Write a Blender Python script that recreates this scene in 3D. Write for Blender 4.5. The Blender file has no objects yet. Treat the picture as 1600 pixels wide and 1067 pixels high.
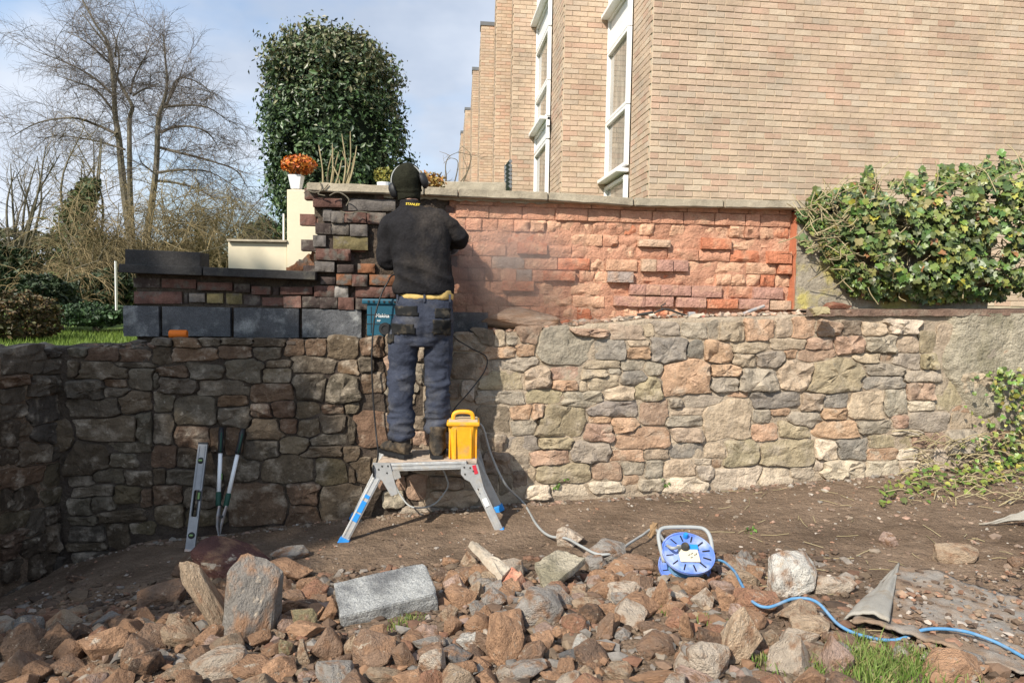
import bpy, bmesh, math, random
import numpy as np
from mathutils import Vector, Matrix, Euler, noise
random.seed(7); rng = np.random.default_rng(7)
SC = bpy.context.scene; COL = SC.collection
F = 1110.0; EYE = Vector((0, 0, 1.5)); PITCH = math.radians(3.5); ROLL = 0.017
# ------------------------------------------------------------------ camera
cam = bpy.data.cameras.new('camera'); co = bpy.data.objects.new('camera', cam); COL.objects.link(co)
RM = Matrix.Rotation(math.radians(90) - PITCH, 3, 'X') @ Matrix.Rotation(ROLL, 3, 'Z')
co.matrix_world = Matrix.Translation(EYE) @ RM.to_4x4()
cam.sensor_width = 36; cam.lens = 36 * F / 1600; cam.clip_end = 3000; cam.clip_start = .05
SC.camera = co
# ------------------------------------------------------------------ world, sun, exposure
SUN = Vector((.72, 1.0, -1.0)).normalized()
w = bpy.data.worlds.new('World'); SC.world = w; w.use_nodes = True
nt = w.node_tree; nt.nodes.clear()
out = nt.nodes.new('ShaderNodeOutputWorld'); bg = nt.nodes.new('ShaderNodeBackground')
sky = nt.nodes.new('ShaderNodeTexSky'); sky.sky_type = 'NISHITA'; sky.sun_disc = False
sky.sun_elevation = math.asin(-SUN.z); sky.sun_rotation = math.atan2(-SUN.x, -SUN.y)
sky.air_density = 1.2; sky.dust_density = 1.0
tc = nt.nodes.new('ShaderNodeTexCoord'); mp = nt.nodes.new('ShaderNodeMapping'); mp.inputs['Scale'].default_value = (1, 1, 2.0)
mp.inputs['Location'].default_value = (.35, 0, .1)
nz = nt.nodes.new('ShaderNodeTexNoise'); nz.inputs['Scale'].default_value = 2.3; nz.inputs['Detail'].default_value = 7; nz.inputs['Roughness'].default_value = .52
rp = nt.nodes.new('ShaderNodeMapRange'); rp.inputs[1].default_value = .37; rp.inputs[2].default_value = .57; rp.inputs[3].default_value = .08; rp.inputs[4].default_value = .95
nz2 = nt.nodes.new('ShaderNodeTexNoise'); nz2.inputs['Scale'].default_value = 3.1; nz2.inputs['Detail'].default_value = 5
rp2 = nt.nodes.new('ShaderNodeMapRange'); rp2.inputs[1].default_value = .35; rp2.inputs[2].default_value = .7
cm = nt.nodes.new('ShaderNodeMix'); cm.data_type = 'RGBA'; cm.inputs[6].default_value = (5.2, 6.0, 7.4, 1); cm.inputs[7].default_value = (9.6, 10.1, 11.0, 1)
mx = nt.nodes.new('ShaderNodeMix'); mx.data_type = 'RGBA'
L = nt.links.new
L(tc.outputs['Generated'], mp.inputs[0]); L(mp.outputs[0], nz.inputs['Vector']); L(mp.outputs[0], nz2.inputs['Vector'])
L(nz.outputs[0], rp.inputs[0]); L(nz2.outputs[0], rp2.inputs[0]); L(rp2.outputs[0], cm.inputs[0])
sb = nt.nodes.new('ShaderNodeVectorMath'); sb.operation = 'MULTIPLY'; sb.inputs[1].default_value = (1.35, 1.7, 2.0); L(sky.outputs[0], sb.inputs[0])
L(rp.outputs[0], mx.inputs[0]); L(sb.outputs[0], mx.inputs[6]); L(cm.outputs[2], mx.inputs[7])
L(mx.outputs[2], bg.inputs[0]); bg.inputs[1].default_value = .08; L(bg.outputs[0], out.inputs[0])
sl = bpy.data.lights.new('sun', 'SUN'); sl.energy = 5.0; sl.angle = math.radians(.53); sl.color = (1, .93, .82)
so = bpy.data.objects.new('sun', sl); COL.objects.link(so); so.rotation_euler = SUN.to_track_quat('-Z', 'Y').to_euler()
SC.view_settings.view_transform = 'Standard'; SC.view_settings.look = 'None'
SC.view_settings.exposure = 0.4; SC.view_settings.gamma = 1; SC.view_settings.use_curve_mapping = False
SC.cycles.volume_step_rate = 1; SC.cycles.volume_max_steps = 64; SC.cycles.max_bounces = 6; SC.cycles.transparent_max_bounces = 8
# ------------------------------------------------------------------ projection helpers
def ray(px, py):
    return RM @ Vector(((px - 800) / F, -(py - 533.5) / F, -1))
def at(px, py, Y):
    d = ray(px, py); return EYE + d * (Y / d.y)
def on_plane(px, py, a, b):              # plane Y = a + b X
    d = ray(px, py); t = a / (d.y - b * d.x); return EYE + d * t
def project(p):
    q = RM.transposed() @ (Vector(p) - EYE); return (800 + F * q.x / -q.z, 533.5 - F * q.y / -q.z)
def on_surf(px, py, fn):                 # first hit of a height function
    d = ray(px, py); t = 1.0
    for _ in range(900):
        p = EYE + d * t
        if p.z <= fn(p.x, p.y): return p
        t += .01
    return EYE + d * t
def sstep(a, b, x):
    t = min(1, max(0, (x - a) / (b - a))); return t * t * (3 - 2 * t)
# ------------------------------------------------------------------ mesh helpers
def mesh_np(name, V, Fa, cols=None):
    V = np.asarray(V, dtype=np.float32); Fa = np.asarray(Fa, dtype=np.int32)
    m = bpy.data.meshes.new(name); m.vertices.add(len(V)); m.vertices.foreach_set('co', V.ravel())
    k = Fa.shape[1]; m.loops.add(Fa.size); m.loops.foreach_set('vertex_index', Fa.ravel())
    m.polygons.add(len(Fa)); m.polygons.foreach_set('loop_start', np.arange(0, Fa.size, k, dtype=np.int32))
    if cols is not None:
        at_ = m.color_attributes.new('Col', 'FLOAT_COLOR', 'CORNER')
        c = np.ones((len(Fa), k, 4), dtype=np.float32); c[:, :, :3] = np.asarray(cols)[:, None, :]
        at_.data.foreach_set('color', c.ravel())
    m.polygons.foreach_set('use_smooth', [False] * len(Fa)); m.update(calc_edges=True); return m
def link(name, mesh, mat=None, parent=None, loc=None, color=None, smooth=False):
    o = bpy.data.objects.new(name, mesh); COL.objects.link(o)
    if mat: 
        if not mesh.materials: mesh.materials.append(mat)
    if loc is not None: o.location = loc
    if parent is not None: o.parent = parent
    if color is not None: o.color = (*color[:3], 1)
    if smooth: mesh.polygons.foreach_set('use_smooth', [True] * len(mesh.polygons))
    return o
def wloc(p): 
    v = Vector((0, 0, 0))
    while p is not None: v += p.location; p = p.parent
    return v
def part(name, V, Fa, mat, parent=None, color=None, smooth=False, origin=None):
    """world-coordinate verts; origin at centroid"""
    V = [Vector(v) for v in V]
    c = Vector(origin) if origin is not None else sum(V, Vector()) / len(V)
    m = bpy.data.meshes.new(name); m.from_pydata([v - c for v in V], [], Fa); m.update()
    base = wloc(parent) if parent is not None else Vector()
    return link(name, m, mat, parent, c - base, color, smooth)
def partnp(name, V, Fa, mat, parent=None, color=None, smooth=False, cols=None):
    V = np.asarray(V, dtype=np.float64); c = V.mean(axis=0)
    m = mesh_np(name, V - c, Fa, cols)
    base = wloc(parent) if parent is not None else Vector()
    return link(name, m, mat, parent, Vector(c) - base, color, smooth)
def thing(name, label, cat, loc=(0, 0, 0), group=None):
    o = bpy.data.objects.new(name, None); COL.objects.link(o); o.location = loc; o.empty_display_size = .1
    o['label'] = label; o['category'] = cat
    if group: o['group'] = group
    return o
def tag(o, label=None, cat=None, group=None, kind=None):
    if label: o['label'] = label
    if cat: o['category'] = cat
    if group: o['group'] = group
    if kind: o['kind'] = kind
    return o
class MB:
    def __init__(s): s.v = []; s.f = []
    def add(s, V, Fa):
        n = len(s.v); s.v += [Vector(v) for v in V]; s.f += [tuple(i + n for i in f) for f in Fa]; return s
    def box(s, c, d, R=None, taper=None, bev=0):
        c = Vector(c); h = Vector(d) * .5
        bm = bmesh.new(); bmesh.ops.create_cube(bm, size=1)
        for v in bm.verts:
            tz = 1 if not taper or v.co.z < 0 else taper
            v.co = Vector((v.co.x * d[0] * tz, v.co.y * d[1] * tz, v.co.z * d[2]))
        if bev: bmesh.ops.bevel(bm, geom=bm.edges[:], offset=bev, segments=2, affect='EDGES', profile=.6)
        bm.verts.index_update(); V = [(R @ v.co if R else v.co) + c for v in bm.verts]
        Fa = [tuple(v.index for v in f.verts) for f in bm.faces]; bm.free(); return s.add(V, Fa)
    def tube(s, pts, r, n=8, cap=True, flat=1):
        pts = [Vector(p) for p in pts]; rs = r if isinstance(r, (list, tuple)) else [r] * len(pts)
        V = []; Fa = []; up = None
        for i, p in enumerate(pts):
            t = (pts[min(i + 1, len(pts) - 1)] - pts[max(i - 1, 0)]).normalized()
            if up is None: up = Vector((0, 0, 1)) if abs(t.z) < .9 else Vector((1, 0, 0))
            a = t.cross(up).normalized(); b = a.cross(t).normalized(); up = b
            for k in range(n):
                an = 2 * math.pi * k / n; V.append(p + a * math.cos(an) * rs[i] + b * math.sin(an) * rs[i] * flat)
        for i in range(len(pts) - 1):
            for k in range(n):
                k2 = (k + 1) % n; Fa.append((i * n + k, i * n + k2, (i + 1) * n + k2, (i + 1) * n + k))
        if cap: Fa.append(tuple(range(n))[::-1]); Fa.append(tuple((len(pts) - 1) * n + k for k in range(n)))
        return s.add(V, Fa)
    def lathe(s, c, prof, ax=Vector((0, 0, 1)), n=32):
        c = Vector(c); ax = Vector(ax).normalized(); a = ax.orthogonal().normalized(); b = ax.cross(a); V = []; Fa = []
        for (r, z) in prof:
            for k in range(n):
                an = 2 * math.pi * k / n; V.append(c + ax * z + (a * math.cos(an) + b * math.sin(an)) * r)
        for i in range(len(prof) - 1):
            for k in range(n):
                k2 = (k + 1) % n; Fa.append((i * n + k, i * n + k2, (i + 1) * n + k2, (i + 1) * n + k))
        return s.add(V, Fa)
    def build(s, name, mat, parent=None, color=None, smooth=False, origin=None):
        return part(name, s.v, s.f, mat, parent, color, smooth, origin)
def smooth_path(pts, k=8):
    P = [Vector(p) for p in pts]; P = [P[0] * 2 - P[1]] + P + [P[-1] * 2 - P[-2]]; o = []
    for i in range(1, len(P) - 2):
        for j in range(k):
            t = j / k; a, b, c, d = P[i - 1], P[i], P[i + 1], P[i + 2]
            o.append(.5 * ((2 * b) + (c - a) * t + (2 * a - 5 * b + 4 * c - d) * t * t + (3 * b - a - 3 * c + d) * t ** 3))
    o.append(P[-2]); return o
def autosmooth(o, deg=35):
    o.data.polygons.foreach_set('use_smooth', [True] * len(o.data.polygons))
    try: o.data.set_sharp_from_angle(angle=math.radians(deg))
    except Exception: pass
# ------------------------------------------------------------------ materials
def mat(name, col=None, attr=False, var=.25, scale=6, rough=.9, bump=.4, bscale=60, bdist=.004, col2=None, r2=(.5, .7), scale2=4,
        col3=None, r3=(.6, .75), scale3=12, spec=.25, metal=0, stretch=None, trans=0, seed=0, fine=0, world=False):
    m = bpy.data.materials.new(name); m.use_nodes = True; t = m.node_tree; N = t.nodes; Lk = t.links.new
    b = N['Principled BSDF']; b.inputs['Roughness'].default_value = rough; b.inputs['Specular IOR Level'].default_value = spec; b.inputs['Metallic'].default_value = metal
    tc = N.new('ShaderNodeTexCoord'); oi = N.new('ShaderNodeObjectInfo')
    cmb = N.new('ShaderNodeCombineXYZ'); mu = N.new('ShaderNodeMath'); mu.operation = 'MULTIPLY'; mu.inputs[1].default_value = 37.0
    Lk(oi.outputs['Random'], mu.inputs[0]); Lk(mu.outputs[0], cmb.inputs[0]); Lk(mu.outputs[0], cmb.inputs[2]); cmb.inputs[1].default_value = seed
    ad = N.new('ShaderNodeVectorMath'); ad.operation = 'ADD'; Lk(tc.outputs['Object'], ad.inputs[0]); Lk(cmb.outputs[0], ad.inputs[1])
    vec = ad.outputs[0]
    if world: vec = N.new('ShaderNodeNewGeometry').outputs['Position']
    if stretch:
        mp = N.new('ShaderNodeMapping'); mp.inputs['Scale'].default_value = stretch; Lk(vec, mp.inputs[0]); vec = mp.outputs[0]
    def nz(s, d=6, r=.6):
        n = N.new('ShaderNodeTexNoise'); n.inputs['Scale'].default_value = s; n.inputs['Detail'].default_value = d; n.inputs['Roughness'].default_value = r; Lk(vec, n.inputs['Vector']); return n.outputs[0]
    def rng_(src, a, b_, lo, hi):
        q = N.new('ShaderNodeMapRange'); q.inputs[1].default_value = a; q.inputs[2].default_value = b_; q.inputs[3].default_value = lo; q.inputs[4].default_value = hi; Lk(src, q.inputs[0]); return q.outputs[0]
    if attr: an = N.new('ShaderNodeAttribute'); an.attribute_name = 'Col'; base = an.outputs['Color']
    elif col is None: base = oi.outputs['Color']
    else:
        rg = N.new('ShaderNodeRGB'); rg.outputs[0].default_value = (*col, 1); base = rg.outputs[0]
    def mixc(f, a, bcol):
        q = N.new('ShaderNodeMix'); q.data_type = 'RGBA'; Lk(f, q.inputs[0]); Lk(a, q.inputs[6])
        if isinstance(bcol, tuple): q.inputs[7].default_value = (*bcol, 1)
        else: Lk(bcol, q.inputs[7])
        return q.outputs[2]
    if col2: base = mixc(rng_(nz(scale2, 5), r2[0], r2[1], 0, 1), base, col2)
    if col3: base = mixc(rng_(nz(scale3, 6, .7), r3[0], r3[1], 0, 1), base, col3)
    if var:
        vm = N.new('ShaderNodeVectorMath'); vm.operation = 'SCALE'; Lk(base, vm.inputs[0]); Lk(rng_(nz(scale, 8, .65), .25, .75, 1 - var, 1 + var), vm.inputs[3]); base = vm.outputs[0]
    if fine:
        vm = N.new('ShaderNodeVectorMath'); vm.operation = 'SCALE'; Lk(base, vm.inputs[0]); Lk(rng_(nz(bscale * 2.3, 3, .7), .3, .7, 1 - fine, 1 + fine), vm.inputs[3]); base = vm.outputs[0]
    Lk(base, b.inputs['Base Color'])
    if bump:
        bp = N.new('ShaderNodeBump'); bp.inputs['Strength'].default_value = bump; bp.inputs['Distance'].default_value = bdist
        aa = N.new('ShaderNodeMath'); aa.operation = 'MULTIPLY_ADD'; Lk(nz(bscale * .22, 5, .6), aa.inputs[0]); aa.inputs[1].default_value = 2.5; Lk(nz(bscale, 6, .65), aa.inputs[2])
        Lk(aa.outputs[0], bp.inputs['Height']); Lk(bp.outputs[0], b.inputs['Normal'])
    if trans:
        b.inputs['Transmission Weight'].default_value = trans
    return m
STONE = mat('stone', var=.42, scale=14, rough=.92, bump=.9, bscale=55, bdist=.012, col2=(.30, .25, .19), r2=(.52, .72), scale2=7, col3=(.42, .36, .28), r3=(.62, .74), scale3=24, fine=.2)
ROCK = mat('rock', var=.26, scale=2.2, rough=.9, bump=.8, bscale=13, bdist=.035, col2=(.34, .20, .12), r2=(.48, .64), scale2=1.3, col3=(.52, .43, .33), r3=(.60, .66), scale3=1.6, fine=.18)
BRICK = mat('red_brick', var=.28, scale=16, rough=.95, bump=1, bscale=60, bdist=.012, col2=(.55, .34, .22), r2=(.50, .75), scale2=9, fine=.15)
OLDBRICK = mat('old_brick', var=.45, scale=14, rough=.93, bump=.8, bscale=60, bdist=.006, col2=(.14, .12, .10), r2=(.50, .62), scale2=10, col3=(.3, .26, .22), r3=(.64, .74), scale3=18, fine=.2)
MORTAR = mat('mortar', col=(.39, .315, .23), var=.35, scale=5, rough=.96, bump=1, bscale=80, bdist=.01, col2=(.33, .26, .19), r2=(.45, .65), scale2=2.2, fine=.2)
REDMORTAR = mat('red_mortar', col=(.49, .255, .165), var=.35, scale=7, rough=.97, bump=1, bscale=70, bdist=.012, col2=(.52, .33, .22), r2=(.52, .70), scale2=5, fine=.25)
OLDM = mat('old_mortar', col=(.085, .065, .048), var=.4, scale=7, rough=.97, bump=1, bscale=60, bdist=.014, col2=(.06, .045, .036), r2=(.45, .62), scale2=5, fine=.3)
SOIL = mat('soil', col=(.20, .142, .098), var=.45, scale=2.5, rough=1, bump=1, bscale=55, bdist=.02, col2=(.13, .088, .058), r2=(.5, .7), scale2=1.2, col3=(.29, .22, .16), r3=(.6, .72), scale3=16, fine=.35, spec=.1)
PEBBLE = mat('pebble', attr=True, var=.3, scale=40, rough=.95, bump=.4, bscale=120)
CONC = mat('concrete_block', col=(.33, .33, .315), var=.3, scale=9, rough=.95, bump=1, bscale=110, bdist=.010, col2=(.17, .17, .168), r2=(.44, .62), scale2=6, fine=.55)
DARKBLOCK = mat('weathered_block', col=(.095, .096, .10), var=.4, scale=6, rough=.95, bump=.8, bscale=110, bdist=.006, col2=(.27, .27, .26), r2=(.52, .68), scale2=7, fine=.55)
COPING = mat('coping_stone', col=(.36, .31, .23), var=.35, scale=8, rough=.93, bump=.6, bscale=70, bdist=.005, col2=(.19, .165, .13), r2=(.52, .68), scale2=3.5, fine=.2)
DARKCAP = mat('dark_cap', col=(.045, .042, .04), var=.4, scale=8, rough=.9, bump=.7, bscale=60, col2=(.10, .09, .07), r2=(.55, .7), scale2=5, fine=.3)
YBRICK = mat('yellow_brick', attr=True, var=.22, scale=1.3, rough=.9, bump=.7, bscale=60, bdist=.005, fine=.2, world=True, col2=(.38, .29, .21), r2=(.56, .72), scale2=2.2)
YONE = mat('yellow_brick_single', var=.22, scale=1.3, rough=.9, bump=.7, bscale=60, bdist=.005, fine=.2, world=True, col2=(.38, .29, .21), r2=(.56, .72), scale2=2.2)
YMORT = mat('pale_mortar', col=(.50, .41, .30), var=.2, scale=3, rough=.95, bump=.3)
RENDERW = mat('cream_render', col=(.66, .58, .42), var=.06, scale=2, rough=.9, bump=.3, bscale=150, bdist=.002, col2=(.56, .49, .35), r2=(.5, .8), scale2=1.2)
ROUGHCAST = mat('roughcast', col=(.40, .35, .26), var=.35, scale=7, rough=.97, bump=1, bscale=60, bdist=.02, col2=(.25, .22, .15), r2=(.5, .66), scale2=4, fine=.25)
PIERM = mat('lichen_render', col=(.30, .26, .20), var=.35, scale=10, rough=.95, bump=.8, bscale=60, bdist=.01, col2=(.40, .34, .12), r2=(.50, .62), scale2=4, seed=3.3, fine=.2)
WHITE = mat('white_upvc', col=(.8, .8, .79), var=.05, rough=.35, bump=0, spec=.5)
GLASSM = mat('window_glass', col=(.22, .21, .18), var=.5, scale=1.5, rough=.06, bump=0, spec=.9, stretch=(3, 3, .6), col2=(.38, .34, .28), r2=(.4, .65), scale2=1.6)
LEAF = mat('leaf', attr=True, var=.25, scale=20, rough=.42, bump=0, spec=.45)
LEAFD = mat('leaf_dull', attr=True, var=.25, scale=3, rough=.55, bump=0, spec=.35)
LEAFO = mat('ivy_leaf', var=.3, scale=25, rough=.5, bump=.3, bscale=90, spec=.35)
BARK = mat('bark', col=(.155, .135, .10), var=.35, scale=2, rough=.95, bump=.6, bscale=12, bdist=.02, col2=(.20, .20, .13), r2=(.5, .7), scale2=.8)
TWIG = mat('twig', attr=True, var=.2, scale=2, rough=.9, bump=0)
GRASSM = mat('grass_blade', attr=True, var=.2, scale=8, rough=.6, bump=0)
LAWN = mat('lawn', col=(.085, .13, .025), var=.35, scale=3, rough=.9, bump=.5, bscale=30, col2=(.12, .17, .04), r2=(.45, .7), scale2=1.2, fine=.3)
def plain(name, col, rough=.6, metal=0, var=.12, scale=12, bump=.15, bscale=90, spec=.4, **k): return mat(name, col=col, rough=rough, metal=metal, var=var, scale=scale, bump=bump, bscale=bscale, spec=spec, **k)
ALU = plain('aluminium', (.50, .50, .49), .5, .6, .25, 14, .2, col2=(.42, .38, .32), r2=(.55, .7), scale2=14)
PLY = plain('dusty_plate', (.40, .32, .25), .85, 0, .3, 12, .3, col2=(.22, .17, .13), r2=(.5, .7), scale2=9)
BLUEP = plain('blue_plastic', (.02, .23, .62), .5)
REDST = plain('red_sticker', (.5, .03, .05), .5)
YEL = plain('yellow_plastic', (.78, .36, .015), .5, 0, .2, 9, .25, col2=(.50, .31, .10), r2=(.52, .7), scale2=11)
DUSTYL = plain('dusty_lid', (.50, .38, .24), .8, 0, .25, 12)
BLACK = plain('black_plastic', (.014, .014, .015), .55)
DARKG = plain('dark_rubber', (.035, .034, .032), .75, col2=(.10, .075, .05), r2=(.5, .7), scale2=20)
TEAL = plain('teal_plastic', (.006, .075, .12), .5)
ORANGE = plain('orange_twine', (.75, .17, .012), .7, bump=.6, stretch=(40, 1, 1), bscale=8)
GREEN = plain('green_grip', (.01, .055, .035), .6)
VIAL = plain('vial', (.16, .28, .07), .2, spec=.8)
LVL = plain('level_metal', (.26, .26, .265), .45, .5, .2)
CABG = plain('grey_cable', (.33, .34, .33), .6)
CABB = plain('blue_cable', (.09, .24, .42), .6, 0, .25, 20, .3, col2=(.22, .27, .32), r2=(.5, .7), scale2=14)
REELB = plain('reel_blue', (.12, .21, .58), .5, 0, .3, 14, .2, col2=(.38, .42, .55), r2=(.46, .7), scale2=9)
PLATEC = plain('dusty_socket_plate', (.58, .53, .40), .8, 0, .15, 20, .3)
WOOD = plain('wood_handle', (.32, .2, .1), .7)
STEEL = plain('steel', (.35, .35, .35), .5, .4, .3, 20, .3, col2=(.5, .36, .28), r2=(.5, .7), scale2=20)
CARPET = plain('grey_carpet', (.30, .27, .235), .97, 0, .4, 5, .9, 120, spec=.05, col2=(.21, .15, .105), r2=(.42, .56), scale2=5, fine=.25)
CARPETB = plain('carpet_backing', (.33, .31, .27), .95, 0, .15, 8, .5, 140, spec=.05, fine=.15, col2=(.25, .20, .14), r2=(.5, .68), scale2=6)
# clothing
JACK = mat('black_sweatshirt', col=(.014, .013, .014), var=.35, scale=6, rough=.9, bump=.6, bscale=34, bdist=.012, spec=.15, col2=(.045, .037, .031), r2=(.46, .72), scale2=3.5, fine=.3)
HAT = mat('knit_hat', col=(.022, .022, .015), var=.3, scale=30, rough=.98, bump=1, bscale=120, bdist=.004, spec=.05, fine=.3)
TROU = mat('navy_work_trousers', col=(.040, .046, .066), var=.35, scale=7, rough=.9, bump=.6, bscale=40, bdist=.01, spec=.12, col2=(.085, .085, .092), r2=(.48, .7), scale2=9, fine=.15)
POCK = mat('black_pocket_cloth', col=(.018, .018, .018), var=.4, scale=12, rough=.92, bump=.6, bscale=60, spec=.12, col2=(.07, .058, .042), r2=(.5, .66), scale2=12)
YSHIRT = plain('yellow_tshirt', (.62, .43, .15), .9, 0, .15, 8, .4, 30)
BOOT = mat('dirty_boot', col=(.03, .026, .022), var=.4, scale=14, rough=.8, bump=.7, bscale=50, bdist=.008, col2=(.13, .095, .06), r2=(.42, .62), scale2=9, fine=.25)
SKIN = plain('skin', (.5, .28, .2), .55, 0, .1, 10, .1)
YTXT = plain('yellow_print', (.75, .55, .03), .6, 0, 0, 1, 0)
WTXT = plain('white_print', (.7, .72, .72), .6, 0, 0, 1, 0)
def emat_dust():
    m = bpy.data.materials.new('brick_dust'); m.use_nodes = True; t = m.node_tree; N = t.nodes; N.clear(); Lk = t.links.new
    o = N.new('ShaderNodeOutputMaterial'); v = N.new('ShaderNodeVolumePrincipled'); v.inputs['Color'].default_value = (.95, .74, .63, 1); v.inputs['Anisotropy'].default_value = .2
    tc = N.new('ShaderNodeTexCoord'); ln = N.new('ShaderNodeVectorMath'); ln.operation = 'LENGTH'; Lk(tc.outputs['Object'], ln.inputs[0])
    mr = N.new('ShaderNodeMapRange'); mr.interpolation_type = 'SMOOTHSTEP'; mr.inputs[1].default_value = .98; mr.inputs[2].default_value = .05; mr.inputs[3].default_value = 0; mr.inputs[4].default_value = 1; Lk(ln.outputs['Value'], mr.inputs[0])
    nz = N.new('ShaderNodeTexNoise'); nz.inputs['Scale'].default_value = 2.2; nz.inputs['Detail'].default_value = 3; Lk(tc.outputs['Object'], nz.inputs['Vector'])
    m2 = N.new('ShaderNodeMapRange'); m2.inputs[1].default_value = .35; m2.inputs[2].default_value = .7; m2.inputs[3].default_value = .25; m2.inputs[4].default_value = 1; Lk(nz.outputs[0], m2.inputs[0])
    mu = N.new('ShaderNodeMath'); mu.operation = 'MULTIPLY'; Lk(mr.outputs[0], mu.inputs[0]); Lk(m2.outputs[0], mu.inputs[1])
    ml = N.new('ShaderNodeMath'); ml.operation = 'MULTIPLY'; ml.inputs[1].default_value = DUST; Lk(mu.outputs[0], ml.inputs[0]); Lk(ml.outputs[0], v.inputs['Density']); Lk(v.outputs[0], o.inputs['Volume']); return m
DUST = 6
# ------------------------------------------------------------------ terrain
GX = [-9, -3.1, -2.75, -2.3, -1, 0, 1.3, 2.5, 3.3, 5, 9]; GZ = [-.3, -.27, -.22, -.08, .04, .12, .18, .27, .33, .42, .5]
def ground0(x, y): return float(np.interp(x, GX, GZ)) * sstep(.2, 2.2, y) + .02 * noise.noise(Vector((x * 1.3, y * 1.3, 0)))
def heap(x, y):
    k = sstep(3.75, 2.5, y) * sstep(-3.6, -2.4, x) * sstep(2.3, 1.3, x)
    return ground0(x, y) + .125 * k
def surf(x, y):
    v = Vector((x, y, 0))
    return heap(x, y) + .010 * noise.noise(v * 6) + .006 * noise.noise(v * 17) + .004 * noise.noise(v * 45)
def wallY(x): return 4.72 + .12 * x          # front face of the stone wall
def build_ground():
    xs = np.arange(-3.9, 5.2, .03); ys = np.arange(1.0, 5.45, .03); V = []; 
    for y in ys:
        for x in xs: V.append((x, y, surf(x, y)))
    nx = len(xs); Fa = [(j * nx + i, j * nx + i + 1, (j + 1) * nx + i + 1, (j + 1) * nx + i) for j in range(len(ys) - 1) for i in range(nx - 1)]
    o = partnp('ground', V, np.array(Fa), SOIL, smooth=True); tag(o, kind='structure')
    o = part('far_ground', [(-900, -900, -.34), (900, -900, -.34), (900, 900, -.34), (-900, 900, -.34)], [(0, 1, 2, 3)], LAWN); tag(o, kind='structure')
    # the bare yard behind and around the photographer (outside the frame) joins the near soil
    V = []; Fa = []
    xs = [-40, -20, -9, -3.9, 0, 5.2, 12, 40]; ys = [-40, -20, -8, -2, 0, 1.02]
    for y in ys:
        for x in xs: V.append((x, y, -.05 if y < .5 else ground0(x, 1.0) - .004))
    nx = len(xs); Fa = [(j * nx + i, j * nx + i + 1, (j + 1) * nx + i + 1, (j + 1) * nx + i) for j in range(len(ys) - 1) for i in range(nx - 1)]
    o = part('yard_ground', V, Fa, SOIL, smooth=True); tag(o, kind='structure')
    # raised garden behind the walls
    V = []; Fa = []; xs = [-60, -30, -18, -12, -8, -6, -4, -2, 0, 2, 4, 8, 30, 60]; ys = [0.0, .4, 1.5, 4, 8, 14, 25, 60, 300]
    def gz(x, d): 
        if x > -2: return .8 + .35 * sstep(-2, 1, x)
        return .8 - .1 * sstep(4, 12, d) + (1.6 * sstep(10, 26, d))
    for d in ys:
        for x in xs: V.append((x, 5.12 + .12 * x * (1 if abs(x) < 9 else 0) + d, gz(x, d) - (.0 if d > .1 else .35)))
    nx = len(xs); Fa = [(j * nx + i, j * nx + i + 1, (j + 1) * nx + i + 1, (j + 1) * nx + i) for j in range(len(ys) - 1) for i in range(nx - 1)]
    o = part('garden_ground', V, Fa, LAWN, smooth=True); tag(o, kind='structure')
    # earth bank behind the return wall on the left
    V = []; Fa = []; xs = np.linspace(-9, -3.12, 30); ys = np.linspace(1.5, 5.6, 24)
    for y in ys:
        for x in xs: V.append((x, y, 1.1 + .07 * noise.noise(Vector((x * 2, y * 2, 3))) + .03 * noise.noise(Vector((x * 9, y * 9, 3))) - .25 * sstep(4.9, 5.6, y)))
    nx = len(xs); Fa = [(j * nx + i, j * nx + i + 1, (j + 1) * nx + i + 1, (j + 1) * nx + i) for j in range(len(ys) - 1) for i in range(nx - 1)]
    o = part('earth_bank', V, Fa, SOIL, smooth=True); tag(o, kind='structure')
build_ground()
CC = {'g': (.37, .335, .28), 'b': (.29, .27, .245), 't': (.46, .385, .295), 'o': (.47, .33, .23), 'r': (.41, .295, .225), 'y': (.37, .325, .225), 'w': (.58, .52, .42), 'd': (.27, .225, .175)}
def stone_mesh(poly, hgt, fr, back=-.06, seed=0):
    """poly: (u,z) polygon round 0,0; fr(u,z,d) -> vector relative; returns verts,faces"""
    n = len(poly); V = []; Fa = []; tu = random.uniform(-.12, .12); tz = random.uniform(-.1, .16)
    sc = max(max(abs(p[0]) for p in poly), max(abs(p[1]) for p in poly))
    def d_at(u, z, k): return hgt * k + (tu * u + tz * z) * .6 + .75 * hgt * noise.noise(Vector((u * 13 + seed, z * 13, seed * 1.7))) + .5 * hgt * noise.noise(Vector((u * 34 + seed, z * 34, seed)))
    rings = [(1.0, None), (1.0, .25), (.965, .8), (.80, .97), (.42, 1.0)]
    for s, k in rings:
        for (u, z) in poly:
            d = back if k is None else (d_at(u * s, z * s, k) if k > .2 else hgt * .05)
            V.append(fr(u * s, z * s, d))
    V.append(fr(0, 0, d_at(0, 0, 1.02)))
    for r in range(len(rings) - 1):
        for k in range(n):
            k2 = (k + 1) % n; Fa.append((r * n + k, r * n + k2, (r + 1) * n + k2, (r + 1) * n + k))
    for k in range(n): Fa.append(((len(rings) - 1) * n + k, (len(rings) - 1) * n + (k + 1) % n, len(V) - 1))
    return V, Fa
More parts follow.
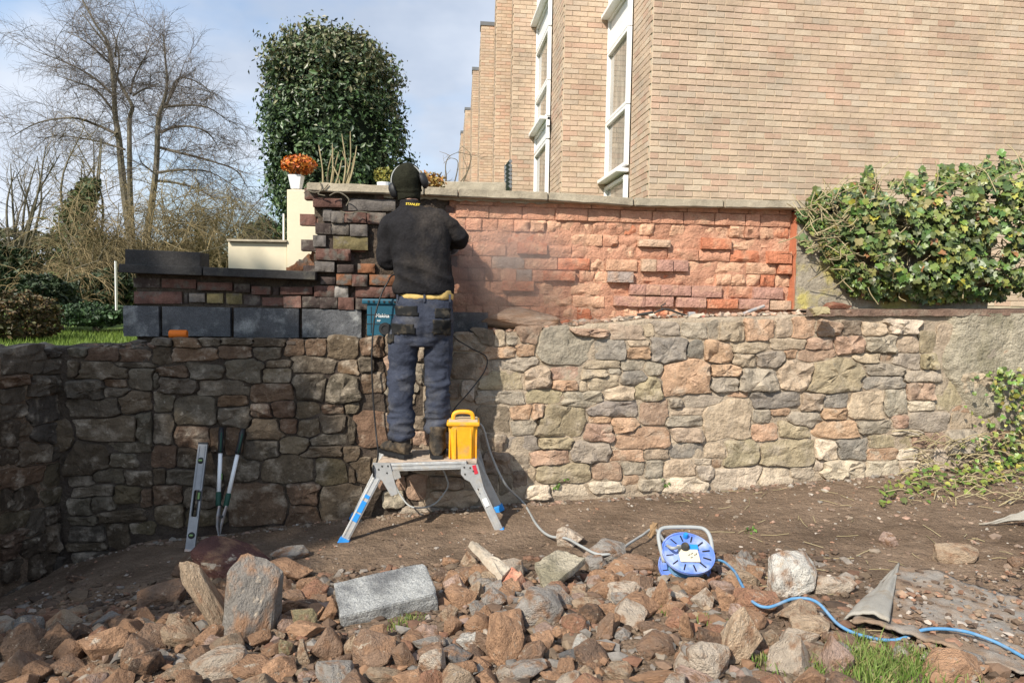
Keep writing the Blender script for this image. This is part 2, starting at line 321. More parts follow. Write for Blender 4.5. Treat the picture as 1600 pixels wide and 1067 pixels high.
def cells(st, gap=.0035, nang=28, cap=1.26, kk=5):
    """st: array rows cx,cz,hw,hh ; anisotropic star-shaped cells"""
    st = np.array(st); res = []; rr = random.Random(len(st)); prm = [(rr.gauss(0, .06), rr.uniform(-.16, .16), rr.uniform(-.14, .14)) for _ in st]; th = np.linspace(0, 2 * np.pi, nang, endpoint=False); 
    for i, (cx, cz, a, b) in enumerate(st):
        near = [j for j in range(len(st)) if j != i and abs(st[j, 0] - cx) < (st[j, 2] + a) * 1.7 and abs(st[j, 1] - cz) < (st[j, 3] + b) * 1.9]
        rmax = max(a, b) * 1.6; r = np.linspace(0, rmax, 60)
        dirs = np.stack([np.cos(th) * a / max(a, b), np.sin(th) * b / max(a, b)], 1)
        P = dirs[:, None, :] * r[None, :, None] * 1.25
        def metric(q):
            cx_, cz_, a_, b_ = st[q]; ro, tp, tq = prm[q]; X = P[..., 0] + cx - cx_; Z = P[..., 1] + cz - cz_; ro = ro * min(1, b_ / a_ * 1.2)
            X, Z = X * math.cos(ro) + Z * math.sin(ro), Z * math.cos(ro) - X * math.sin(ro); X = X / a_; Z = Z / b_
            return ((np.abs(X * (1 + tp * np.clip(Z, -1, 1)))) ** kk + (np.abs(Z * (1 + tq * np.clip(X, -1, 1)))) ** kk) ** (1 / kk)
        di = metric(i); ok = di < cap
        for j in near: ok &= di < metric(j)
        poly = []
        for t in range(nang):
            bad = np.argmax(~ok[t]) if (~ok[t]).any() else len(r) - 1
            q = P[t, max(bad - 1, 1)]; ln = math.hypot(*q); s = max(.3, (ln - gap) / ln) if ln > 0 else 1
            j_ = 1 + .13 * noise.noise(Vector((math.cos(th[t]) * 1.5 + i * 7.1, math.sin(th[t]) * 1.5, i)))
            poly.append([q[0] * s * j_, q[1] * s * j_])
        res.append(poly)
    return res
A = [(0,120,110,200,'d'),(108,125,165,205,'t'),(165,150,235,195,'g'),(235,105,340,185,'r'),(350,120,620,300,'g'),(500,112,705,158,'r'),(712,95,885,168,'t'),(888,90,940,155,'t'),(940,80,1075,150,'g'),(1080,85,1262,160,'g'),
(50,205,215,275,'o'),(220,190,312,258,'o'),(622,170,798,270,'b'),(800,172,915,205,'t'),(800,205,922,268,'o'),(920,150,1105,290,'b'),(1108,180,1195,265,'b'),(80,262,315,330,'g'),(0,300,75,360,'r'),(580,275,760,320,'t'),(765,275,888,328,'g'),(885,280,985,355,'g'),
(980,275,1228,460,'o'),(400,310,558,375,'r'),(555,322,700,372,'t'),(700,318,765,350,'g'),(50,335,255,435,'y'),(262,305,398,425,'t'),(592,355,755,430,'t'),(762,330,905,400,'b'),(410,378,545,435,'o'),(548,385,592,440,'t'),(845,365,978,490,'y'),(682,405,835,485,'t'),
(25,430,255,505,'g'),(275,425,455,495,'y'),(462,438,672,525,'g'),(598,485,855,563,'b'),(865,490,1008,608,'r'),(1015,468,1088,522,'g'),(1092,450,1298,518,'g'),(1020,525,1195,560,'t'),(1005,567,1192,618,'g'),(188,512,298,583,'o'),(304,502,372,578,'o'),(20,512,185,652,'d'),
(335,510,578,668,'y'),(598,567,710,602,'o'),(715,578,850,662,'o'),(575,608,735,712,'r'),(195,592,328,660,'g'),(745,625,1022,732,'o'),(1025,628,1198,700,'t'),(170,672,332,750,'b'),(108,655,165,745,'d'),(42,660,102,740,'d'),(340,677,515,733,'y'),(500,695,712,800,'g'),(1027,707,1195,782,'b'),
(718,735,882,803,'o'),(888,735,1008,790,'t'),(298,740,488,822,'r'),(50,758,195,860,'d'),(200,770,288,840,'d'),(328,815,612,910,'y'),(614,808,765,900,'r'),(772,805,888,870,'g'),(895,792,983,885,'g'),(992,790,1152,878,'t'),(1148,787,1236,818,'w'),(1160,822,1252,898,'g'),(1240,790,1284,838,'o'),
(772,872,855,920,'o'),(205,850,278,930,'d'),(130,870,200,960,'d'),(62,870,126,960,'d'),(284,840,322,915,'t'),(280,922,398,990,'w'),(402,918,596,975,'w'),(600,903,765,960,'w'),(862,892,990,950,'w'),(995,885,1192,960,'w')]
B = [(0,65,60,135,'g'),(64,70,173,150,'t'),(177,58,310,145,'o'),(312,55,384,130,'t'),(390,50,486,138,'o'),(490,64,598,128,'r'),(602,62,686,120,'d'),(690,70,798,130,'t'),(802,54,928,115,'w'),(0,150,110,240,'o'),(127,152,275,202,'t'),(290,137,435,185,'t'),(452,132,562,187,'r'),(578,125,692,206,'r'),(710,122,835,195,'g'),(840,132,935,197,'t'),(940,110,1005,195,'y'),
(412,187,563,240,'r'),(352,188,405,224,'o'),(132,205,226,262,'t'),(230,190,348,266,'g'),(25,252,158,303,'o'),(158,266,316,368,'g'),(322,235,466,358,'t'),(474,222,690,362,'y'),(652,202,763,243,'t'),(768,205,820,237,'o'),(822,205,942,268,'g'),(945,205,1010,270,'y'),(708,246,872,300,'g'),(878,277,1013,325,'g'),(22,307,143,370,'g'),(690,303,866,360,'b'),(884,332,1003,408,'r'),
(790,352,883,468,'g'),(632,374,778,495,'t'),(520,385,625,441,'b'),(207,370,418,438,'b'),(0,377,78,430,'t'),(92,370,185,393,'o'),(427,378,515,455,'t'),(207,445,285,508,'g'),(287,443,370,472,'o'),(372,460,503,528,'g'),(513,442,625,488,'o'),(887,410,1010,455,'w'),(1018,330,1108,448,'y'),(1087,430,1178,458,'o'),(1187,437,1235,460,'b'),(1080,467,1183,528,'t'),(893,458,1066,543,'g'),(822,472,886,526,'r'),(670,495,820,553,'g'),
(0,405,203,583,'t'),(204,515,325,590,'o'),(318,505,458,576,'y'),(462,500,666,568,'o'),(828,532,960,560,'w'),(917,550,1056,616,'r'),(724,560,903,616,'y'),(1067,542,1188,635,'g'),(0,598,103,663,'t'),(85,575,236,700,'y'),(248,572,480,692,'y'),(484,585,576,666,'w'),(582,583,708,660,'b'),(720,613,840,670,'o'),(852,618,933,665,'w'),(937,618,998,678,'t'),(1002,625,1058,690,'w'),(0,690,43,755,'g'),(47,700,238,795,'w'),(247,703,373,780,'w'),(376,700,475,745,'w'),(480,670,520,712,'w'),(524,675,700,748,'w'),(704,675,850,746,'w'),(864,670,1000,738,'w'),(1004,695,1080,735,'t'),(32,667,75,700,'o'),
(1030,80,1140,180,'t'),(1160,60,1290,150,'t'),(1180,190,1300,280,'g'),(1300,190,1404,260,'t'),(1130,290,1240,370,'t')]
C = [(0,97,100,135,'g'),(105,97,240,143,'o'),(245,97,350,135,'d'),(352,97,520,130,'d'),(522,97,688,138,'d'),(0,142,98,230,'d'),(102,147,320,210,'o'),(355,137,515,200,'r'),(527,142,655,210,'g'),(692,107,788,180,'r'),(790,107,900,183,'r'),(907,92,1067,198,'t'),(190,232,366,313,'g'),(32,237,185,292,'r'),(382,203,573,318,'g'),(592,207,718,248,'t'),(727,195,948,283,'g'),(960,212,1067,278,'o'),
(557,252,718,323,'t'),(738,262,893,428,'g'),(907,285,1067,428,'g'),(0,275,33,350,'g'),(37,302,238,383,'g'),(240,305,490,398,'g'),(515,333,732,426,'r'),(332,380,488,453,'o'),(112,400,328,543,'g'),(0,382,108,478,'g'),(340,445,523,552,'g'),(492,432,618,508,'r'),(616,410,740,503,'r'),(745,415,870,510,'t'),(877,437,990,488,'r'),(1000,432,1067,490,'g'),(0,487,108,640,'g'),(110,555,288,663,'r'),(300,560,372,670,'r'),(376,562,475,690,'r'),
(492,510,666,623,'t'),(660,512,748,583,'r'),(754,517,866,608,'t'),(870,492,1000,586,'g'),(1012,507,1067,640,'g'),(832,592,1025,650,'g'),(657,612,808,688,'t'),(482,622,648,723,'g'),(0,652,123,768,'r'),(126,668,240,765,'d'),(782,655,983,710,'t'),(987,660,1067,740,'t'),(572,710,832,843,'t'),(844,716,1010,850,'y'),(1014,747,1067,845,'t'),(367,720,548,838,'g'),(72,772,225,853,'g'),(0,770,68,850,'d'),(0,857,153,953,'r'),(230,780,362,860,'d'),
(390,848,688,1043,'r'),(702,847,863,960,'r'),(866,862,1067,1030,'t'),(20,960,162,1060,'t'),(168,870,320,970,'g'),(170,980,385,1060,'y'),(702,963,855,1060,'r')]
D = [(490,105,612,165,'g'),(615,102,830,190,'r'),(840,120,1040,203,'r'),(560,205,885,318,'t'),(480,200,556,300,'d'),(900,248,1067,388,'g'),(488,328,718,458,'b'),(737,317,880,376,'o'),(720,382,898,443,'g'),(500,462,828,583,'g'),(842,415,1067,545,'t'),(515,590,958,738,'t'),(962,550,1067,748,'g'),(488,768,753,978,'d'),(777,757,1040,823,'g'),(787,842,948,928,'g'),(652,940,868,1028,'g'),(490,992,648,1067,'g'),(880,962,1067,1058,'d'),(770,205,1067,240,'d')]
E = [(530,82,800,152,'g'),(490,168,640,290,'g'),(642,155,800,250,'g'),(807,82,980,193,'y'),(985,112,1067,215,'r'),(500,293,680,350,'g'),(507,368,738,468,'b'),(700,255,990,330,'d'),(912,340,1067,410,'y'),(532,538,750,638,'b'),(742,345,900,500,'d'),(500,475,740,530,'d')]
Fs = [(15,45,155,102,'t'),(160,0,330,108,'g'),(0,112,165,233,'r'),(182,108,452,298,'r'),(0,242,183,308,'g'),(0,312,145,385,'y'),(148,318,305,393,'w'),(0,398,175,550,'y'),(182,402,330,545,'t'),(0,558,388,768,'g'),(410,600,530,698,'g'),(558,500,690,640,'r'),(695,510,900,590,'d'),(700,600,980,700,'t'),(592,218,700,300,'r'),(600,130,700,210,'d'),(332,402,560,500,'d'),(456,110,588,210,'g'),(460,215,588,300,'d'),(710,220,985,330,'r'),(565,340,985,490,'d'),(392,505,550,590,'r'),(540,700,760,740,'g')]
G2 = [(10,312,145,413,'r'),(0,417,80,500,'g'),(20,507,155,610,'r'),(150,300,300,400,'d'),(160,410,290,500,'r'),(160,510,320,620,'g'),(305,300,400,440,'d'),(300,450,420,560,'g'),(420,300,520,420,'d'),(515,395,690,535,'d'),(425,430,510,540,'r'),(430,545,560,640,'d'),(565,545,640,640,'g'),(530,285,700,385,'d')]
SRC = [(A, 740, 480, 3.335), (B, 1100, 480, 2.808), (C, 240, 500, 3.334), (D, 0, 520, 4.446), (E, 0, 740, 4.446), (Fs, 500, 620, 4.103), (G2, 560, 440, 3.555)]
PA, PB = 4.72, .12
ud = Vector((1, PB, 0)).normalized(); nd = Vector((PB, -1, 0)).normalized()
def wall_frame(base): return lambda u, z, d: base + ud * u + Vector((0, 0, z)) + nd * d
def to_uz(px, py):
    p = on_plane(px, py, PA, PB); return ((p - Vector((0, PA, 0))).dot(ud), p.z)
def top_z(u):  # top of the stone wall (front edge)
    return float(np.interp(u, [-3.2, -2.4, -1.0, 0.0, .9, 2.2, 4.5], [1.13, 1.15, 1.19, 1.27, 1.37, 1.42, 1.455]))
def build_stone_wall():
    wt = thing('stone_wall', 'long random rubble stone wall with pale mortar joints behind the work platform', 'wall', (0, PA, 0))
    st = []; cl = []
    for lst, ox, oy, s in SRC:
        for (x0, y0, x1, y1, c) in lst:
            a = to_uz(ox + x0 / s, oy + y0 / s); b = to_uz(ox + x1 / s, oy + y1 / s)
            cu, cz, hw, hh = (a[0] + b[0]) / 2, (a[1] + b[1]) / 2, abs(b[0] - a[0]) / 2, abs(a[1] - b[1]) / 2
            if any(abs(q[0] - cu) < max(q[2], hw) * .55 and abs(q[1] - cz) < max(q[3], hh) * .55 for q in st): continue
            st.append((cu, cz, hw, hh)); cl.append(c)
    n0 = len(st); U0, U1 = -2.9, 4.1
    for _ in range(6000):
        u = random.uniform(U0, U1); z = random.uniform(.0, 1.42)
        if z > top_z(u) - .02 or z < ground0(u, wallY(u)) - .02: continue
        m = min(max(abs(u - q[0]) / q[2], abs(z - q[1]) / q[3]) for q in st)
        g = min(max(abs(u - q[0]) - q[2], abs(z - q[1]) - q[3]) for q in st)
        if g > .018 and len(st) < 299:
            s = min(g * 1.1, .09) + .01; st.append((u, z, s * random.uniform(1, 1.5), s * .8)); cl.append(random.choice('ggtd' if u < -.5 else 'gtwo'))
    polys = cells(st)
    for i, (cu, cz, hw, hh) in enumerate(st):
        base = Vector((0, PA, 0)) + ud * cu + Vector((0, 0, cz)); fr = wall_frame(base)
        hg = random.uniform(.012, .028) * (.7 + min(1, hh / .06) * .5)
        if cu > 3.0 and cz > .75: hg *= .8
        poly = polys[i]; tz = top_z(cu) - cz
        V, Fa = stone_mesh(poly, hg * random.choice([.6, 1, 1, 1.35]), fr, seed=i * 3.7)
        c = CC[cl[i]]; k = random.uniform(.86, 1.16); c = tuple(max(.03, min(.6, x * k * m_ * random.uniform(.98, 1.02))) for x, m_ in zip(c, (.86, .80, .74)))
        if cu < -.85: c = (c[0] * .38, c[1] * .36, c[2] * .33)        # darker stone at this end, with the shade deepened in its colour
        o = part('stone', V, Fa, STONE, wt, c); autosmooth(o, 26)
    # mortar backing sheet with real relief, and the wall's body
    V = []; us = np.arange(-2.85, 4.6, .022); n = 56; lo = -.45
    for j in range(n + 1):
        for u in us:
            tz = top_z(u) + .012 * noise.noise(Vector((u * 6, 0, 0))); z = lo + (tz - lo) * j / n
            d = (.003 if u > -.7 else .0) + .011 * noise.noise(Vector((u * 7, z * 7, 5))) + .006 * noise.noise(Vector((u * 30, z * 30, 9)))
            V.append(Vector((0, PA, 0)) + ud * u + Vector((0, 0, z)) + nd * d)
    nx = len(us)
    for u in us:   # ledge on top back to the brick wall
        V.append(Vector((0, PA, 0)) + ud * u + Vector((0, 0, top_z(u) + .012 + .02 * noise.noise(Vector((u * 7, 4, 0))))) - nd * .36)
    Fa = [(j * nx + i, j * nx + i + 1, (j + 1) * nx + i + 1, (j + 1) * nx + i) for j in range(n + 1) for i in range(nx - 1)]
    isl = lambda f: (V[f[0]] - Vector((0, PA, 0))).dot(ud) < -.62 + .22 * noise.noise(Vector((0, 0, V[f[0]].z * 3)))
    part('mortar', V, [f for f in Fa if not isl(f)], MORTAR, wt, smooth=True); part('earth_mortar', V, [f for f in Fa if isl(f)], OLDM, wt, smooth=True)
    # top dressing stones lying on the ledge edge
    for k in range(46):
        u = -2.7 + k * .15 + random.uniform(-.04, .04)
        if .75 < u < 2.35 and random.random() < .35: continue
        m_ = rock_proto[k % len(rock_proto)]
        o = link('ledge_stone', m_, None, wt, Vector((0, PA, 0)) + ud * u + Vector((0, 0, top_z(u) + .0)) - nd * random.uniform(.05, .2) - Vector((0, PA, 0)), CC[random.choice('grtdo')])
        o.color = tuple(list(np.array(o.color[:3]) * (.38 if u < -.6 else 1))) + (1,)  # left ledge stones carry the same shade darkening in their colour
        o.scale = (random.uniform(.05, .1), random.uniform(.04, .07), random.uniform(.015, .028)); o.rotation_euler = (random.uniform(-.2, .2), random.uniform(-.2, .2), random.uniform(-.5, .5))
    # rendered patch at the right-hand end
    V = []; us = np.arange(3.0, 4.75, .02); zs = np.arange(.62, 1.47, .02)
    for z in zs:
        for u in us:
            e = 3.12 + .1 * noise.noise(Vector((z * 5, 2, 2))) + .28 * sstep(1.05, .62, z)
            k = sstep(e - .03, e + .05, u) * sstep(.64, .74, z + .05 * noise.noise(Vector((u * 8, 1, 0))))
            d = -.03 + k * (.062 + .016 * noise.noise(Vector((u * 7, z * 7, 5))) + .008 * noise.noise(Vector((u * 26, z * 26, 9))))
            V.append(Vector((0, PA, 0)) + ud * u + Vector((0, 0, min(z, top_z(u) + .01))) + nd * d)
    nx = len(us); Fa = [(j * nx + i, j * nx + i + 1, (j + 1) * nx + i + 1, (j + 1) * nx + i) for j in range(len(zs) - 1) for i in range(nx - 1)]
    part('render_patch', V, Fa, ROUGHCAST, wt, smooth=True)
# ------------------------------------------------------------------ rocks: shared prototypes
def rock_mesh(seed, n=16, cut=2, flat=1):
    r = random.Random(seed); bm = bmesh.new()
    for _ in range(n):
        v = Vector((r.gauss(0, 1), r.gauss(0, 1), r.gauss(0, 1))).normalized() * r.uniform(.82, 1.0); bm.verts.new((v.x, v.y, v.z * flat))
    h = bmesh.ops.convex_hull(bm, input=bm.verts[:]); 
    bmesh.ops.delete(bm, geom=[v for v in bm.verts if not v.link_faces], context='VERTS')
    bmesh.ops.dissolve_limit(bm, angle_limit=math.radians(20), verts=bm.verts[:], edges=bm.edges[:])
    bmesh.ops.bevel(bm, geom=bm.edges[:], offset=.045, segments=1, affect='EDGES')
    bmesh.ops.triangulate(bm, faces=bm.faces[:])
    bmesh.ops.subdivide_edges(bm, edges=[e for e in bm.edges if e.calc_length() > .35], cuts=2, use_grid_fill=True)
    bmesh.ops.triangulate(bm, faces=bm.faces[:])
    bmesh.ops.subdivide_edges(bm, edges=[e for e in bm.edges if e.calc_length() > .22], cuts=1, use_grid_fill=True)
    bmesh.ops.triangulate(bm, faces=bm.faces[:])
    for v in bm.verts:
        p = v.co * 1.6 + Vector((seed * 3.1, 0, 0)); q = v.co * 5 + Vector((seed, 5, 0))
        v.co *= 1 + .06 * noise.noise(p) + .03 * noise.noise(q) + .018 * noise.noise(q * 2.6)
    bm.normal_update(); m = bpy.data.meshes.new('rock'); bm.to_mesh(m); bm.free()
    # normalise to unit half extents
    V = np.array([v.co[:] for v in m.vertices]); c = (V.max(0) + V.min(0)) / 2; hf = (V.max(0) - V.min(0)) / 2
    V = (V - c) / hf; m.vertices.foreach_set('co', V.astype(np.float32).ravel()); m.update()
    m.polygons.foreach_set('use_smooth', [True] * len(m.polygons)); m.set_sharp_from_angle(angle=math.radians(18)); m.materials.append(ROCK)
    return m
rock_proto = [rock_mesh(s, n=[10, 13, 20, 15][s % 4]) for s in range(1, 17)]
ROUNDISH = [1, 5, 9, 13]
build_stone_wall()
def build_return_wall():
    rt = thing('return_wall', 'dark stone return wall coming forward at the left edge of the picture', 'wall', (-2.85, 4.3, 0))
    X0, Y0 = -2.83, 4.42; dv = Vector((-.09, -1, 0)).normalized(); nn = Vector((1, -.09, 0)).normalized()
    G = [(15,110,300,280,'g'),(300,100,480,165,'b'),(270,170,480,285,'g'),(200,288,465,420,'g'),(0,290,190,370,'o'),(0,375,165,490,'g'),(190,432,488,615,'b'),(0,500,185,590,'g'),(215,622,488,775,'b'),(80,640,195,710,'t'),(0,600,75,780,'d'),(110,750,338,920,'t'),(342,780,480,880,'g'),(0,810,100,910,'d'),(0,930,280,1067,'o'),(290,900,480,1067,'y')]
    H = [(70,100,240,250,'d'),(0,255,175,385,'y'),(0,400,135,485,'r'),(0,500,110,590,'r'),(0,90,65,230,'d'),(300,80,488,200,'y'),(180,260,295,420,'g'),(300,350,400,540,'t'),(402,380,490,560,'b'),(400,210,490,330,'g'),(200,560,340,740,'d'),(50,760,300,880,'b'),(350,570,490,740,'b'),(0,620,120,740,'d'),(140,440,290,550,'d'),(300,210,396,340,'d')]
    st = []; cl = []
    def hit(px, py):
        d = ray(px, py); # plane through (X0,Y0) with normal nn
        t = (Vector((X0, Y0, 0)) - EYE).dot(nn) / d.dot(nn); p = EYE + d * t; return ((p - Vector((X0, Y0, 0))).dot(dv), p.z)
    for lst, oy in ((G, 520), (H, 740)):
        for (x0, y0, x1, y1, c) in lst:
            a = hit(x0 / 4.446, oy + (y0 + y1) / 2 / 4.446); b = hit(x1 / 4.446, oy + (y0 + y1) / 2 / 4.446); m = hit((x0 + x1) / 8.9, oy + y0 / 4.446); m2 = hit((x0 + x1) / 8.9, oy + y1 / 4.446)
            st.append(((a[0] + b[0]) / 2, (m[1] + m2[1]) / 2, abs(a[0] - b[0]) / 2, abs(m[1] - m2[1]) / 2)); cl.append(c)
    for r in range(7):   # the wall goes on out of the frame
        x = .62
        while x < 1.5:
            w_ = random.uniform(.1, .18); st.append((x + w_, 1.08 - r * .2, w_, .09)); cl.append(random.choice('gdrt')); x += 2 * w_
    polys = cells(st)
    for i, (cu, cz, hw, hh) in enumerate(st):
        base = Vector((X0, Y0, cz)) + dv * cu; fr = lambda u, z, d, b=base: b + dv * u + Vector((0, 0, z)) + nn * d
        V, Fa = stone_mesh(polys[i], random.uniform(.02, .05), fr, seed=i * 5.1 + 900)
        Fa = [f[::-1] for f in Fa]; c = (CC[cl[i]][0] * .27, CC[cl[i]][1] * .235, CC[cl[i]][2] * .205); o = part('stone', V, Fa, STONE, rt, c); autosmooth(o, 26)  # stone colours cut down and warmed to deepen the shade here
    V = []; nu = 60; nz_ = 40
    for j in range(nz_ + 1):
        for i in range(nu + 1):
            u = -.02 + 1.6 * i / nu; z = -.5 + 1.62 * j / nz_; p = Vector((X0, Y0, z)) + dv * u + nn * (.004 + .012 * noise.noise(Vector((u * 9, z * 9, 7)))); V.append(p)
    for i in range(nu + 1): V.append(Vector((X0, Y0, 1.13)) + dv * (-.02 + 1.6 * i / nu) - nn * .45)
    for i in range(nu + 1): V.append(Vector((X0, Y0, .0)) + dv * (-.02 + 1.6 * i / nu) - nn * .45)
    Fa = [(j * (nu + 1) + i, (j + 1) * (nu + 1) + i, (j + 1) * (nu + 1) + i + 1, j * (nu + 1) + i + 1) for j in range(nz_ + 2) for i in range(nu)]
    part('earth_mortar', V, Fa, SOIL, rt, smooth=True)
    for k in range(9):
        o = link('ledge_stone', rock_proto[(k * 3) % 16], None, rt, Vector((X0, Y0, 1.14)) + dv * (k * .15) - nn * random.uniform(.08, .3) - rt.location, CC['d']); o.scale = (.09, .08, .035); o.rotation_euler = (0, 0, random.uniform(0, 3))
build_return_wall()
# ------------------------------------------------------------------ brick walls
UA, UB = 5.0, .12
CR = .0865; Z0 = 1.53
def uplane(px, py):
    p = on_plane(px, py, UA, UB); return ((p - Vector((0, UA, 0))).dot(ud), p.z)
def brick_mesh(w_, h_, rough, seed, proud, depth=.1, nx=7, nz_=4):
    """front face grid displaced; d outward"""
    V = []; Fa = []
    for j in range(nz_ + 1):
        for i in range(nx + 1):
            u = (i / nx - .5) * w_; z = (j / nz_ - .5) * h_
            ed = min(i, nx - i, j, nz_ - j)
            q = Vector((u * 22 + seed, z * 22, seed * .37)); q2 = Vector((u * 60 + seed, z * 60, seed))
            d = proud + rough * (noise.noise(q) * .9 + noise.noise(q2) * .5)
            if ed == 0: d -= .003 + rough * .35; u *= .985; z *= .97
            if ed == 0 and rough < .004: u += .002 * noise.noise(q2); z += .002 * noise.noise(q2 + q)
            V.append((u, z, d))
    n = len(V); ring = [i for i in range(nx + 1)] + [(j + 1) * (nx + 1) - 1 for j in range(1, nz_ + 1)] + [nz_ * (nx + 1) + i for i in range(nx - 1, -1, -1)] + [j * (nx + 1) for j in range(nz_ - 1, 0, -1)]
    for j in range(nz_):
        for i in range(nx): a = j * (nx + 1) + i; Fa.append((a, a + 1, a + nx + 2, a + nx + 1))
    for k in ring: V.append((V[k][0], V[k][1], -depth))
    for k in range(len(ring)): k2 = (k + 1) % len(ring); Fa.append((ring[k2], ring[k], n + k, n + k2))
    return V, Fa
def put_brick(parent, cu, cz, w_, h_, rough, proud, mt, col, seed, name='brick', tilt=0, nx=7, nz_=4, depth=.1):
    V, Fa = brick_mesh(w_, h_, rough, seed, proud, depth, nx, nz_); base = Vector((0, UA, 0)) + ud * cu + Vector((0, 0, cz)); ct, s_ = math.cos(tilt), math.sin(tilt)
    W = [base + ud * (u * ct - z * s_) + Vector((0, 0, u * s_ + z * ct)) + nd * d for (u, z, d) in V]
    o = part(name, W, Fa, mt, parent, col); autosmooth(o, 45); return o
def grid_sheet(name, u0, u1, zlo, zhi, dfun, mt, parent, step=.025, clipf=None):
    us = np.arange(u0, u1 + step, step); zs = np.arange(zlo, zhi + step, step); V = []
    for z in zs:
        for u in us: V.append(Vector((0, UA, 0)) + ud * u + Vector((0, 0, z)) + nd * dfun(u, z))
    nx = len(us); Fa = []
    for j in range(len(zs) - 1):
        for i in range(nx - 1):
            if clipf is None or clipf(us[i], zs[j]): Fa.append((j * nx + i, j * nx + i + 1, (j + 1) * nx + i + 1, (j + 1) * nx + i))
    return part(name, V, Fa, mt, parent, smooth=True)
c7 = lambda x, y: (680 + x / 4.103, 280 + y / 4.103)
c8 = lambda x, y: (980 + x / 4.103, 280 + y / 4.103)
PROUD = [(c8, 85, 510, 180, 595, 't'), (c8, 180, 515, 283, 595, 'p'), (c8, 283, 515, 385, 595, 'p'), (c8, 10, 672, 110, 745, 'p'), (c8, 110, 672, 205, 745, 'p'), (c8, 205, 675, 315, 750, 'p'), (c8, 315, 680, 400, 750, 'p'), (c8, 405, 680, 600, 760, 'p'),
         (c8, 0, 745, 108, 820, 'p'), (c8, 108, 750, 290, 820, 'p'), (c8, 308, 755, 495, 825, 'p'), (c8, 505, 765, 700, 830, 'o'), (c8, 705, 765, 897, 835, 'p'), (c8, 795, 690, 985, 770, 'p'), (c8, 890, 460, 1040, 545, 'o'), (c8, 470, 375, 660, 455, 'o'), (c8, 905, 775, 1035, 840, 't'), (c8, 960, 550, 1040, 610, 'o'),
         (c7, 1098, 590, 1265, 665, 'g'), (c7, 1137, 745, 1313, 815, 'p'), (c7, 690, 585, 895, 655, 'o'), (c7, 425, 650, 630, 720, 'o'), (c7, 525, 405, 715, 485, 'o'), (c8, 65, 385, 270, 440, 't')]
BC = {'p': (.42, .235, .18), 'o': (.52, .20, .11), 't': (.52, .36, .25), 'g': (.36, .29, .25), 'h': (.52, .265, .17), 'h2': (.57, .335, .215), 'r': (.155, .082, .064), 'd': (.075, .055, .048), 'k': (.04, .038, .038), 'y': (.19, .155, .075), 's': (.17, .15, .135), 'w': (.34, .31, .28), 'a': (.27, .12, .06)}
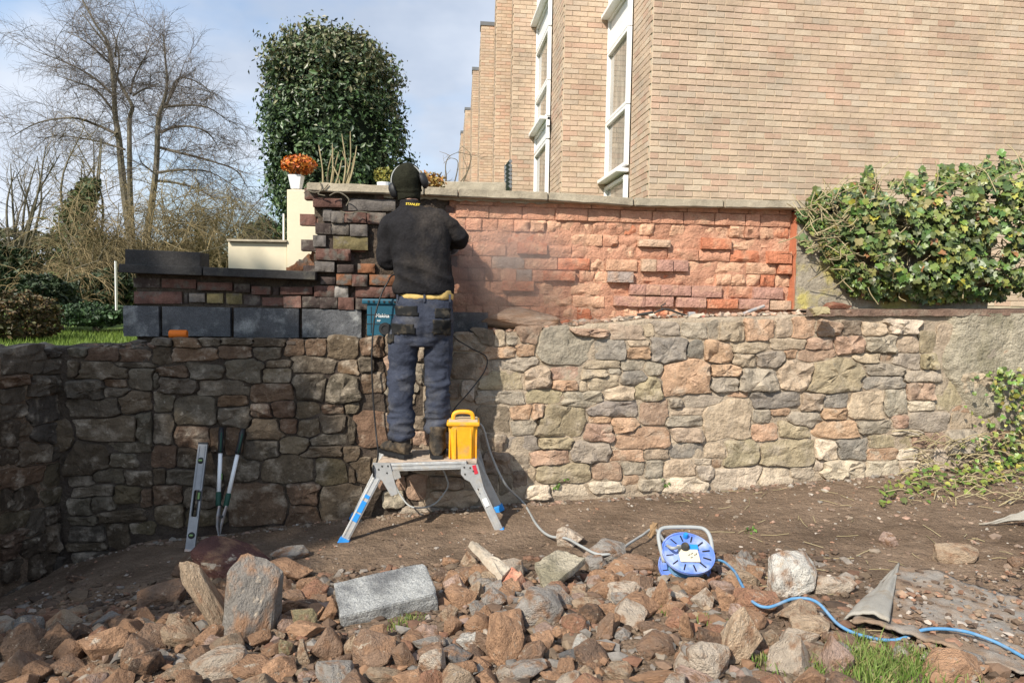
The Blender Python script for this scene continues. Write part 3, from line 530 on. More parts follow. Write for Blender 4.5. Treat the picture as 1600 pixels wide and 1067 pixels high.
def build_red_wall():
    t = thing('brick_wall', 'hacked back red brick wall under a pale stone coping, dusty orange faces', 'wall', (0, UA, 1.3))
    pr = []
    for (f, x0, y0, x1, y1, c) in PROUD:
        a = uplane(*f(x0, y0)); b = uplane(*f(x1, y1)); pr.append((min(a[0], b[0]), min(a[1], b[1]), max(a[0], b[0]), max(a[1], b[1]), c))
    uR = uplane(1234, 420)[0]; uL = uplane(497, 350)[0]; k = 0
    for row in range(-3, 8):
        zc = Z0 + (row + .5) * CR
        if zc > 2.19: continue
        hdr = row in (-2, 1, 5) or row == 2 and False
        u = uL + random.uniform(-.02, .02) - (.11 if row % 2 else 0)
        while u < uR:
            w_ = (.1125 if hdr else .2335)
            if not hdr and random.random() < .12: w_ = .1125
            w_ = min(w_, uR - u)
            if w_ < .03: break
            cu = u + w_ / 2; px, py = project(Vector((0, UA, 0)) + ud * cu + Vector((0, 0, zc)))
            u += w_
            if zc < top_z(cu) - .05: continue
            k += 1
            if any(a0 - .01 < cu < a2 + .01 and a1 < zc < a3 for (a0, a1, a2, a3, c) in pr): continue
            dusty = px > 700
            if dusty:
                if py < 352: rough, proud, col = .004, random.uniform(.0, .012), 'h'
                elif px < 850 and py > 385: rough, proud, col = .003, random.uniform(.0, .01), random.choice(['h', 'h', 'g'])
                else: rough, proud, col = .02, random.uniform(-.016, .012), random.choice(['h', 'h', 'h2', 'o', 'h2', 'h2'])
            else: rough, proud, col = .006, random.uniform(-.02, .005), random.choice(['r', 'd', 'r'])
            kc = random.uniform(.88, 1.1); cc = tuple(x * kc for x in BC[col])
            put_brick(t, cu, zc, w_ - (.004 if dusty else .008), CR - (.004 if dusty else .009), rough, proud, BRICK if dusty else OLDBRICK, cc, k * 1.3)
    for i, (a0, a1, a2, a3, c) in enumerate(pr):
        put_brick(t, (a0 + a2) / 2, (a1 + a3) / 2, a2 - a0 - .004, a3 - a1 - .003, .0025 if c != 't' else .006, random.uniform(.028, .045), BRICK, BC[c], 700 + i * 2.1, tilt=random.uniform(-.01, .01))
    def df(u, z): return -.010 + .014 * noise.noise(Vector((u * 8, z * 8, 1))) + .01 * noise.noise(Vector((u * 25, z * 25, 1)))
    grid_sheet('rough_mortar', -.45, uR, 1.15, 2.205, df, REDMORTAR, t)
    edge = lambda u, z: u > uL - .02 + .03 * noise.noise(Vector((z * 9, 0, 0)))
    grid_sheet('old_mortar', uL - .05, -.45, 1.1, 2.205, lambda u, z: df(u, z) + .012 + .05 * noise.noise(Vector((u * 6, z * 6, 3))), OLDM, t, clipf=edge)
    # outer leaf remains at the left: dark proud bricks, traced
    h1 = lambda x, y: (440 + x / 6.67, 260 + y / 6.67); h2 = lambda x, y: (440 + x / 6.67, 400 + y / 6.67)
    L1 = [(h1, 340, 340, 640, 440, 'r'), (h1, 700, 345, 1190, 480, 's'), (h1, 530, 475, 660, 600, 's'), (h1, 660, 480, 885, 600, 'r'), (h1, 888, 485, 1090, 610, 'r'), (h1, 440, 450, 530, 580, 's'), (h1, 360, 595, 520, 712, 'd'), (h1, 522, 600, 705, 720, 'k'), (h1, 722, 612, 900, 738, 's'), (h1, 340, 722, 470, 845, 's'),
          (h1, 545, 732, 905, 880, 'y'), (h1, 370, 862, 590, 985, 'r'), (h1, 592, 865, 725, 990, 'r'), (h2, 360, 60, 560, 170, 's'), (h2, 590, 90, 760, 180, 'd'), (h2, 800, 80, 975, 180, 'a'), (h2, 585, 190, 740, 305, 'a'), (h2, 745, 195, 900, 320, 'r'), (h2, 420, 220, 570, 300, 'd'), (h2, 920, 195, 1190, 310, 'a'),
          (h2, 350, 310, 560, 425, 'r'), (h2, 562, 315, 700, 435, 'w'), (h2, 775, 320, 1080, 435, 'r'), (h2, 1085, 320, 1190, 435, 'r'), (h2, 0, 320, 330, 405, 'r'), (h2, 30, 415, 210, 540, 'p'), (h2, 225, 420, 405, 540, 'd'), (h2, 410, 425, 590, 545, 'd'), (h2, 600, 430, 760, 560, 'r'), (h2, 780, 440, 950, 560, 'd')]
    for i, (f, x0, y0, x1, y1, c) in enumerate(L1):
        a = uplane(*f(x0, y0)); b = uplane(*f(x1, y1)); cc = tuple(x * (.6 if c == 'p' else .8) for x in BC[c])
        put_brick(t, (a[0] + b[0]) / 2, (a[1] + b[1]) / 2, abs(a[0] - b[0]) + .002, abs(a[1] - b[1]) + .001, .012, random.uniform(.035, .075), OLDBRICK, cc, 300 + i * 1.9, tilt=random.uniform(-.02, .02))
    # backing body (so the wall has its thickness)
    q = MB(); a = uL + .0; R = Matrix.Rotation(math.atan(UB), 3, 'Z')
    q.box(Vector((0, UA, 1.62)) + ud * ((a + 2.75) / 2) - nd * .15, (2.75 - a, .22, 1.15), R); q.build('core', OLDM, t)
    # coping: separate slabs
    edges = [480, 664, 717, 857, 990, 1130, 1262, 1420]; tops = [286, 293, 296, 301.5, 310.5, 313, 315, 319]
    for i in range(len(edges) - 1):
        p0 = on_plane(edges[i], tops[i], UA - .06, UB); p1 = on_plane(edges[i + 1] - 1.5, tops[i + 1] + (0 if i else 0), UA - .06, UB)
        d = (p1 - p0); c = (p0 + p1) / 2 + Vector((0, 0, -.027)) - nd * .15; ang = math.atan2(d.z, math.hypot(d.x, d.y))
        Rr = Matrix.Rotation(math.atan2(d.y, d.x), 3, 'Z') @ Matrix.Rotation(-ang, 3, 'Y')
        bm = bmesh.new(); bmesh.ops.create_cube(bm, size=1)
        for v in bm.verts: v.co = Vector((v.co.x * (d.length), v.co.y * .36, v.co.z * .056))
        bmesh.ops.bevel(bm, geom=bm.edges[:], offset=.006, segments=2, affect='EDGES'); bmesh.ops.subdivide_edges(bm, edges=[e for e in bm.edges if e.calc_length() > .25], cuts=12, use_grid_fill=True)
        for v in bm.verts: v.co += Vector((0, 1, .6)) * .006 * noise.noise(v.co * 11 + Vector((i * 9, 0, 0))) + Vector((0, 0, 1)) * .003 * noise.noise(v.co * 30)
        bm.verts.index_update(); V = [Rr @ v.co + c for v in bm.verts]; Fa = [tuple(v.index for v in f.verts) for f in bm.faces]; bm.free()
        o = part('coping_slab', V, Fa, COPING, t, (.3, .28, .25)); autosmooth(o, 40)
    # ragged mortar bed under the coping and hanging roots at the left end
    p = uplane(600, 305); p2 = uplane(880, 325)
    V = []; n = 60
    for i in range(n + 1):
        u = p[0] + (p2[0] - p[0]) * i / n; z1 = 2.205; z0 = 2.165 - .022 * abs(noise.noise(Vector((u * 9, 0, 0)))) - .012 * noise.noise(Vector((u * 30, 1, 0)))
        for (z, d) in ((z1, .035), (z0, .028), (z0, -.02)): V.append(Vector((0, UA, 0)) + ud * u + Vector((0, 0, z)) + nd * d)
    Fa = [(i * 3 + k, i * 3 + k + 1, i * 3 + k + 4, i * 3 + k + 3) for i in range(n) for k in (0, 1)]
    part('mortar_bed', V, Fa, COPING, t)
    rt = MB()
    for pts in ([(475, 302), (480, 298), (492, 301), (505, 297), (513, 288)], [(500, 285), (503, 295), (497, 303), (508, 306)], [(515, 306), (525, 301), (535, 303), (545, 312), (541, 322)], [(532, 330), (545, 334), (560, 331), (578, 333)]):
        rt.tube(smooth_path([on_plane(x, y, UA - .1, UB) for x, y in pts], 4), .004, 5)
    rt.build('root', BARK, t)
build_red_wall()
def build_low_wall():
    t = thing('low_wall', 'low dark brick and grey block wall with black slab cap, left of the man', 'wall', (-2.2, UA - .25, 1.2))
    h5 = lambda x, y: (x / 3.233, 230 + y / 3.233); h6 = lambda x, y: (340 + x / 3.556, 260 + y / 3.556)
    LB = [(h5, 670, 658, 810, 712, 'd'), (h5, 815, 662, 995, 716, 'r'), (h5, 1000, 680, 1180, 727, 'r'), (h5, 1185, 690, 1268, 735, 'd'), (h5, 1272, 700, 1355, 747, 'r'), (h5, 675, 725, 925, 795, 'r'), (h5, 928, 735, 952, 792, 'd'), (h5, 955, 735, 1040, 785, 's'), (h5, 1045, 735, 1132, 790, 'y'), (h5, 1140, 735, 1225, 795, 'y'), (h5, 1230, 745, 1290, 797, 'd'),
          (h6, 90, 650, 185, 700, 'd'), (h6, 190, 665, 300, 715, 'r'), (h6, 305, 668, 345, 718, 'd'), (h6, 145, 712, 240, 775, 'd'), (h6, 245, 725, 370, 778, 'r'), (h6, 345, 680, 352, 718, 'd')]
    for i, (f, x0, y0, x1, y1, c) in enumerate(LB):
        a = uplane(*f(x0, y0)); b = uplane(*f(x1, y1))
        if abs(a[0] - b[0]) < .02: continue
        put_brick(t, (a[0] + b[0]) / 2, (a[1] + b[1]) / 2, abs(a[0] - b[0]) - .006, abs(a[1] - b[1]) - .004, .005, random.uniform(.0, .03), OLDBRICK, BC[c], 500 + i * 1.9, tilt=random.uniform(-.015, .015))
    BL = [(196, 477, 252, 526), (256, 478, 363, 526), (367, 480, 469, 528), (473, 482, 566, 528)]
    for i, (x0, y0, x1, y1) in enumerate(BL):
        a = uplane(x0, y0); b = uplane(x1, y1)
        put_brick(t, (a[0] + b[0]) / 2, (a[1] + b[1]) / 2, abs(a[0] - b[0]), abs(a[1] - b[1]), .002, .045, DARKBLOCK, (.2, .2, .2), 900 + i, name='concrete_block', nx=12, nz_=6)
    a = uplane(207, 440); b = uplane(492, 540)
    bx = MB(); R = Matrix.Rotation(math.atan(UB), 3, 'Z')
    bx.box(Vector((0, UA, 1.34)) + ud * ((a[0] + b[0]) / 2 + .27) - nd * .12, (b[0] - a[0] + .5, .22, .62), R); bx.build('core', OLDM, t)
    # cap slabs
    for (x0, y0, x1, y1) in ((189, 412, 318, 417), (320, 417, 494, 424)):
        p0 = on_plane(x0, y0, UA - .09, UB); p1 = on_plane(x1, y1, UA - .09, UB); d = p1 - p0; c = (p0 + p1) / 2 + Vector((0, 0, -.03)) - nd * .15
        Rr = Matrix.Rotation(math.atan2(d.y, d.x), 3, 'Z') @ Matrix.Rotation(-math.atan2(d.z, math.hypot(d.x, d.y)), 3, 'Y')
        m = MB(); m.box(c, (d.length, .38, .055), Rr, bev=.005); m.build('cap_slab', DARKCAP, t)
    o = MB(); p0 = on_plane(205, 392, UA, UB); p1 = on_plane(320, 397, UA, UB); d = p1 - p0; Rr = Matrix.Rotation(math.atan2(d.y, d.x), 3, 'Z') @ Matrix.Rotation(-math.atan2(d.z, math.hypot(d.x, d.y)), 3, 'Y')
    o.box((p0 + p1) / 2 - Vector((0, 0, .045)), (d.length, .2, .1), Rr, bev=.004); ob = o.build('loose_block', DARKCAP, None, origin=(p0 + p1) / 2 - Vector((0, 0, .095)))
    tag(ob, 'black weathered block lying on the cap of the low wall', 'block')
    # jagged broken brick under the cream wall
    j = MB(); 
    for k in range(7):
        a = on_plane(458 + k * 6, 424 - k * 3.0, UA + .2, UB); j.box(a, (.06, .12, .05 + k * .008), Matrix.Rotation(k * 1.1, 3, 'Y'))
    j.build('broken_brick', OLDBRICK, t, BC['a'])
build_low_wall()
# right pier with lichen and the slab edge
def build_pier():
    t = thing('render_pier', 'rendered pier stained yellow with lichen where the ivy begins', 'pier', (2.4, 5.2, 1.4))
    a = uplane(1240, 340); b = uplane(1420, 478)
    V = []; n = 30; W = b[0] - a[0]
    sh = grid_sheet('render_face', a[0] + .0, a[0] + W + .6, 1.36, 2.15, lambda u, z: .055 + .012 * noise.noise(Vector((u * 9, z * 9, 4))) + .006 * noise.noise(Vector((u * 30, z * 30, 4))), PIERM, t)
    V = []; m = MB()
    for k in range(24):
        z = 1.36 + k * .8 / 23; V.append(Vector((0, UA, 0)) + ud * (a[0] - .012 - .03 * (1 - k / 23) + .01 * noise.noise(Vector((z * 9, 0, 0)))) + Vector((0, 0, z)) - nd * .05); V.append(Vector((0, UA, 0)) + ud * (a[0] + .004) + Vector((0, 0, z)) + nd * .056)
    part('cut_edge', V, [(2 * k, 2 * k + 1, 2 * k + 3, 2 * k + 2) for k in range(23)], CUT, t)
    # slab edge under the ivy: broken brown layer on top of the stone wall
    V = []; n = 90; 
    for i in range(n + 1):
        u = 2.05 + 2.6 * i / n; nz1 = noise.noise(Vector((u * 7, 3, 0))); zt = top_z(u) + .035 + .01 * nz1; zb = top_z(u) - .008 + .012 * noise.noise(Vector((u * 12, 9, 0)))
        for (z, d) in ((zt + .005, -.32), (zt, .03 + .012 * nz1), (zb, .035 + .015 * nz1), (zb, -.05)): V.append(Vector((0, PA, 0)) + ud * u + Vector((0, 0, z)) + nd * d)
    o = part('earth_ledge', V, [(i * 4 + k, i * 4 + k + 1, i * 4 + k + 5, i * 4 + k + 4) for i in range(n) for k in range(3)], SLABM, t)
CUT = plain('fresh_cut_brick', (.38, .13, .065), .95, 0, .3, 14, .8, 60)
SLABM = mat('earth_slab', col=(.17, .11, .08), var=.4, scale=9, rough=1, bump=1, bscale=60, bdist=.01, fine=.3, col2=(.24, .19, .14), r2=(.5, .7), scale2=7)
build_pier()
# ------------------------------------------------------------------ flats of yellow brick
VD0 = Vector((-.118, .993, 0)); UD = Vector((.993, .118, 0))
def ycol(r):
    c = random.choice([(.475, .355, .255), (.495, .37, .265), (.46, .34, .25), (.475, .35, .26), (.51, .40, .295), (.46, .31, .225), (.475, .35, .255), (.45, .355, .27), (.485, .365, .265)])
    k = random.uniform(.93, 1.07); return tuple(x * k for x in c)
def brickface(t, org, du, nrm, L_, z0, z1, singles=0, off=0, vcol=None):
    """bricks standing 4 mm proud of the mortar; first `singles` (largest shown) are own objects"""
    cells_ = []; row = 0; z = z0
    while z < z1:
        u = -(.1125 if row % 2 else 0) + off
        while u < L_:
            a = max(u, 0); b = min(u + .225, L_)
            if b - a > .03: cells_.append((a, b, z))
            u += .225
        z += .075; row += 1
    V = []; Fa = []; cols = []; shared = {}
    def vis(c):
        x, y = project(org + du * ((c[0] + c[1]) / 2) + Vector((0, 0, c[2] + .03))); return -5 < x < 1610 and -10 < y < 335
    if singles: cells_.sort(key=lambda c: (not vis(c), (org + du * c[0] + Vector((0, 0, c[2])) - EYE).length))
    for k, (a, b, z) in enumerate(cells_):
        e = .0055; dd = .007 + random.uniform(0, .005); h = .065
        if k < singles:
            key = round(b - a, 3)
            if key not in shared:
                bm = bmesh.new(); bmesh.ops.create_cube(bm, size=1)
                for v in bm.verts: v.co = Vector((v.co.x * (b - a - 2 * e), v.co.y * .02, v.co.z * h))
                bmesh.ops.bevel(bm, geom=[ed for ed in bm.edges], offset=.003, segments=1, affect='EDGES')
                m = bpy.data.meshes.new('brick'); bm.to_mesh(m); bm.free(); m.materials.append(YONE); shared[key] = m
            o = link('brick', shared[key], None, t, org + du * ((a + b) / 2) + Vector((0, 0, z + h / 2 + .005)) + nrm * (dd - .01) - t.location, ycol(0))
            o.rotation_euler.z = math.atan2(du.y, du.x); continue
        p = org + du * (a + e) + Vector((0, 0, z + .005)); q = org + du * (b - e) + Vector((0, 0, z + .005)); up = Vector((0, 0, h)); n = len(V)
        V += [p + nrm * dd, q + nrm * dd, q + up + nrm * dd, p + up + nrm * dd, p - nrm * .01, q - nrm * .01, q + up - nrm * .01, p + up - nrm * .01]
        c = ycol(0)
        for f in ((0, 1, 2, 3), (0, 4, 5, 1), (3, 2, 6, 7), (0, 3, 7, 4), (1, 5, 6, 2)): Fa.append([n + i for i in f]); cols.append(c)
    if V:
        o = partnp('brickwork', V, Fa, YBRICK, t, cols=cols); o['kind'] = 'stuff'
def window(t, org, du, nrm, L_, z0, z1, kind):
    """white framed window strip: org at near jamb bottom"""
    R = Matrix.Rotation(math.atan2(du.y, du.x), 3, 'Z')
    def bar(a, b, za, zb, d=.05, th=.06, mb=None): (mb or fm).box(org + du * ((a + b) / 2) + Vector((0, 0, (za + zb) / 2)) + nrm * d, (b - a, th, zb - za), R, bev=.006)
    win = part('window', [org + nrm * -.02, org + du * L_ + nrm * -.02, org + du * L_ + Vector((0, 0, z1 - z0)) - nrm * .02, org + Vector((0, 0, z1 - z0)) - nrm * .02], [(0, 1, 2, 3)], WHITE, t)
    fm = MB(); z1r = z1 - z0
    for (za, zb, glaz) in kind:
        bar(0, .055, za, zb); bar(L_ - .055, L_, za, zb); bar(.055, L_ - .055, za, za + .045, .048); bar(.055, L_ - .055, zb - .045, zb, .048)
        if glaz:
            g = part('pane', [org + du * .06 + Vector((0, 0, za + .05)) + nrm * .03, org + du * (L_ - .06) + Vector((0, 0, za + .05)) + nrm * .03, org + du * (L_ - .06) + Vector((0, 0, zb - .05)) + nrm * .03, org + du * .06 + Vector((0, 0, zb - .05)) + nrm * .03], [(0, 1, 2, 3)], GLASSM, win)
        else: bar(.07, L_ - .07, za + .06, zb - .06, .03, .03)
    fm.build('frame', WHITE, win)
    return win
def build_flats():
    corners = [(1013, 8.8, 9.5), (877, 10.65, 9.6), (798, 12.9, 9.4), (772, 16.4, 9.3), (748.5, 20, 0), (736.5, 24, 0), (725.5, 29, 0), (719.5, 33, 0)]
    tops = [None, None, None, None, 40, 110, 172, 208]
    nodes = []
    for i, (x, Y, h) in enumerate(corners):
        p = at(x, 300, Y); z1 = h if tops[i] is None else at(x, tops[i], Y).z; nodes.append((Vector((p.x, p.y, 0)), z1))
    t = thing('flats_building', 'pale yellow brick block of flats stepping back in bays beyond the wall', 'building', nodes[0][0])
    for i, (c, z1) in enumerate(nodes):
        zb = .9; vl = 9.0 if i < 7 else 6
        VD = VD0
        if i >= 2:
            Yn = corners[i + 1][1] if i < 7 else 37; e = at(corners[i][0] - 2.6, 300, Yn); VD = Vector((e.x - c.x, e.y - c.y, 0)).normalized()
        if i + 1 < len(nodes):
            nx = nodes[i + 1][0]; s_len = (nx - c).dot(VD)
        else: s_len = 5
        wlen = 6.4 if i == 0 else 2.5
        # mortar body
        b = MB(); b.add([c + Vector((0, 0, zb)), c + UD * wlen + Vector((0, 0, zb)), c + UD * wlen + VD * (s_len + .3) + Vector((0, 0, zb)), c + VD * (s_len + .3) + Vector((0, 0, zb))] + [c + Vector((0, 0, z1)), c + UD * wlen + Vector((0, 0, z1)), c + UD * wlen + VD * (s_len + .3) + Vector((0, 0, z1)), c + VD * (s_len + .3) + Vector((0, 0, z1))],
                        [(0, 1, 5, 4), (1, 2, 6, 5), (2, 3, 7, 6), (3, 0, 4, 7), (4, 5, 6, 7)])
        b.build('wall_body', YMORT, t)
        zt = z1 if tops[i] else 7.5
        zt0 = min(z1, [5.6, 6.3, 7.4, 9.2][i]) if i < 4 else z1
        brickface(t, c, UD, Vector((UD.y, -UD.x, 0)), wlen if i == 0 else 1.1, 1.5, zt0, singles=296 if i == 0 else 0)
        side = (.81, .985, s_len, s_len, s_len, s_len, s_len, s_len)[i]
        brickface(t, c, VD, Vector((-VD.y, VD.x, 0)) , side, 1.5, zt0, off=.06)
        nr = Vector((-VD.y, VD.x, 0))
        if i == 0:
            o = c + VD * .815 + nr * .004; L_ = s_len - .83; zw = at(950, 300, 10).z
            Z = lambda py, s=1.3: at(965, py, 8.8 + s).z
            o0 = o + Vector((0, 0, 2.3)); k = [(Z(330) - 2.3, Z(283) - 2.3, True), (Z(268) - 2.3, Z(178) - 2.3, True), (Z(177) - 2.3, Z(62) - 2.3, True), (Z(61) - 2.3, Z(5) - 2.3, False), (Z(-2) - 2.3, Z(-130) - 2.3, True)]
            wn = window(t, o0, VD, nr, L_, 2.3, Z(-130), k)
            R = Matrix.Rotation(math.atan2(VD.y, VD.x), 3, 'Z')
            for zz in (Z(275), Z(3)): s = MB(); s.box(o + VD * (L_ / 2) + Vector((0, 0, zz)) + nr * .10, (L_ - .02, .17, .05), R, bev=.008); s.build('sill', WHITE, wn)
        if i == 1:
            o = c + VD * .99 + nr * .004; L_ = s_len - 1.0; Z = lambda py: at(852, py, 12.2).z
            o0 = o + Vector((0, 0, 2.3)); k = [(Z(345) - 2.3, Z(230) - 2.3, True), (Z(228) - 2.3, Z(200) - 2.3, False), (Z(194) - 2.3, Z(142) - 2.3, True), (Z(141) - 2.3, Z(62) - 2.3, True), (Z(60) - 2.3, Z(18) - 2.3, False), (Z(14) - 2.3, Z(-140) - 2.3, True)]
            wn = window(t, o0, VD, nr, L_, 2.3, Z(-140), k)
            R = Matrix.Rotation(math.atan2(VD.y, VD.x), 3, 'Z')
            for zz in (Z(197), Z(15)): s = MB(); s.box(o + VD * (L_ / 2) + Vector((0, 0, zz)) + nr * .1, (L_ - .02, .17, .05), R, bev=.008); s.build('sill', WHITE, wn)
        if tops[i]:
            cp = MB(); e_ = .03; q = [c - UD * e_ - VD * e_, c + UD * (wlen) - VD * e_, c + UD * wlen + VD * .5, c - UD * e_ + VD * .5]; cp.add([v + Vector((0, 0, z1)) for v in q] + [v + Vector((0, 0, z1 + .10)) for v in q], [(3, 2, 1, 0), (4, 5, 6, 7), (0, 1, 5, 4), (1, 2, 6, 5), (2, 3, 7, 6), (3, 0, 4, 7)]); cp.build('parapet_cap', LEAD, t)
    # wall lantern on second bay's side
    p = nodes[1][0] + VD0 * .9 + Vector((-.993, -.118, 0)) * .06; p = Vector((p.x, p.y, at(851, 193, p.y).z))
    l = MB(); l.box(p, (.06, .06, .10), bev=.01); l.box(p + Vector((0, 0, .08)), (.04, .04, .04)); lt = l.build('wall_lamp', BLACK, None, origin=p); tag(lt, 'small black lantern fixed beside the second white window', 'lamp')
    sv = MB(); sv.box(p + Vector((-.01, -.05, .0)), (.045, .02, .09)); sv.build('lamp_glass', WHITE, lt)
LEAD = plain('lead_cap', (.14, .145, .15), .7)
build_flats()
def pxbox(name, x0, y0, x1, y1, Y, dep, mt, parent=None, bev=.01):
    a = at(x0, y0, Y); b = at(x1, y1, Y); m = MB(); m.box(Vector(((a.x + b.x) / 2, Y + dep / 2, (a.z + b.z) / 2)), (b.x - a.x, dep, a.z - b.z), bev=bev)
    return m.build(name, mt, parent, origin=((a.x + b.x) / 2, Y + dep / 2, min(a.z, b.z)))
def build_garden():
    # cream rendered wall
    t = thing('cream_wall', 'smooth cream rendered garden wall stepping up beside the brick wall end', 'wall', (-2, 6, .8))
    pxbox('tall_section', 448, 296, 512, 480, 6.0, .2, RENDERW, t); pxbox('low_section', 356, 378, 449, 480, 6.02, .18, RENDERW, t)
    pxbox('coping_tile', 354, 373.5, 448, 378.5, 5.98, .26, COPING, t, .004)
    # retaining wall behind coping, between bush and flats
    t = thing('planter_wall', 'low grey garden wall seen just above the coping behind the man', 'wall', (-.5, 6.6, .8))
    pxbox('grey_face', 668, 283, 790, 330, 6.7, .2, COPING, t)
    # planter with orange heather
    t = thing('planter', 'white tapered plant pot holding an orange shrub on the cream wall', 'planter', at(462, 296, 6.05))
    c = at(463, 296, 6.05); m = MB(); m.lathe(c, [(.0, 0), (.05, 0), (.078, .115), (.07, .115), (.06, .08), (0, .08)], n=4); 
    m.build('pot', WHITE, t)
    leafball('foliage', at(467, 258, 6.05), (.15, .13, .085), 1500, .014, [(.62, .17, .015), (.5, .2, .03), (.45, .1, .015)], t)
    st = MB()
    for k in range(9): st.tube([c + Vector((0, 0, .08)), c + Vector((random.uniform(-.1, .1), random.uniform(-.1, .1), .2))], .003, 4)
    st.build('stem', BARK, t)
    t = thing('small_pot', 'low white pot with yellowish shrub, on the coping left of his head', 'planter', at(600, 287, 5.5))
    m = MB(); m.lathe(at(600, 296, 5.5), [(0, 0), (.05, 0), (.055, .05), (.045, .05), (0, .04)], n=16); m.build('pot', WHITE, t)
    leafball('foliage', at(600, 275, 5.55), (.08, .07, .07), 350, .016, [(.25, .22, .04), (.16, .17, .03)], t)
    t = thing('ornamental_shrub', 'orange leaved shrub peeping over the coping right of his head', 'shrub', at(670, 300, 6.0))
    leafball('foliage', at(668, 284, 6.2), (.17, .12, .09), 500, .02, [(.42, .25, .06), (.3, .2, .05), (.35, .14, .03)], t)
    tg = MB(); b = at(665, 320, 6.2)
    for k in range(7): tg.tube([b, b + Vector((random.uniform(-.15, .15), 0, .28))], .004, 4)
    tg.build('stem', BARK, t)
    # bare pale stems shrub in front of the evergreen
    t = thing('bare_shrub', 'shrub of bare pale upright stems in front of the big evergreen', 'shrub', at(515, 300, 6.4)); tg = MB()
    for x in [500, 506, 512, 519, 524, 531, 540, 550, 560, 520, 535]:
        b = at(x * .6 + 208 + random.uniform(-8, 8), 305, 6.4); e = at(x + random.uniform(-10, 22), random.uniform(205, 260), 6.4); m_ = (b + e) / 2 + Vector((random.uniform(-.06, .06), random.uniform(-.1, .1), 0))
        tg.tube(smooth_path([b, m_, e], 4), [.009] * 4 + [.006] * 4 + [.003], 5)
    tg.build('stem', PSTEM, t)
    # timber post and thin rails
    for x, y0, y1, lab in ((443, 334, 372, 'short white post standing on the cream wall beside its tall section'),):
        o = pxbox('white_post', x - 1.5, y0, x + .5, y1 + 5, 6.15, .03, WHITE, None, .002); tag(o, lab, 'post')
    o = pxbox('white_pole', 178.6, 408, 181.4, 485, 11, .05, WHITE, None, .002); tag(o, 'thin white pole in the lawn border at the left', 'pole')
    # trellis and dish by the flats
    t = thing('grey_trellis', 'grey painted trellis panel against the third bay of the flats', 'trellis', at(795, 300, 12)); tr = MB(); 
    for k in range(7): a = at(790.5, 262 + k * 6.5, 12.0); b = at(797.5, 252 + k * 6.5, 11.6); tr.tube([a, b], .035, 4)
    for x in (791, 797): tr.tube([at(x, 258, 11.9), at(x, 305, 11.9)], .03, 4)
    tr.build('lattice', GREYP, t)
PSTEM = plain('pale_stem', (.33, .27, .15), .8)
GREYP = plain('grey_paint', (.16, .17, .18), .7)
def leafball(name, c, rad, n, size, cols, parent=None, mt=None, shell=.35, fn=None, aspect=.55, up=.0):
    """n leaf quads spread in an ellipsoid, or where fn(p)->bool"""
    c = np.array(c); rad = np.array(rad); D = rng.normal(size=(n, 3)); D /= np.linalg.norm(D, axis=1)[:, None]
    r = (shell + (1 - shell) * rng.random(n)) ** .6; P = c + D * rad * r[:, None]
    return leaves(name, P, size, cols, parent, mt, aspect, D, up)
def leaves(name, P, size, cols, parent=None, mt=None, aspect=.55, D=None, up=0., sv=.35, kind=None):
    n = len(P); N_ = rng.normal(size=(n, 3)) * .75
    if D is not None: N_ += D
    N_[:, 2] += up; N_ /= np.linalg.norm(N_, axis=1)[:, None]
    T = np.cross(N_, rng.normal(size=(n, 3))); T /= np.linalg.norm(T, axis=1)[:, None]; Bt = np.cross(N_, T)
    s = (size * (1 + sv * rng.normal(size=n))).clip(size * .4, size * 1.9)[:, None]
    V = np.stack([P - T * s, P + Bt * s * aspect + N_ * s * .15, P + T * s, P - Bt * s * aspect + N_ * s * .15], 1).reshape(-1, 3)
    Fa = np.arange(4 * n).reshape(-1, 4); ci = rng.integers(0, len(cols), n); cc = np.array(cols)[ci] * (1 + .2 * rng.normal(size=(n, 1))).clip(.4, 1.7)
    o = partnp(name, V, Fa, mt or LEAF, parent, cols=cc)
    if kind: o['kind'] = kind
    return o
build_garden()
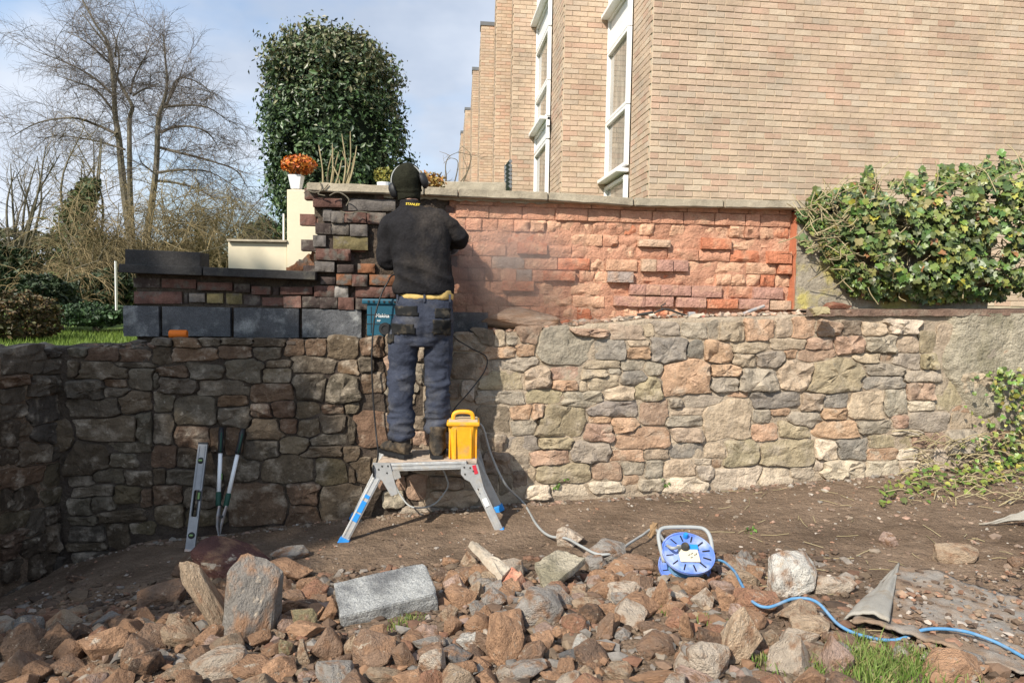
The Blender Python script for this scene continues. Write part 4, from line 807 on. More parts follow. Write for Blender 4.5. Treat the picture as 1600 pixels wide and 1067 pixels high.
# ------------------------------------------------------------------ evergreen behind the wall
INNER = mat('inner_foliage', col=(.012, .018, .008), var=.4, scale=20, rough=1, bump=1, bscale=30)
def build_evergreen():
    Y = 9.5; base = at(530, 330, Y); t = thing('evergreen_tree', 'big rounded dense dark evergreen rising behind the brick wall end', 'tree', (base.x, Y, .8))
    # silhouette (px): y -> x left/right
    ys = [38, 55, 80, 110, 150, 200, 250, 290, 330, 370]; xl = [500, 448, 425, 412, 407, 405, 407, 410, 425, 440]; xr = [540, 585, 603, 618, 633, 645, 651, 648, 640, 630]
    P = []; D = []; S_ = []; rr = random.Random(8)
    for c_i in range(1500):
        y = rr.uniform(64, 372) if rr.random() < .8 else rr.uniform(60, 130); l = np.interp(y, ys, xl); r_ = np.interp(y, ys, xr); cx = (l + r_) / 2; hw = (r_ - l) / 2 * Y / F * .88
        a = rr.uniform(0, 2 * math.pi); L1 = .91 + .16 * noise.noise(Vector((math.cos(a) * 2.2, math.sin(a) * 2.2, y * .022))) + .06 * rr.gauss(0, 1)
        q = 1 if rr.random() < .72 else rr.uniform(.5, .95); c = at(cx, y, Y) + Vector((math.cos(a) * hw * L1 * q, math.sin(a) * hw * L1 * q, 0)); rad = rr.uniform(.05, .15) * (.8 if y < 100 else 1); up = rr.uniform(.8, 1.9)
        nl = int(34 * (rad / .11) ** 2)
        for _ in range(nl):
            d = Vector((rr.gauss(0, 1), rr.gauss(0, 1), rr.gauss(0, up))) * rad * .55; P.append((c + d)[:]); D.append((math.cos(a) * .7 + d.x * 4, math.sin(a) * .7 + d.y * 4, .35)); S_.append(at(cx, y, Y).z)
    P = np.array(P); D = np.array(D); S_ = np.array(S_)
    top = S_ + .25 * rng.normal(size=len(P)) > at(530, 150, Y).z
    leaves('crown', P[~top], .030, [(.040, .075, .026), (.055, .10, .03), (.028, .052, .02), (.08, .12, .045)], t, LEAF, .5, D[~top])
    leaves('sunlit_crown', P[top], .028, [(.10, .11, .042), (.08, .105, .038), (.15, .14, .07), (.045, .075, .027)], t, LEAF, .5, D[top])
    co_ = MB(); ell = []
    for y in (60, 100, 150, 220, 300, 372): l = np.interp(y, ys, xl); r_ = np.interp(y, ys, xr); ell.append((at((l + r_) / 2, y, Y), (r_ - l) / 2 * Y / F * .62, (r_ - l) / 2 * Y / F * .62))
    V = []; 
    for c, rx, ry in ell:
        for k in range(14): an = 2 * math.pi * k / 14; V.append(c + Vector((math.cos(an) * rx, math.sin(an) * ry, 0)))
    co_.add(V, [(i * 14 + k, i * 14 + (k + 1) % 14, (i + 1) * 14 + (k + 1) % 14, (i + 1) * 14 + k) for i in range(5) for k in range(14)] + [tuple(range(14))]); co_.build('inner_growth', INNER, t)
    m = MB(); m.tube([(base.x, Y, .7), (base.x + .05, Y, 1.6), (base.x, Y, 3.2)], [.12, .1, .05], 8); m.build('trunk', BARK, t)
build_evergreen()
# ------------------------------------------------------------------ bare trees
class Branches:
    def __init__(s): s.P = []; s.R = []; s.C = []
    def seg(s, a, b, ra, rb, c): s.P.append((a[:], b[:])); s.R.append((ra, rb)); s.C.append(c)
    def path(s, pts, r0, r1, c):
        n = len(pts) - 1
        for i in range(n): s.seg(pts[i], pts[i + 1], r0 + (r1 - r0) * i / n, r0 + (r1 - r0) * (i + 1) / n, c)
    def build(s, name, parent, k=4, mt=None):
        P = np.array(s.P); R = np.array(s.R); C = np.array(s.C); a = P[:, 0]; b = P[:, 1]; t = b - a; t /= np.linalg.norm(t, axis=1)[:, None] + 1e-9
        ref = np.where(np.abs(t[:, 2:3]) < .9, np.array([[0, 0, 1.]]), np.array([[1., 0, 0]])); u = np.cross(t, ref); u /= np.linalg.norm(u, axis=1)[:, None]; v = np.cross(t, u)
        V = []
        for e, rr in ((a, R[:, 0:1]), (b, R[:, 1:2])):
            for i in range(k): an = 2 * math.pi * i / k; V.append(e + (u * math.cos(an) + v * math.sin(an)) * rr)
        V = np.stack(V, 1); n = len(a); base = (np.arange(n) * 2 * k)[:, None, None]
        f = np.array([[i, (i + 1) % k, k + (i + 1) % k, k + i] for i in range(k)])[None]; Fa = (base + f).reshape(-1, 4)
        return partnp(name, V.reshape(-1, 3), Fa, mt or TWIG, parent, cols=np.repeat(C, k, axis=0))
def twigs(B, pts, r, depth, dens, ln, droop, col, rnd):
    """side shoots along a limb"""
    for i in range(len(pts) - 1):
        a, b = Vector(pts[i]), Vector(pts[i + 1]); L_ = (b - a).length
        for _ in range(max(0, int(L_ * dens + rnd.random()))):
            p = a.lerp(b, rnd.random()); t = (b - a).normalized(); side = Vector((rnd.gauss(0, 1), rnd.gauss(0, .7), rnd.gauss(.25, .8))).normalized()
            d = (t * .75 + side * .8).normalized(); l = ln * rnd.uniform(.5, 1.3); q = [p]; m = 4
            for k in range(m):
                d = (d + Vector((rnd.gauss(0, .18), rnd.gauss(0, .18), rnd.gauss(0, .15) - droop)) ).normalized(); q.append(q[-1] + d * l / m)
            B.path(q, r, r * .45, col)
            if depth > 0: twigs(B, q, r * .55, depth - 1, dens * 1.6, ln * .55, droop * 1.3, col, rnd)
def pxpath(pts, Y, s, ox, oy, wob=.4, rnd=random):
    return smooth_path([at(ox + x / s, oy + y / s, Y + rnd.uniform(-wob, wob)) for x, y in pts], 4)
def build_bare_trees():
    rnd = random.Random(5); Y = 24
    def bt(name, label, trunks, limbs, base_px, dens=1.6, ln=1.5, col=(.14, .115, .095)):
        b = at(base_px, 450, Y); t = thing(name, label, 'tree', (b.x, Y, 1.0)); T = Branches(); Bc = Branches()
        for pts, r in trunks:
            q = pxpath(pts, Y, 3.333, 0, 0, .15, rnd); T = Branches(); T.path(q, r * .55, r * .06, (.17, .15, .11)); T.build('trunk', t, 7); T = Branches(); twigs(Bc, q[len(q) // 3:], .013, 2, dens * 2.0, ln, .02, col, rnd)
        for pts, r in limbs:
            q = pxpath(pts, Y, 3.333, 0, 0, .8, rnd); T.path(q, r * .8, r * .15, (.12, .10, .075)); twigs(Bc, q, .011, 2, dens * 2.3, ln, .08, col, rnd)
        T.build('limbs', t, 6)['kind'] = 'stuff'; Bc.build('crown', t, 3)['kind'] = 'stuff'
    bt('bare_tree', 'tall bare tree with two close pale trunks at the left', [([(700, 1500), (680, 1250), (655, 1067), (630, 850), (620, 730), (600, 600), (595, 480), (580, 330), (560, 220), (500, 130), (440, 20), (400, -60)], .26), ([(705, 1500), (690, 1250), (680, 1067), (675, 850), (675, 620), (690, 560), (650, 480), (600, 380), (560, 250), (480, 140), (420, 60)], .2)],
       [([(610, 700), (500, 650), (380, 615), (200, 640), (50, 720)], .07), ([(600, 590), (500, 470), (400, 430), (280, 390)], .06), ([(595, 500), (480, 400), (350, 330), (180, 265)], .06), ([(650, 780), (520, 740), (340, 710), (200, 720)], .05), ([(690, 500), (760, 460), (840, 430)], .05), ([(680, 490), (700, 400), (760, 290), (800, 210)], .05), ([(600, 300), (610, 200), (640, 120)], .04), ([(570, 330), (450, 220), (330, 160)], .04), ([(600, 450), (620, 300), (570, 100)], .05)], 205)
    bt('bare_tree', 'tall bare tree with one trunk and drooping right-hand limbs', [([(745, 1400), (770, 1200), (790, 1067), (815, 850), (825, 620), (850, 540), (870, 440), (860, 300), (850, 180)], .25)],
       [([(840, 690), (900, 665), (1000, 660), (1090, 700), (1150, 790)], .07), ([(850, 560), (950, 550), (1080, 560), (1200, 640)], .06), ([(835, 770), (950, 800), (1100, 840), (1230, 890), (1290, 980)], .07), ([(820, 900), (950, 885), (1100, 900), (1250, 990)], .06), ([(860, 560), (920, 440), (960, 330)], .06), ([(870, 540), (930, 410), (1050, 440), (1120, 520)], .05), ([(800, 940), (950, 960), (1080, 1010), (1170, 1100)], .06), ([(830, 600), (770, 600), (720, 560)], .03), ([(800, 900), (740, 850), (720, 800)], .04)], 240)
    def brushy(name, label, base, top_, n, spread, Y, ln, col, dens, droop, r=.05, cat='tree', depth=2):
        b = at(*base, Y); t = thing(name, label, cat, (b.x, Y, b.z)); T = Branches(); Bc = Branches()
        for k in range(n):
            e = at(top_[0] + rnd.uniform(-spread, spread), top_[1] + rnd.uniform(-20, 60), Y + rnd.uniform(-1, 1)); bb = b + Vector((rnd.uniform(-.3, .3), rnd.uniform(-.3, .3), 0)); m = bb.lerp(e, .5) + Vector((rnd.uniform(-.4, .4), rnd.uniform(-.4, .4), .3))
            q = smooth_path([bb, m, e], 5); T.path(q, r, r * .25, (.13, .115, .08)); twigs(Bc, q, .012, depth, dens, ln, droop, col, rnd)
        T.build('stems', t, 5)['kind'] = 'stuff'; Bc.build('crown', t, 3)['kind'] = 'stuff'; return t
    brushy('bare_tree', 'small spreading bare tree at the far left edge', (30, 430), (40, 240), 9, 55, 22, 1.3, (.15, .125, .09), 1.8, -.02)
    t = brushy('bare_tree', 'ivy-clad bare tree just left of the twin trunks', (130, 430), (140, 215), 8, 30, 21, 1.2, (.17, .14, .08), 1.8, .05)
    P = []
    for k in range(9000):
        y = 470 - 190 * rnd.random() ** 1.3; x = 128 + 10 * math.sin(y * .05) + rnd.gauss(0, 7 + (y - 280) * .11); P.append(at(x, y, 21 + rnd.gauss(0, .5))[:])
    leaves('ivy', np.array(P), .07, [(.05, .075, .022), (.035, .055, .018), (.08, .09, .03)], t, LEAFD)
    t2 = brushy('weeping_shrub', 'tangle of arching brown twigs under the tall trees', (170, 500), (210, 330), 24, 150, 17, 1.3, (.20, .155, .08), 3.0, .22, .03, 'shrub')
    brushy('weeping_shrub', 'thicket of golden brown twigs left of the cream wall', (300, 430), (310, 310), 22, 85, 19, 1.2, (.20, .165, .085), 3.0, .2, .03, 'shrub')
    brushy('weeping_shrub', 'bare grey twigged thicket just left of the evergreen', (370, 420), (385, 325), 9, 35, 24, 1.0, (.15, .125, .10), 3.0, .08, .03, 'shrub')
    brushy('weeping_shrub', 'low fan of brown twigs over the lawn at the left', (90, 500), (100, 420), 12, 60, 15, 1.0, (.22, .165, .085), 3.2, .28, .025, 'shrub')
    brushy('sapling', 'thin bare sapling between the coping and the farthest bay', (712, 300), (710, 245), 5, 12, 20, .6, (.16, .13, .10), 2.4, 0, .02, 'tree', 1)
    # green masses
    def mass(name, label, x0, x1, y0, y1, Y, n, size, cols, cat='shrub', dep=.8):
        c = at((x0 + x1) / 2, (y0 + y1) / 2, Y); t = thing(name, label, cat, (c.x, Y, at(x0, y1, Y).z)); P = []
        for _ in range(n):
            a = rnd.uniform(0, 2 * math.pi); v = rnd.uniform(-1, 1); q = rnd.uniform(.5, 1) ** .5; h = math.sqrt(max(0, 1 - abs(v) ** 2.4)); lp = .82 + .38 * noise.noise(Vector((math.cos(a) * 2, v * 3, x0))) + .2 * noise.noise(Vector((math.cos(a) * 6, v * 8, x0))) + abs(rnd.gauss(0, .05))
            w_ = (x1 - x0) / 2 * Y / F; hh = (y1 - y0) / 2 * Y / F
            P.append((c.x + math.cos(a) * w_ * h * q * lp, Y + math.sin(a) * dep * h * q * lp, c.z + v * hh * lp))
        leaves('foliage', np.array(P), size, cols, t, LEAFD); m = MB(); m.tube([(c.x, Y, at(x0, y1, Y).z - .2), (c.x, Y, c.z)], .06, 6); m.build('stem', BARK, t)
    DG = [(.022, .038, .014), (.032, .05, .018), (.04, .06, .025)]; BR = [(.13, .08, .03), (.09, .06, .025), (.06, .06, .02)]; OG = [(.06, .065, .022), (.045, .055, .02), (.085, .075, .03)]
    mass('conifer', 'dark conifer on the skyline between thicket and evergreen', 375, 455, 338, 440, 40, 5000, .16, DG, 'tree', 2)
    mass('conifer', 'dark green bush at the left edge under the small bare tree', -30, 70, 385, 470, 20, 5000, .07, DG, 'shrub')
    mass('hedge', 'low brown hedge at the far left behind the stone wall', -40, 90, 455, 535, 10, 7000, .03, BR, 'hedge')
    mass('evergreen_shrub', 'dark glossy shrub beside the brown hedge', 40, 110, 430, 500, 13, 4000, .045, DG)
    mass('flower_border', 'dark leafy daffodil border along the back of the lawn', 70, 230, 472, 510, 12.5, 5000, .035, [(.03, .06, .02), (.04, .08, .025), (.025, .045, .018)], 'plants')
    mass('evergreen_shrub', 'dark shrub filling the gap below the twin trunks', 105, 240, 420, 490, 16, 7000, .05, DG)
    mass('evergreen_shrub', 'olive undergrowth behind the low wall and cream wall', 215, 385, 385, 480, 21, 9000, .08, OG)
    mass('woodland_edge', 'brownish woodland undergrowth far behind the lawn', -700, 420, 355, 470, 34, 34000, .13, OG, 'trees', 3)
    # lawn grass
    P = rng.random((16000, 2)); X = -11 + 8 * P[:, 0]; Yy = 8.5 + 5 * P[:, 1]; h = .05 + .05 * rng.random(16000)
    zb = .8 - .06 * np.clip((Yy - 8) / 6, 0, 1); a = rng.random(16000) * 6.28; dx = np.cos(a) * .006; dy = np.sin(a) * .006; lx = rng.normal(size=16000) * .02
    V = np.stack([np.stack([X - dx, Yy - dy, zb], 1), np.stack([X + dx, Yy + dy, zb], 1), np.stack([X + lx, Yy + lx, zb + h], 1)], 1).reshape(-1, 3)
    cols = np.array([(.11, .17, .025), (.15, .21, .035), (.09, .14, .02)])[rng.integers(0, 3, 16000)]
    o = partnp('lawn_grass', V, np.arange(48000).reshape(-1, 3), GRASSM, cols=cols); o['kind'] = 'stuff'
build_bare_trees()
# ------------------------------------------------------------------ tree that throws the shade over the left (stands behind the photographer)
def build_shade_tree():
    t = thing('shade_tree', 'large evergreen standing behind the photographer, outside the picture', 'tree', (-11.2, -6, -.1)); P = []; rnd = random.Random(3)
    zs = [6.0, 8, 9.5, 11, 12.2, 12.75, 13.1]; hw = [3.0, 3.55, 3.1, 2.65, 2.35, 1.7, .3]
    for _ in range(11000):
        z = rnd.uniform(6, 13.1); w_ = np.interp(z, zs, hw); a = rnd.uniform(0, 2 * math.pi); q = rnd.random() ** .5
        lp = .93 + .22 * noise.noise(Vector((math.cos(a) * 2, math.sin(a) * 2, z * .9))) + .1 * noise.noise(Vector((math.cos(a) * 6, z * 2, 1)))
        P.append((-11.2 + math.cos(a) * w_ * q * lp, -6 + math.sin(a) * w_ * q * lp, z))
    leaves('crown', np.array(P), .13, [(.03, .05, .018), (.04, .06, .02)], t, LEAFD, .5)
    T = Branches(); T.path([Vector((-11.2, -6, -.3)), Vector((-11.3, -6, 5)), Vector((-11.1, -6, 12.5))], .35, .05, (.12, .1, .08))
    for k in range(16):
        z = 6 + k * .4; a = k * 2.4; T.path([Vector((-11.2, -6, z)), Vector((-11.2 + math.cos(a) * 2, -6 + math.sin(a) * 2, z + .8))], .08, .03, (.12, .1, .08))
    T.build('trunk', t, 8)
build_shade_tree()
#@@PART2
# ------------------------------------------------------------------ ivy
def leaf_proto(seed):
    r = random.Random(seed); pts = [(0, -.42), (.30, -.50), (.52, -.18), (.36, .02), (.40, .34), (.14, .32), (0, .62), (-.14, .32), (-.40, .34), (-.36, .02), (-.52, -.18), (-.30, -.50)]
    V = [(0, 0, 0)]; 
    for x, y in pts: x *= r.uniform(.88, 1.12); y *= r.uniform(.9, 1.1); V.append((x, y, .22 * abs(x) - .18 * y * y + r.uniform(-.03, .03)))
    return np.array(V), [(0, i, i % 12 + 1) for i in range(1, 13)]
LP = [leaf_proto(s) for s in range(4)]
def ivy(name, label, pts, size, cols, nsingle, stems, cat='ivy'):
    """pts: list of (pos, normal)"""
    c0 = Vector((sum(p[0].x for p in pts) / len(pts), sum(p[0].y for p in pts) / len(pts), min(p[0].z for p in pts))); t = thing(name, label, cat, c0)
    ms = []
    for V, Fa in LP:
        m = bpy.data.meshes.new('leaf'); m.from_pydata([tuple(v) for v in V], [], Fa); m.materials.append(LEAFO); m.polygons.foreach_set('use_smooth', [True] * 12); ms.append(m)
    pts.sort(key=lambda p: (p[0] - EYE).length); bv = []; bf = []; bc = []
    for k, (p, n) in enumerate(pts):
        q = n.to_track_quat('Z', 'Y') @ Euler((0, 0, math.pi + random.gauss(0, .7))).to_quaternion(); s = size * random.uniform(.6, 1.35); c = random.choice(cols); c = tuple(x * random.uniform(.8, 1.2) for x in c)
        if random.random() < .045: c = random.choice([(.30, .27, .04), (.25, .12, .05), (.33, .33, .07)])
        if k < nsingle:
            o = link('leaf', ms[k % 4], None, t, p - c0, c); o.rotation_mode = 'QUATERNION'; o.rotation_quaternion = q; o.scale = (s, s, s)
        else:
            V, Fa = LP[k % 4]; n0 = len(bv); M = np.array((q.to_matrix() * s)); W = V @ M.T + np.array(p); bv.extend(W.tolist()); bf.extend([[i + n0 for i in f] for f in Fa]); bc.extend([c] * 12)
    if bv: o = partnp('foliage', bv, bf, LEAF, t, cols=bc); o['kind'] = 'stuff'
    m = MB()
    for st in stems: m.tube(st, .0035, 4, cap=False)
    o = m.build('stem', PSTEM, t); o['kind'] = 'stuff'
    return t
def build_ivy():
    tx = [1252, 1262, 1290, 1340, 1356, 1400, 1440, 1470, 1500, 1545, 1600, 1680]; ty = [330, 312, 302, 285, 270, 284, 276, 260, 266, 254, 256, 250]
    bx = [1252, 1262, 1280, 1300, 1340, 1400, 1470, 1600, 1680]; by = [345, 385, 408, 448, 466, 470, 474, 466, 462]
    pts = []; rnd = random.Random(11)
    while len(pts) < 4600:
        x = rnd.uniform(1250, 1680); t_, b_ = np.interp(x, tx, ty), np.interp(x, bx, by)
        t_ += 20 * noise.noise(Vector((x * .06, 0, 5))); y = rnd.uniform(t_, b_)
        if noise.noise(Vector((x * .028, y * .028, 2))) < -.24: continue
        if y > 345 and x < 1256 + (y - 345) * .62: continue
        ed = min(1, (y - t_) / 40, (b_ - y) / 40 + .2, (x - 1245) / 60); th = .03 + .24 * max(0, ed) * sstep(1250, 1400, x)
        d = th * (rnd.random() ** .6) + .06; p = on_plane(x, y, UA - d, UB)
        n = Vector((rnd.gauss(-.15, .45), -1, rnd.gauss(.45, .5))).normalized(); pts.append((p, n))
    for (x, y) in [(1252, 372), (1262, 380), (1268, 392), (1282, 388), (1288, 405), (1275, 365)] * 2: pts.append((on_plane(x + rnd.uniform(-6, 6), y, UA - .1, UB), Vector((-.2, -1, .3)).normalized()))
    stems = []
    for k in range(330):
        x = rnd.uniform(1262, 1640); t_, b_ = np.interp(x, tx, ty), np.interp(x, bx, by); y = rnd.uniform(t_ + 4, b_ - (b_ - t_) * .2 * rnd.random()); a = on_plane(x, y, UA - rnd.uniform(.1, .34), UB)
        b = on_plane(x + rnd.uniform(-50, 50), y + rnd.uniform(-45, 35), UA - rnd.uniform(.07, .26), UB); stems.append(smooth_path([a, a.lerp(b, .5) + Vector((rnd.uniform(-.05, .05), 0, rnd.uniform(-.05, .05))), b], 3))
    for x, y in [(1300, 300), (1362, 275), (1470, 262), (1545, 245), (1572, 240), (1440, 265)]:
        a = on_plane(x, y + 25, UA - .12, UB); b = on_plane(x + rnd.uniform(-6, 6), y, UA - .15, UB); stems.append([a, b])
        for k in range(5): pts.append((a.lerp(b, k / 4) + Vector((rnd.uniform(-.03, .03), 0, 0)), Vector((rnd.gauss(0, .6), -1, .3)).normalized()))
    ivy('ivy', 'thick green ivy tumbling over the wall below the yellow flats', pts, .053, [(.085, .125, .032), (.105, .15, .036), (.14, .19, .045), (.06, .09, .028), (.09, .12, .04), (.19, .21, .06)], 298, stems)
    pts = []; stems = []
    for k in range(420):
        y = rnd.uniform(575, 745); x = rnd.gauss(1592 + 10 * math.sin(y * .05), 24 + (y - 575) * .16)
        if x > 1690: continue
        p = on_plane(x, y, PA - rnd.uniform(.02, .16) , PB); p.z = max(p.z, surf(p.x, p.y) + .01); pts.append((p, Vector((rnd.gauss(-.2, .5), -1, rnd.gauss(.7, .5))).normalized()))
    for k in range(240):
        x = rnd.uniform(1375, 1640); y = rnd.gauss(770 - (x - 1375) * .12, 13); p = on_surf(x, y, surf); p.z += rnd.uniform(.01, .06); pts.append((p, Vector((rnd.gauss(0, .5), rnd.gauss(-.4, .4), 1)).normalized()))
    for k in range(150):
        x = rnd.uniform(1420, 1650); y = rnd.uniform(680, 790); a = on_surf(x, max(y, 745), surf) + Vector((0, 0, .02)) if y > 745 else on_plane(x, y, PA - .08, PB)
        b = a + Vector((rnd.uniform(-.25, .25), rnd.uniform(-.12, .04), rnd.uniform(-.04, .06))); b.z = max(b.z, surf(b.x, b.y) + .008); stems.append(smooth_path([a, a.lerp(b, .5) + Vector((0, 0, .03)), b], 3))
    ivy('ivy', 'smaller ivy patch trailing down the render to the soil at the right edge', pts, .034, [(.12, .17, .03), (.16, .21, .04), (.08, .12, .03), (.22, .22, .05)], 160, stems)
build_ivy()
# ------------------------------------------------------------------ rubble heap
RC = {'grey': (.37, .335, .295), 'dark grey': (.20, .19, .18), 'orange': (.50, .295, .175), 'brown': (.33, .215, .145), 'dark': (.18, .12, .085), 'tan': (.49, .365, .25), 'pale': (.58, .48, .375), 'white': (.62, .58, .51), 'olive': (.29, .245, .14), 'pink': (.54, .38, .30), 'red': (.43, .225, .14), 'maroon': (.20, .095, .08), 'salmon': (.6, .3, .2)}
CN = {'orange': 'orange-brown', 'dark': 'dark brown', 'white': 'whitish', 'maroon': 'dark maroon', 'red': 'reddish', 'pink': 'pinkish', 'olive': 'mossy olive'}
R1 = [(1130,60,1510,310,'maroon'),(985,160,1150,320,'brown'),(800,320,1060,470,'brown'),(1040,180,1340,700,'tan'),(1270,200,1580,720,'grey'),(910,540,1150,710,'tan'),(450,580,740,790,'orange'),(690,620,880,850,'brown'),(430,790,590,890,'orange'),(0,555,250,800,'brown'),(20,700,280,890,'brown'),(250,545,460,740,'dark'),(1085,695,1440,898,'pale'),(1280,740,1600,898,'orange'),(545,780,690,898,'tan'),(900,780,1130,898,'tan'),(740,720,930,890,'dark'),(290,740,480,860,'brown'),(370,275,510,330,'dark')]
R2 = [(90,120,310,220,'grey'),(60,205,330,360,'orange'),(380,240,560,345,'tan'),(510,145,675,270,'grey'),(690,185,840,250,'brown'),(1110,190,1210,250,'orange'),(1020,180,1100,260,'tan'),(1225,155,1330,260,'tan'),(1265,240,1450,360,'orange'),(1110,295,1280,460,'pink'),(1045,250,1180,360,'dark'),(275,355,440,415,'white'),(140,385,305,490,'brown'),(195,485,370,660,'olive'),(320,405,430,480,'brown'),(390,440,480,590,'orange'),(330,600,525,830,'brown'),(980,430,1190,600,'grey'),(865,500,985,630,'brown'),(680,545,800,650,'tan'),(1260,340,1360,460,'tan'),(1240,520,1400,655,'orange'),(1115,550,1225,670,'orange'),(1190,625,1370,760,'white'),(950,580,1085,700,'pink'),(930,655,1130,775,'grey'),(570,630,830,880,'brown'),(820,700,960,880,'brown'),(960,760,1130,941,'pale'),(1090,720,1290,870,'dark grey'),(1370,520,1600,860,'orange'),(1285,780,1400,890,'orange'),(240,700,330,850,'tan'),(140,680,220,790,'olive'),(0,775,240,941,'orange'),(255,860,380,941,'pink'),(520,650,600,800,'tan'),(640,840,880,941,'tan'),(1430,830,1600,941,'pale'),(1300,480,1420,600,'orange')]
R3 = [(110,160,300,260,'pink'),(310,75,460,200,'pale'),(460,150,690,290,'grey'),(570,230,870,345,'brown'),(490,300,620,390,'orange'),(640,330,835,450,'brown'),(640,440,870,585,'orange'),(470,385,630,480,'orange'),(830,365,945,550,'orange'),(390,395,480,465,'tan'),(510,495,640,580,'orange'),(930,425,1050,500,'pale'),(1050,415,1170,550,'pale'),(1175,420,1310,550,'orange'),(1260,400,1520,570,'red'),(740,590,980,670,'brown'),(740,650,950,790,'brown'),(1010,700,1250,910,'pale'),(1210,510,1420,860,'tan'),(140,640,290,790,'orange'),(60,410,340,630,'grey'),(95,530,215,630,'orange'),(190,565,290,640,'tan'),(335,550,485,680,'red'),(290,610,395,690,'orange'),(620,630,720,700,'grey'),(535,550,640,720,'brown'),(385,670,500,770,'white'),(500,700,635,780,'orange'),(315,740,440,830,'dark grey'),(415,825,520,920,'tan'),(565,810,720,925,'tan'),(700,865,1000,929,'orange'),(0,810,260,929,'grey'),(215,855,365,929,'orange'),(770,740,865,810,'brown'),(975,550,1055,700,'orange'),(965,700,1050,790,'tan'),(945,765,1070,900,'pale'),(1440,645,1520,740,'tan'),(1420,700,1470,780,'orange')]
R4 = [(145,225,410,505,'white'),(370,345,635,480,'pale'),(220,500,430,660,'tan'),(270,580,490,720,'tan'),(170,640,440,770,'pale'),(120,680,200,770,'tan'),(150,705,400,960,'pale'),(440,715,640,960,'pink'),(840,760,960,870,'white'),(1030,790,1380,975,'orange'),(1100,175,1325,300,'tan'),(780,120,890,200,'pink'),(1510,240,1620,330,'brown'),(0,890,210,975,'brown'),(1230,780,1380,900,'grey'),(1380,930,1520,985,'orange')]
LM = [('concrete block', (602, 925), 'pale concrete block'), ('reel', (1075, 900), 'blue cable reel'), ('slab', (875, 890), 'grey mortar slab'), ('salmon', (790, 930), 'salmon brick fragment'), ('lfoot', (533, 850), 'platform\'s left foot'), ('rfoot', (783, 835), 'platform\'s front right foot'), ('tall', (360, 940), 'tall leaning stones'), ('carpet', (1370, 940), 'folded carpet corner'), ('white', (1232, 900), 'upright whitish rock'), ('level', (295, 848), 'spirit level\'s foot'), ('grass', (1400, 1040), 'grass tuft'), ('corner', (5, 1060), 'bottom left corner'), ('bottom', (900, 1060), 'picture\'s bottom middle'), ('s1', (635, 975), 'weed under the concrete block'), ('s2', (1040, 945), 'grass sprigs below the reel'), ('x1', (367, 880), 'big dark maroon stone'), ('x2', (1160, 945), 'rounded reddish boulder'), ('x3', (1155, 1010), 'big smooth tan boulder'), ('x4', (790, 1005), 'streaked upright boulder'), ('bottom2', (560, 1060), 'pinkish bottom-edge rock')]
rocks = []
SPECIAL = {(1040,180,1340,700): 'tall tan slab of stone leaning left against the big upright grey stone', (1270,200,1580,720): 'large blocky grey stone standing upright at the left of the heap', (145,225,410,505): 'whitish veined rock standing upright on the soil right of the cable reel', (370,345,635,480): 'long cream mossy cobble lying beside the upright whitish rock',
           (1100,175,1325,300): 'flat tan-orange stone lying alone on the soil near the right edge', (1130,60,1510,310): 'big dark maroon stone behind the two tall leaning stones', (1260,400,1520,570): 'rounded reddish boulder under the blue cable right of the reel', (1210,510,1420,860): 'big smooth tan boulder below the blue cable', (1010,700,1250,910): 'pale orange lumpy boulder near the bottom edge below the reel', (1030,790,1380,975): 'round orange-brown boulder with white scars in the grass under the carpet edge', (510,145,675,270): 'grey faceted rock just behind the concrete block\'s left corner', (1370,520,1600,860): 'long orange and white streaked boulder upright in mid heap'}
def place_rock(px0, py0, px1, py1, col, key=None):
    cx, cy = (px0 + px1) / 2, (py0 + py1) / 2; hz = .05
    for _ in range(3):
        p = on_surf(cx, cy, lambda x, y: heap(x, y) + hz * .62); k = p.y / F; hx = (px1 - px0) / 2 * k; hh = (py1 - py0) / 2 * k; e = math.atan2(EYE.z - p.z, p.y)
        hy = .85 * min(hx, hh * 1.5); hz = math.sqrt(max(hh * hh - (hy * math.sin(e)) ** 2, (hh * .55) ** 2)) / math.cos(e)
    mk = rnd_r.randrange(16) if key not in SPECIAL else rnd_r.choice(ROUNDISH); i = len(rocks); o = bpy.data.objects.new('rock', rock_proto[mk]); COL.objects.link(o)
    sw = rnd_r.choice([0, 0, 1]); o.location = p; o.scale = (hx * 1.06, hy, hz * 1.06); tl = {(1040,180,1340,700): .5, (1270,200,1580,720): -.12}.get(key, rnd_r.uniform(-.22, .22))
    if key == (1040,180,1340,700): o.scale = (hx * .42, hy * .6, hz * 1.05)
    o.rotation_euler = (rnd_r.uniform(-.2, .2), tl, rnd_r.uniform(-.35, .35) + (math.pi if sw else 0))
    c = RC[col]; k = rnd_r.uniform(.85, 1.15); dk = .72 if cx < 430 else 1; o.color = (c[0] * k * dk, c[1] * k * dk, c[2] * k * dk, 1)  # left-hand rocks coloured darker, standing in for shade
    rocks.append((o, col, (px1 - px0) * (py1 - py0), key, (cx, cy))); return o
rnd_r = random.Random(21)
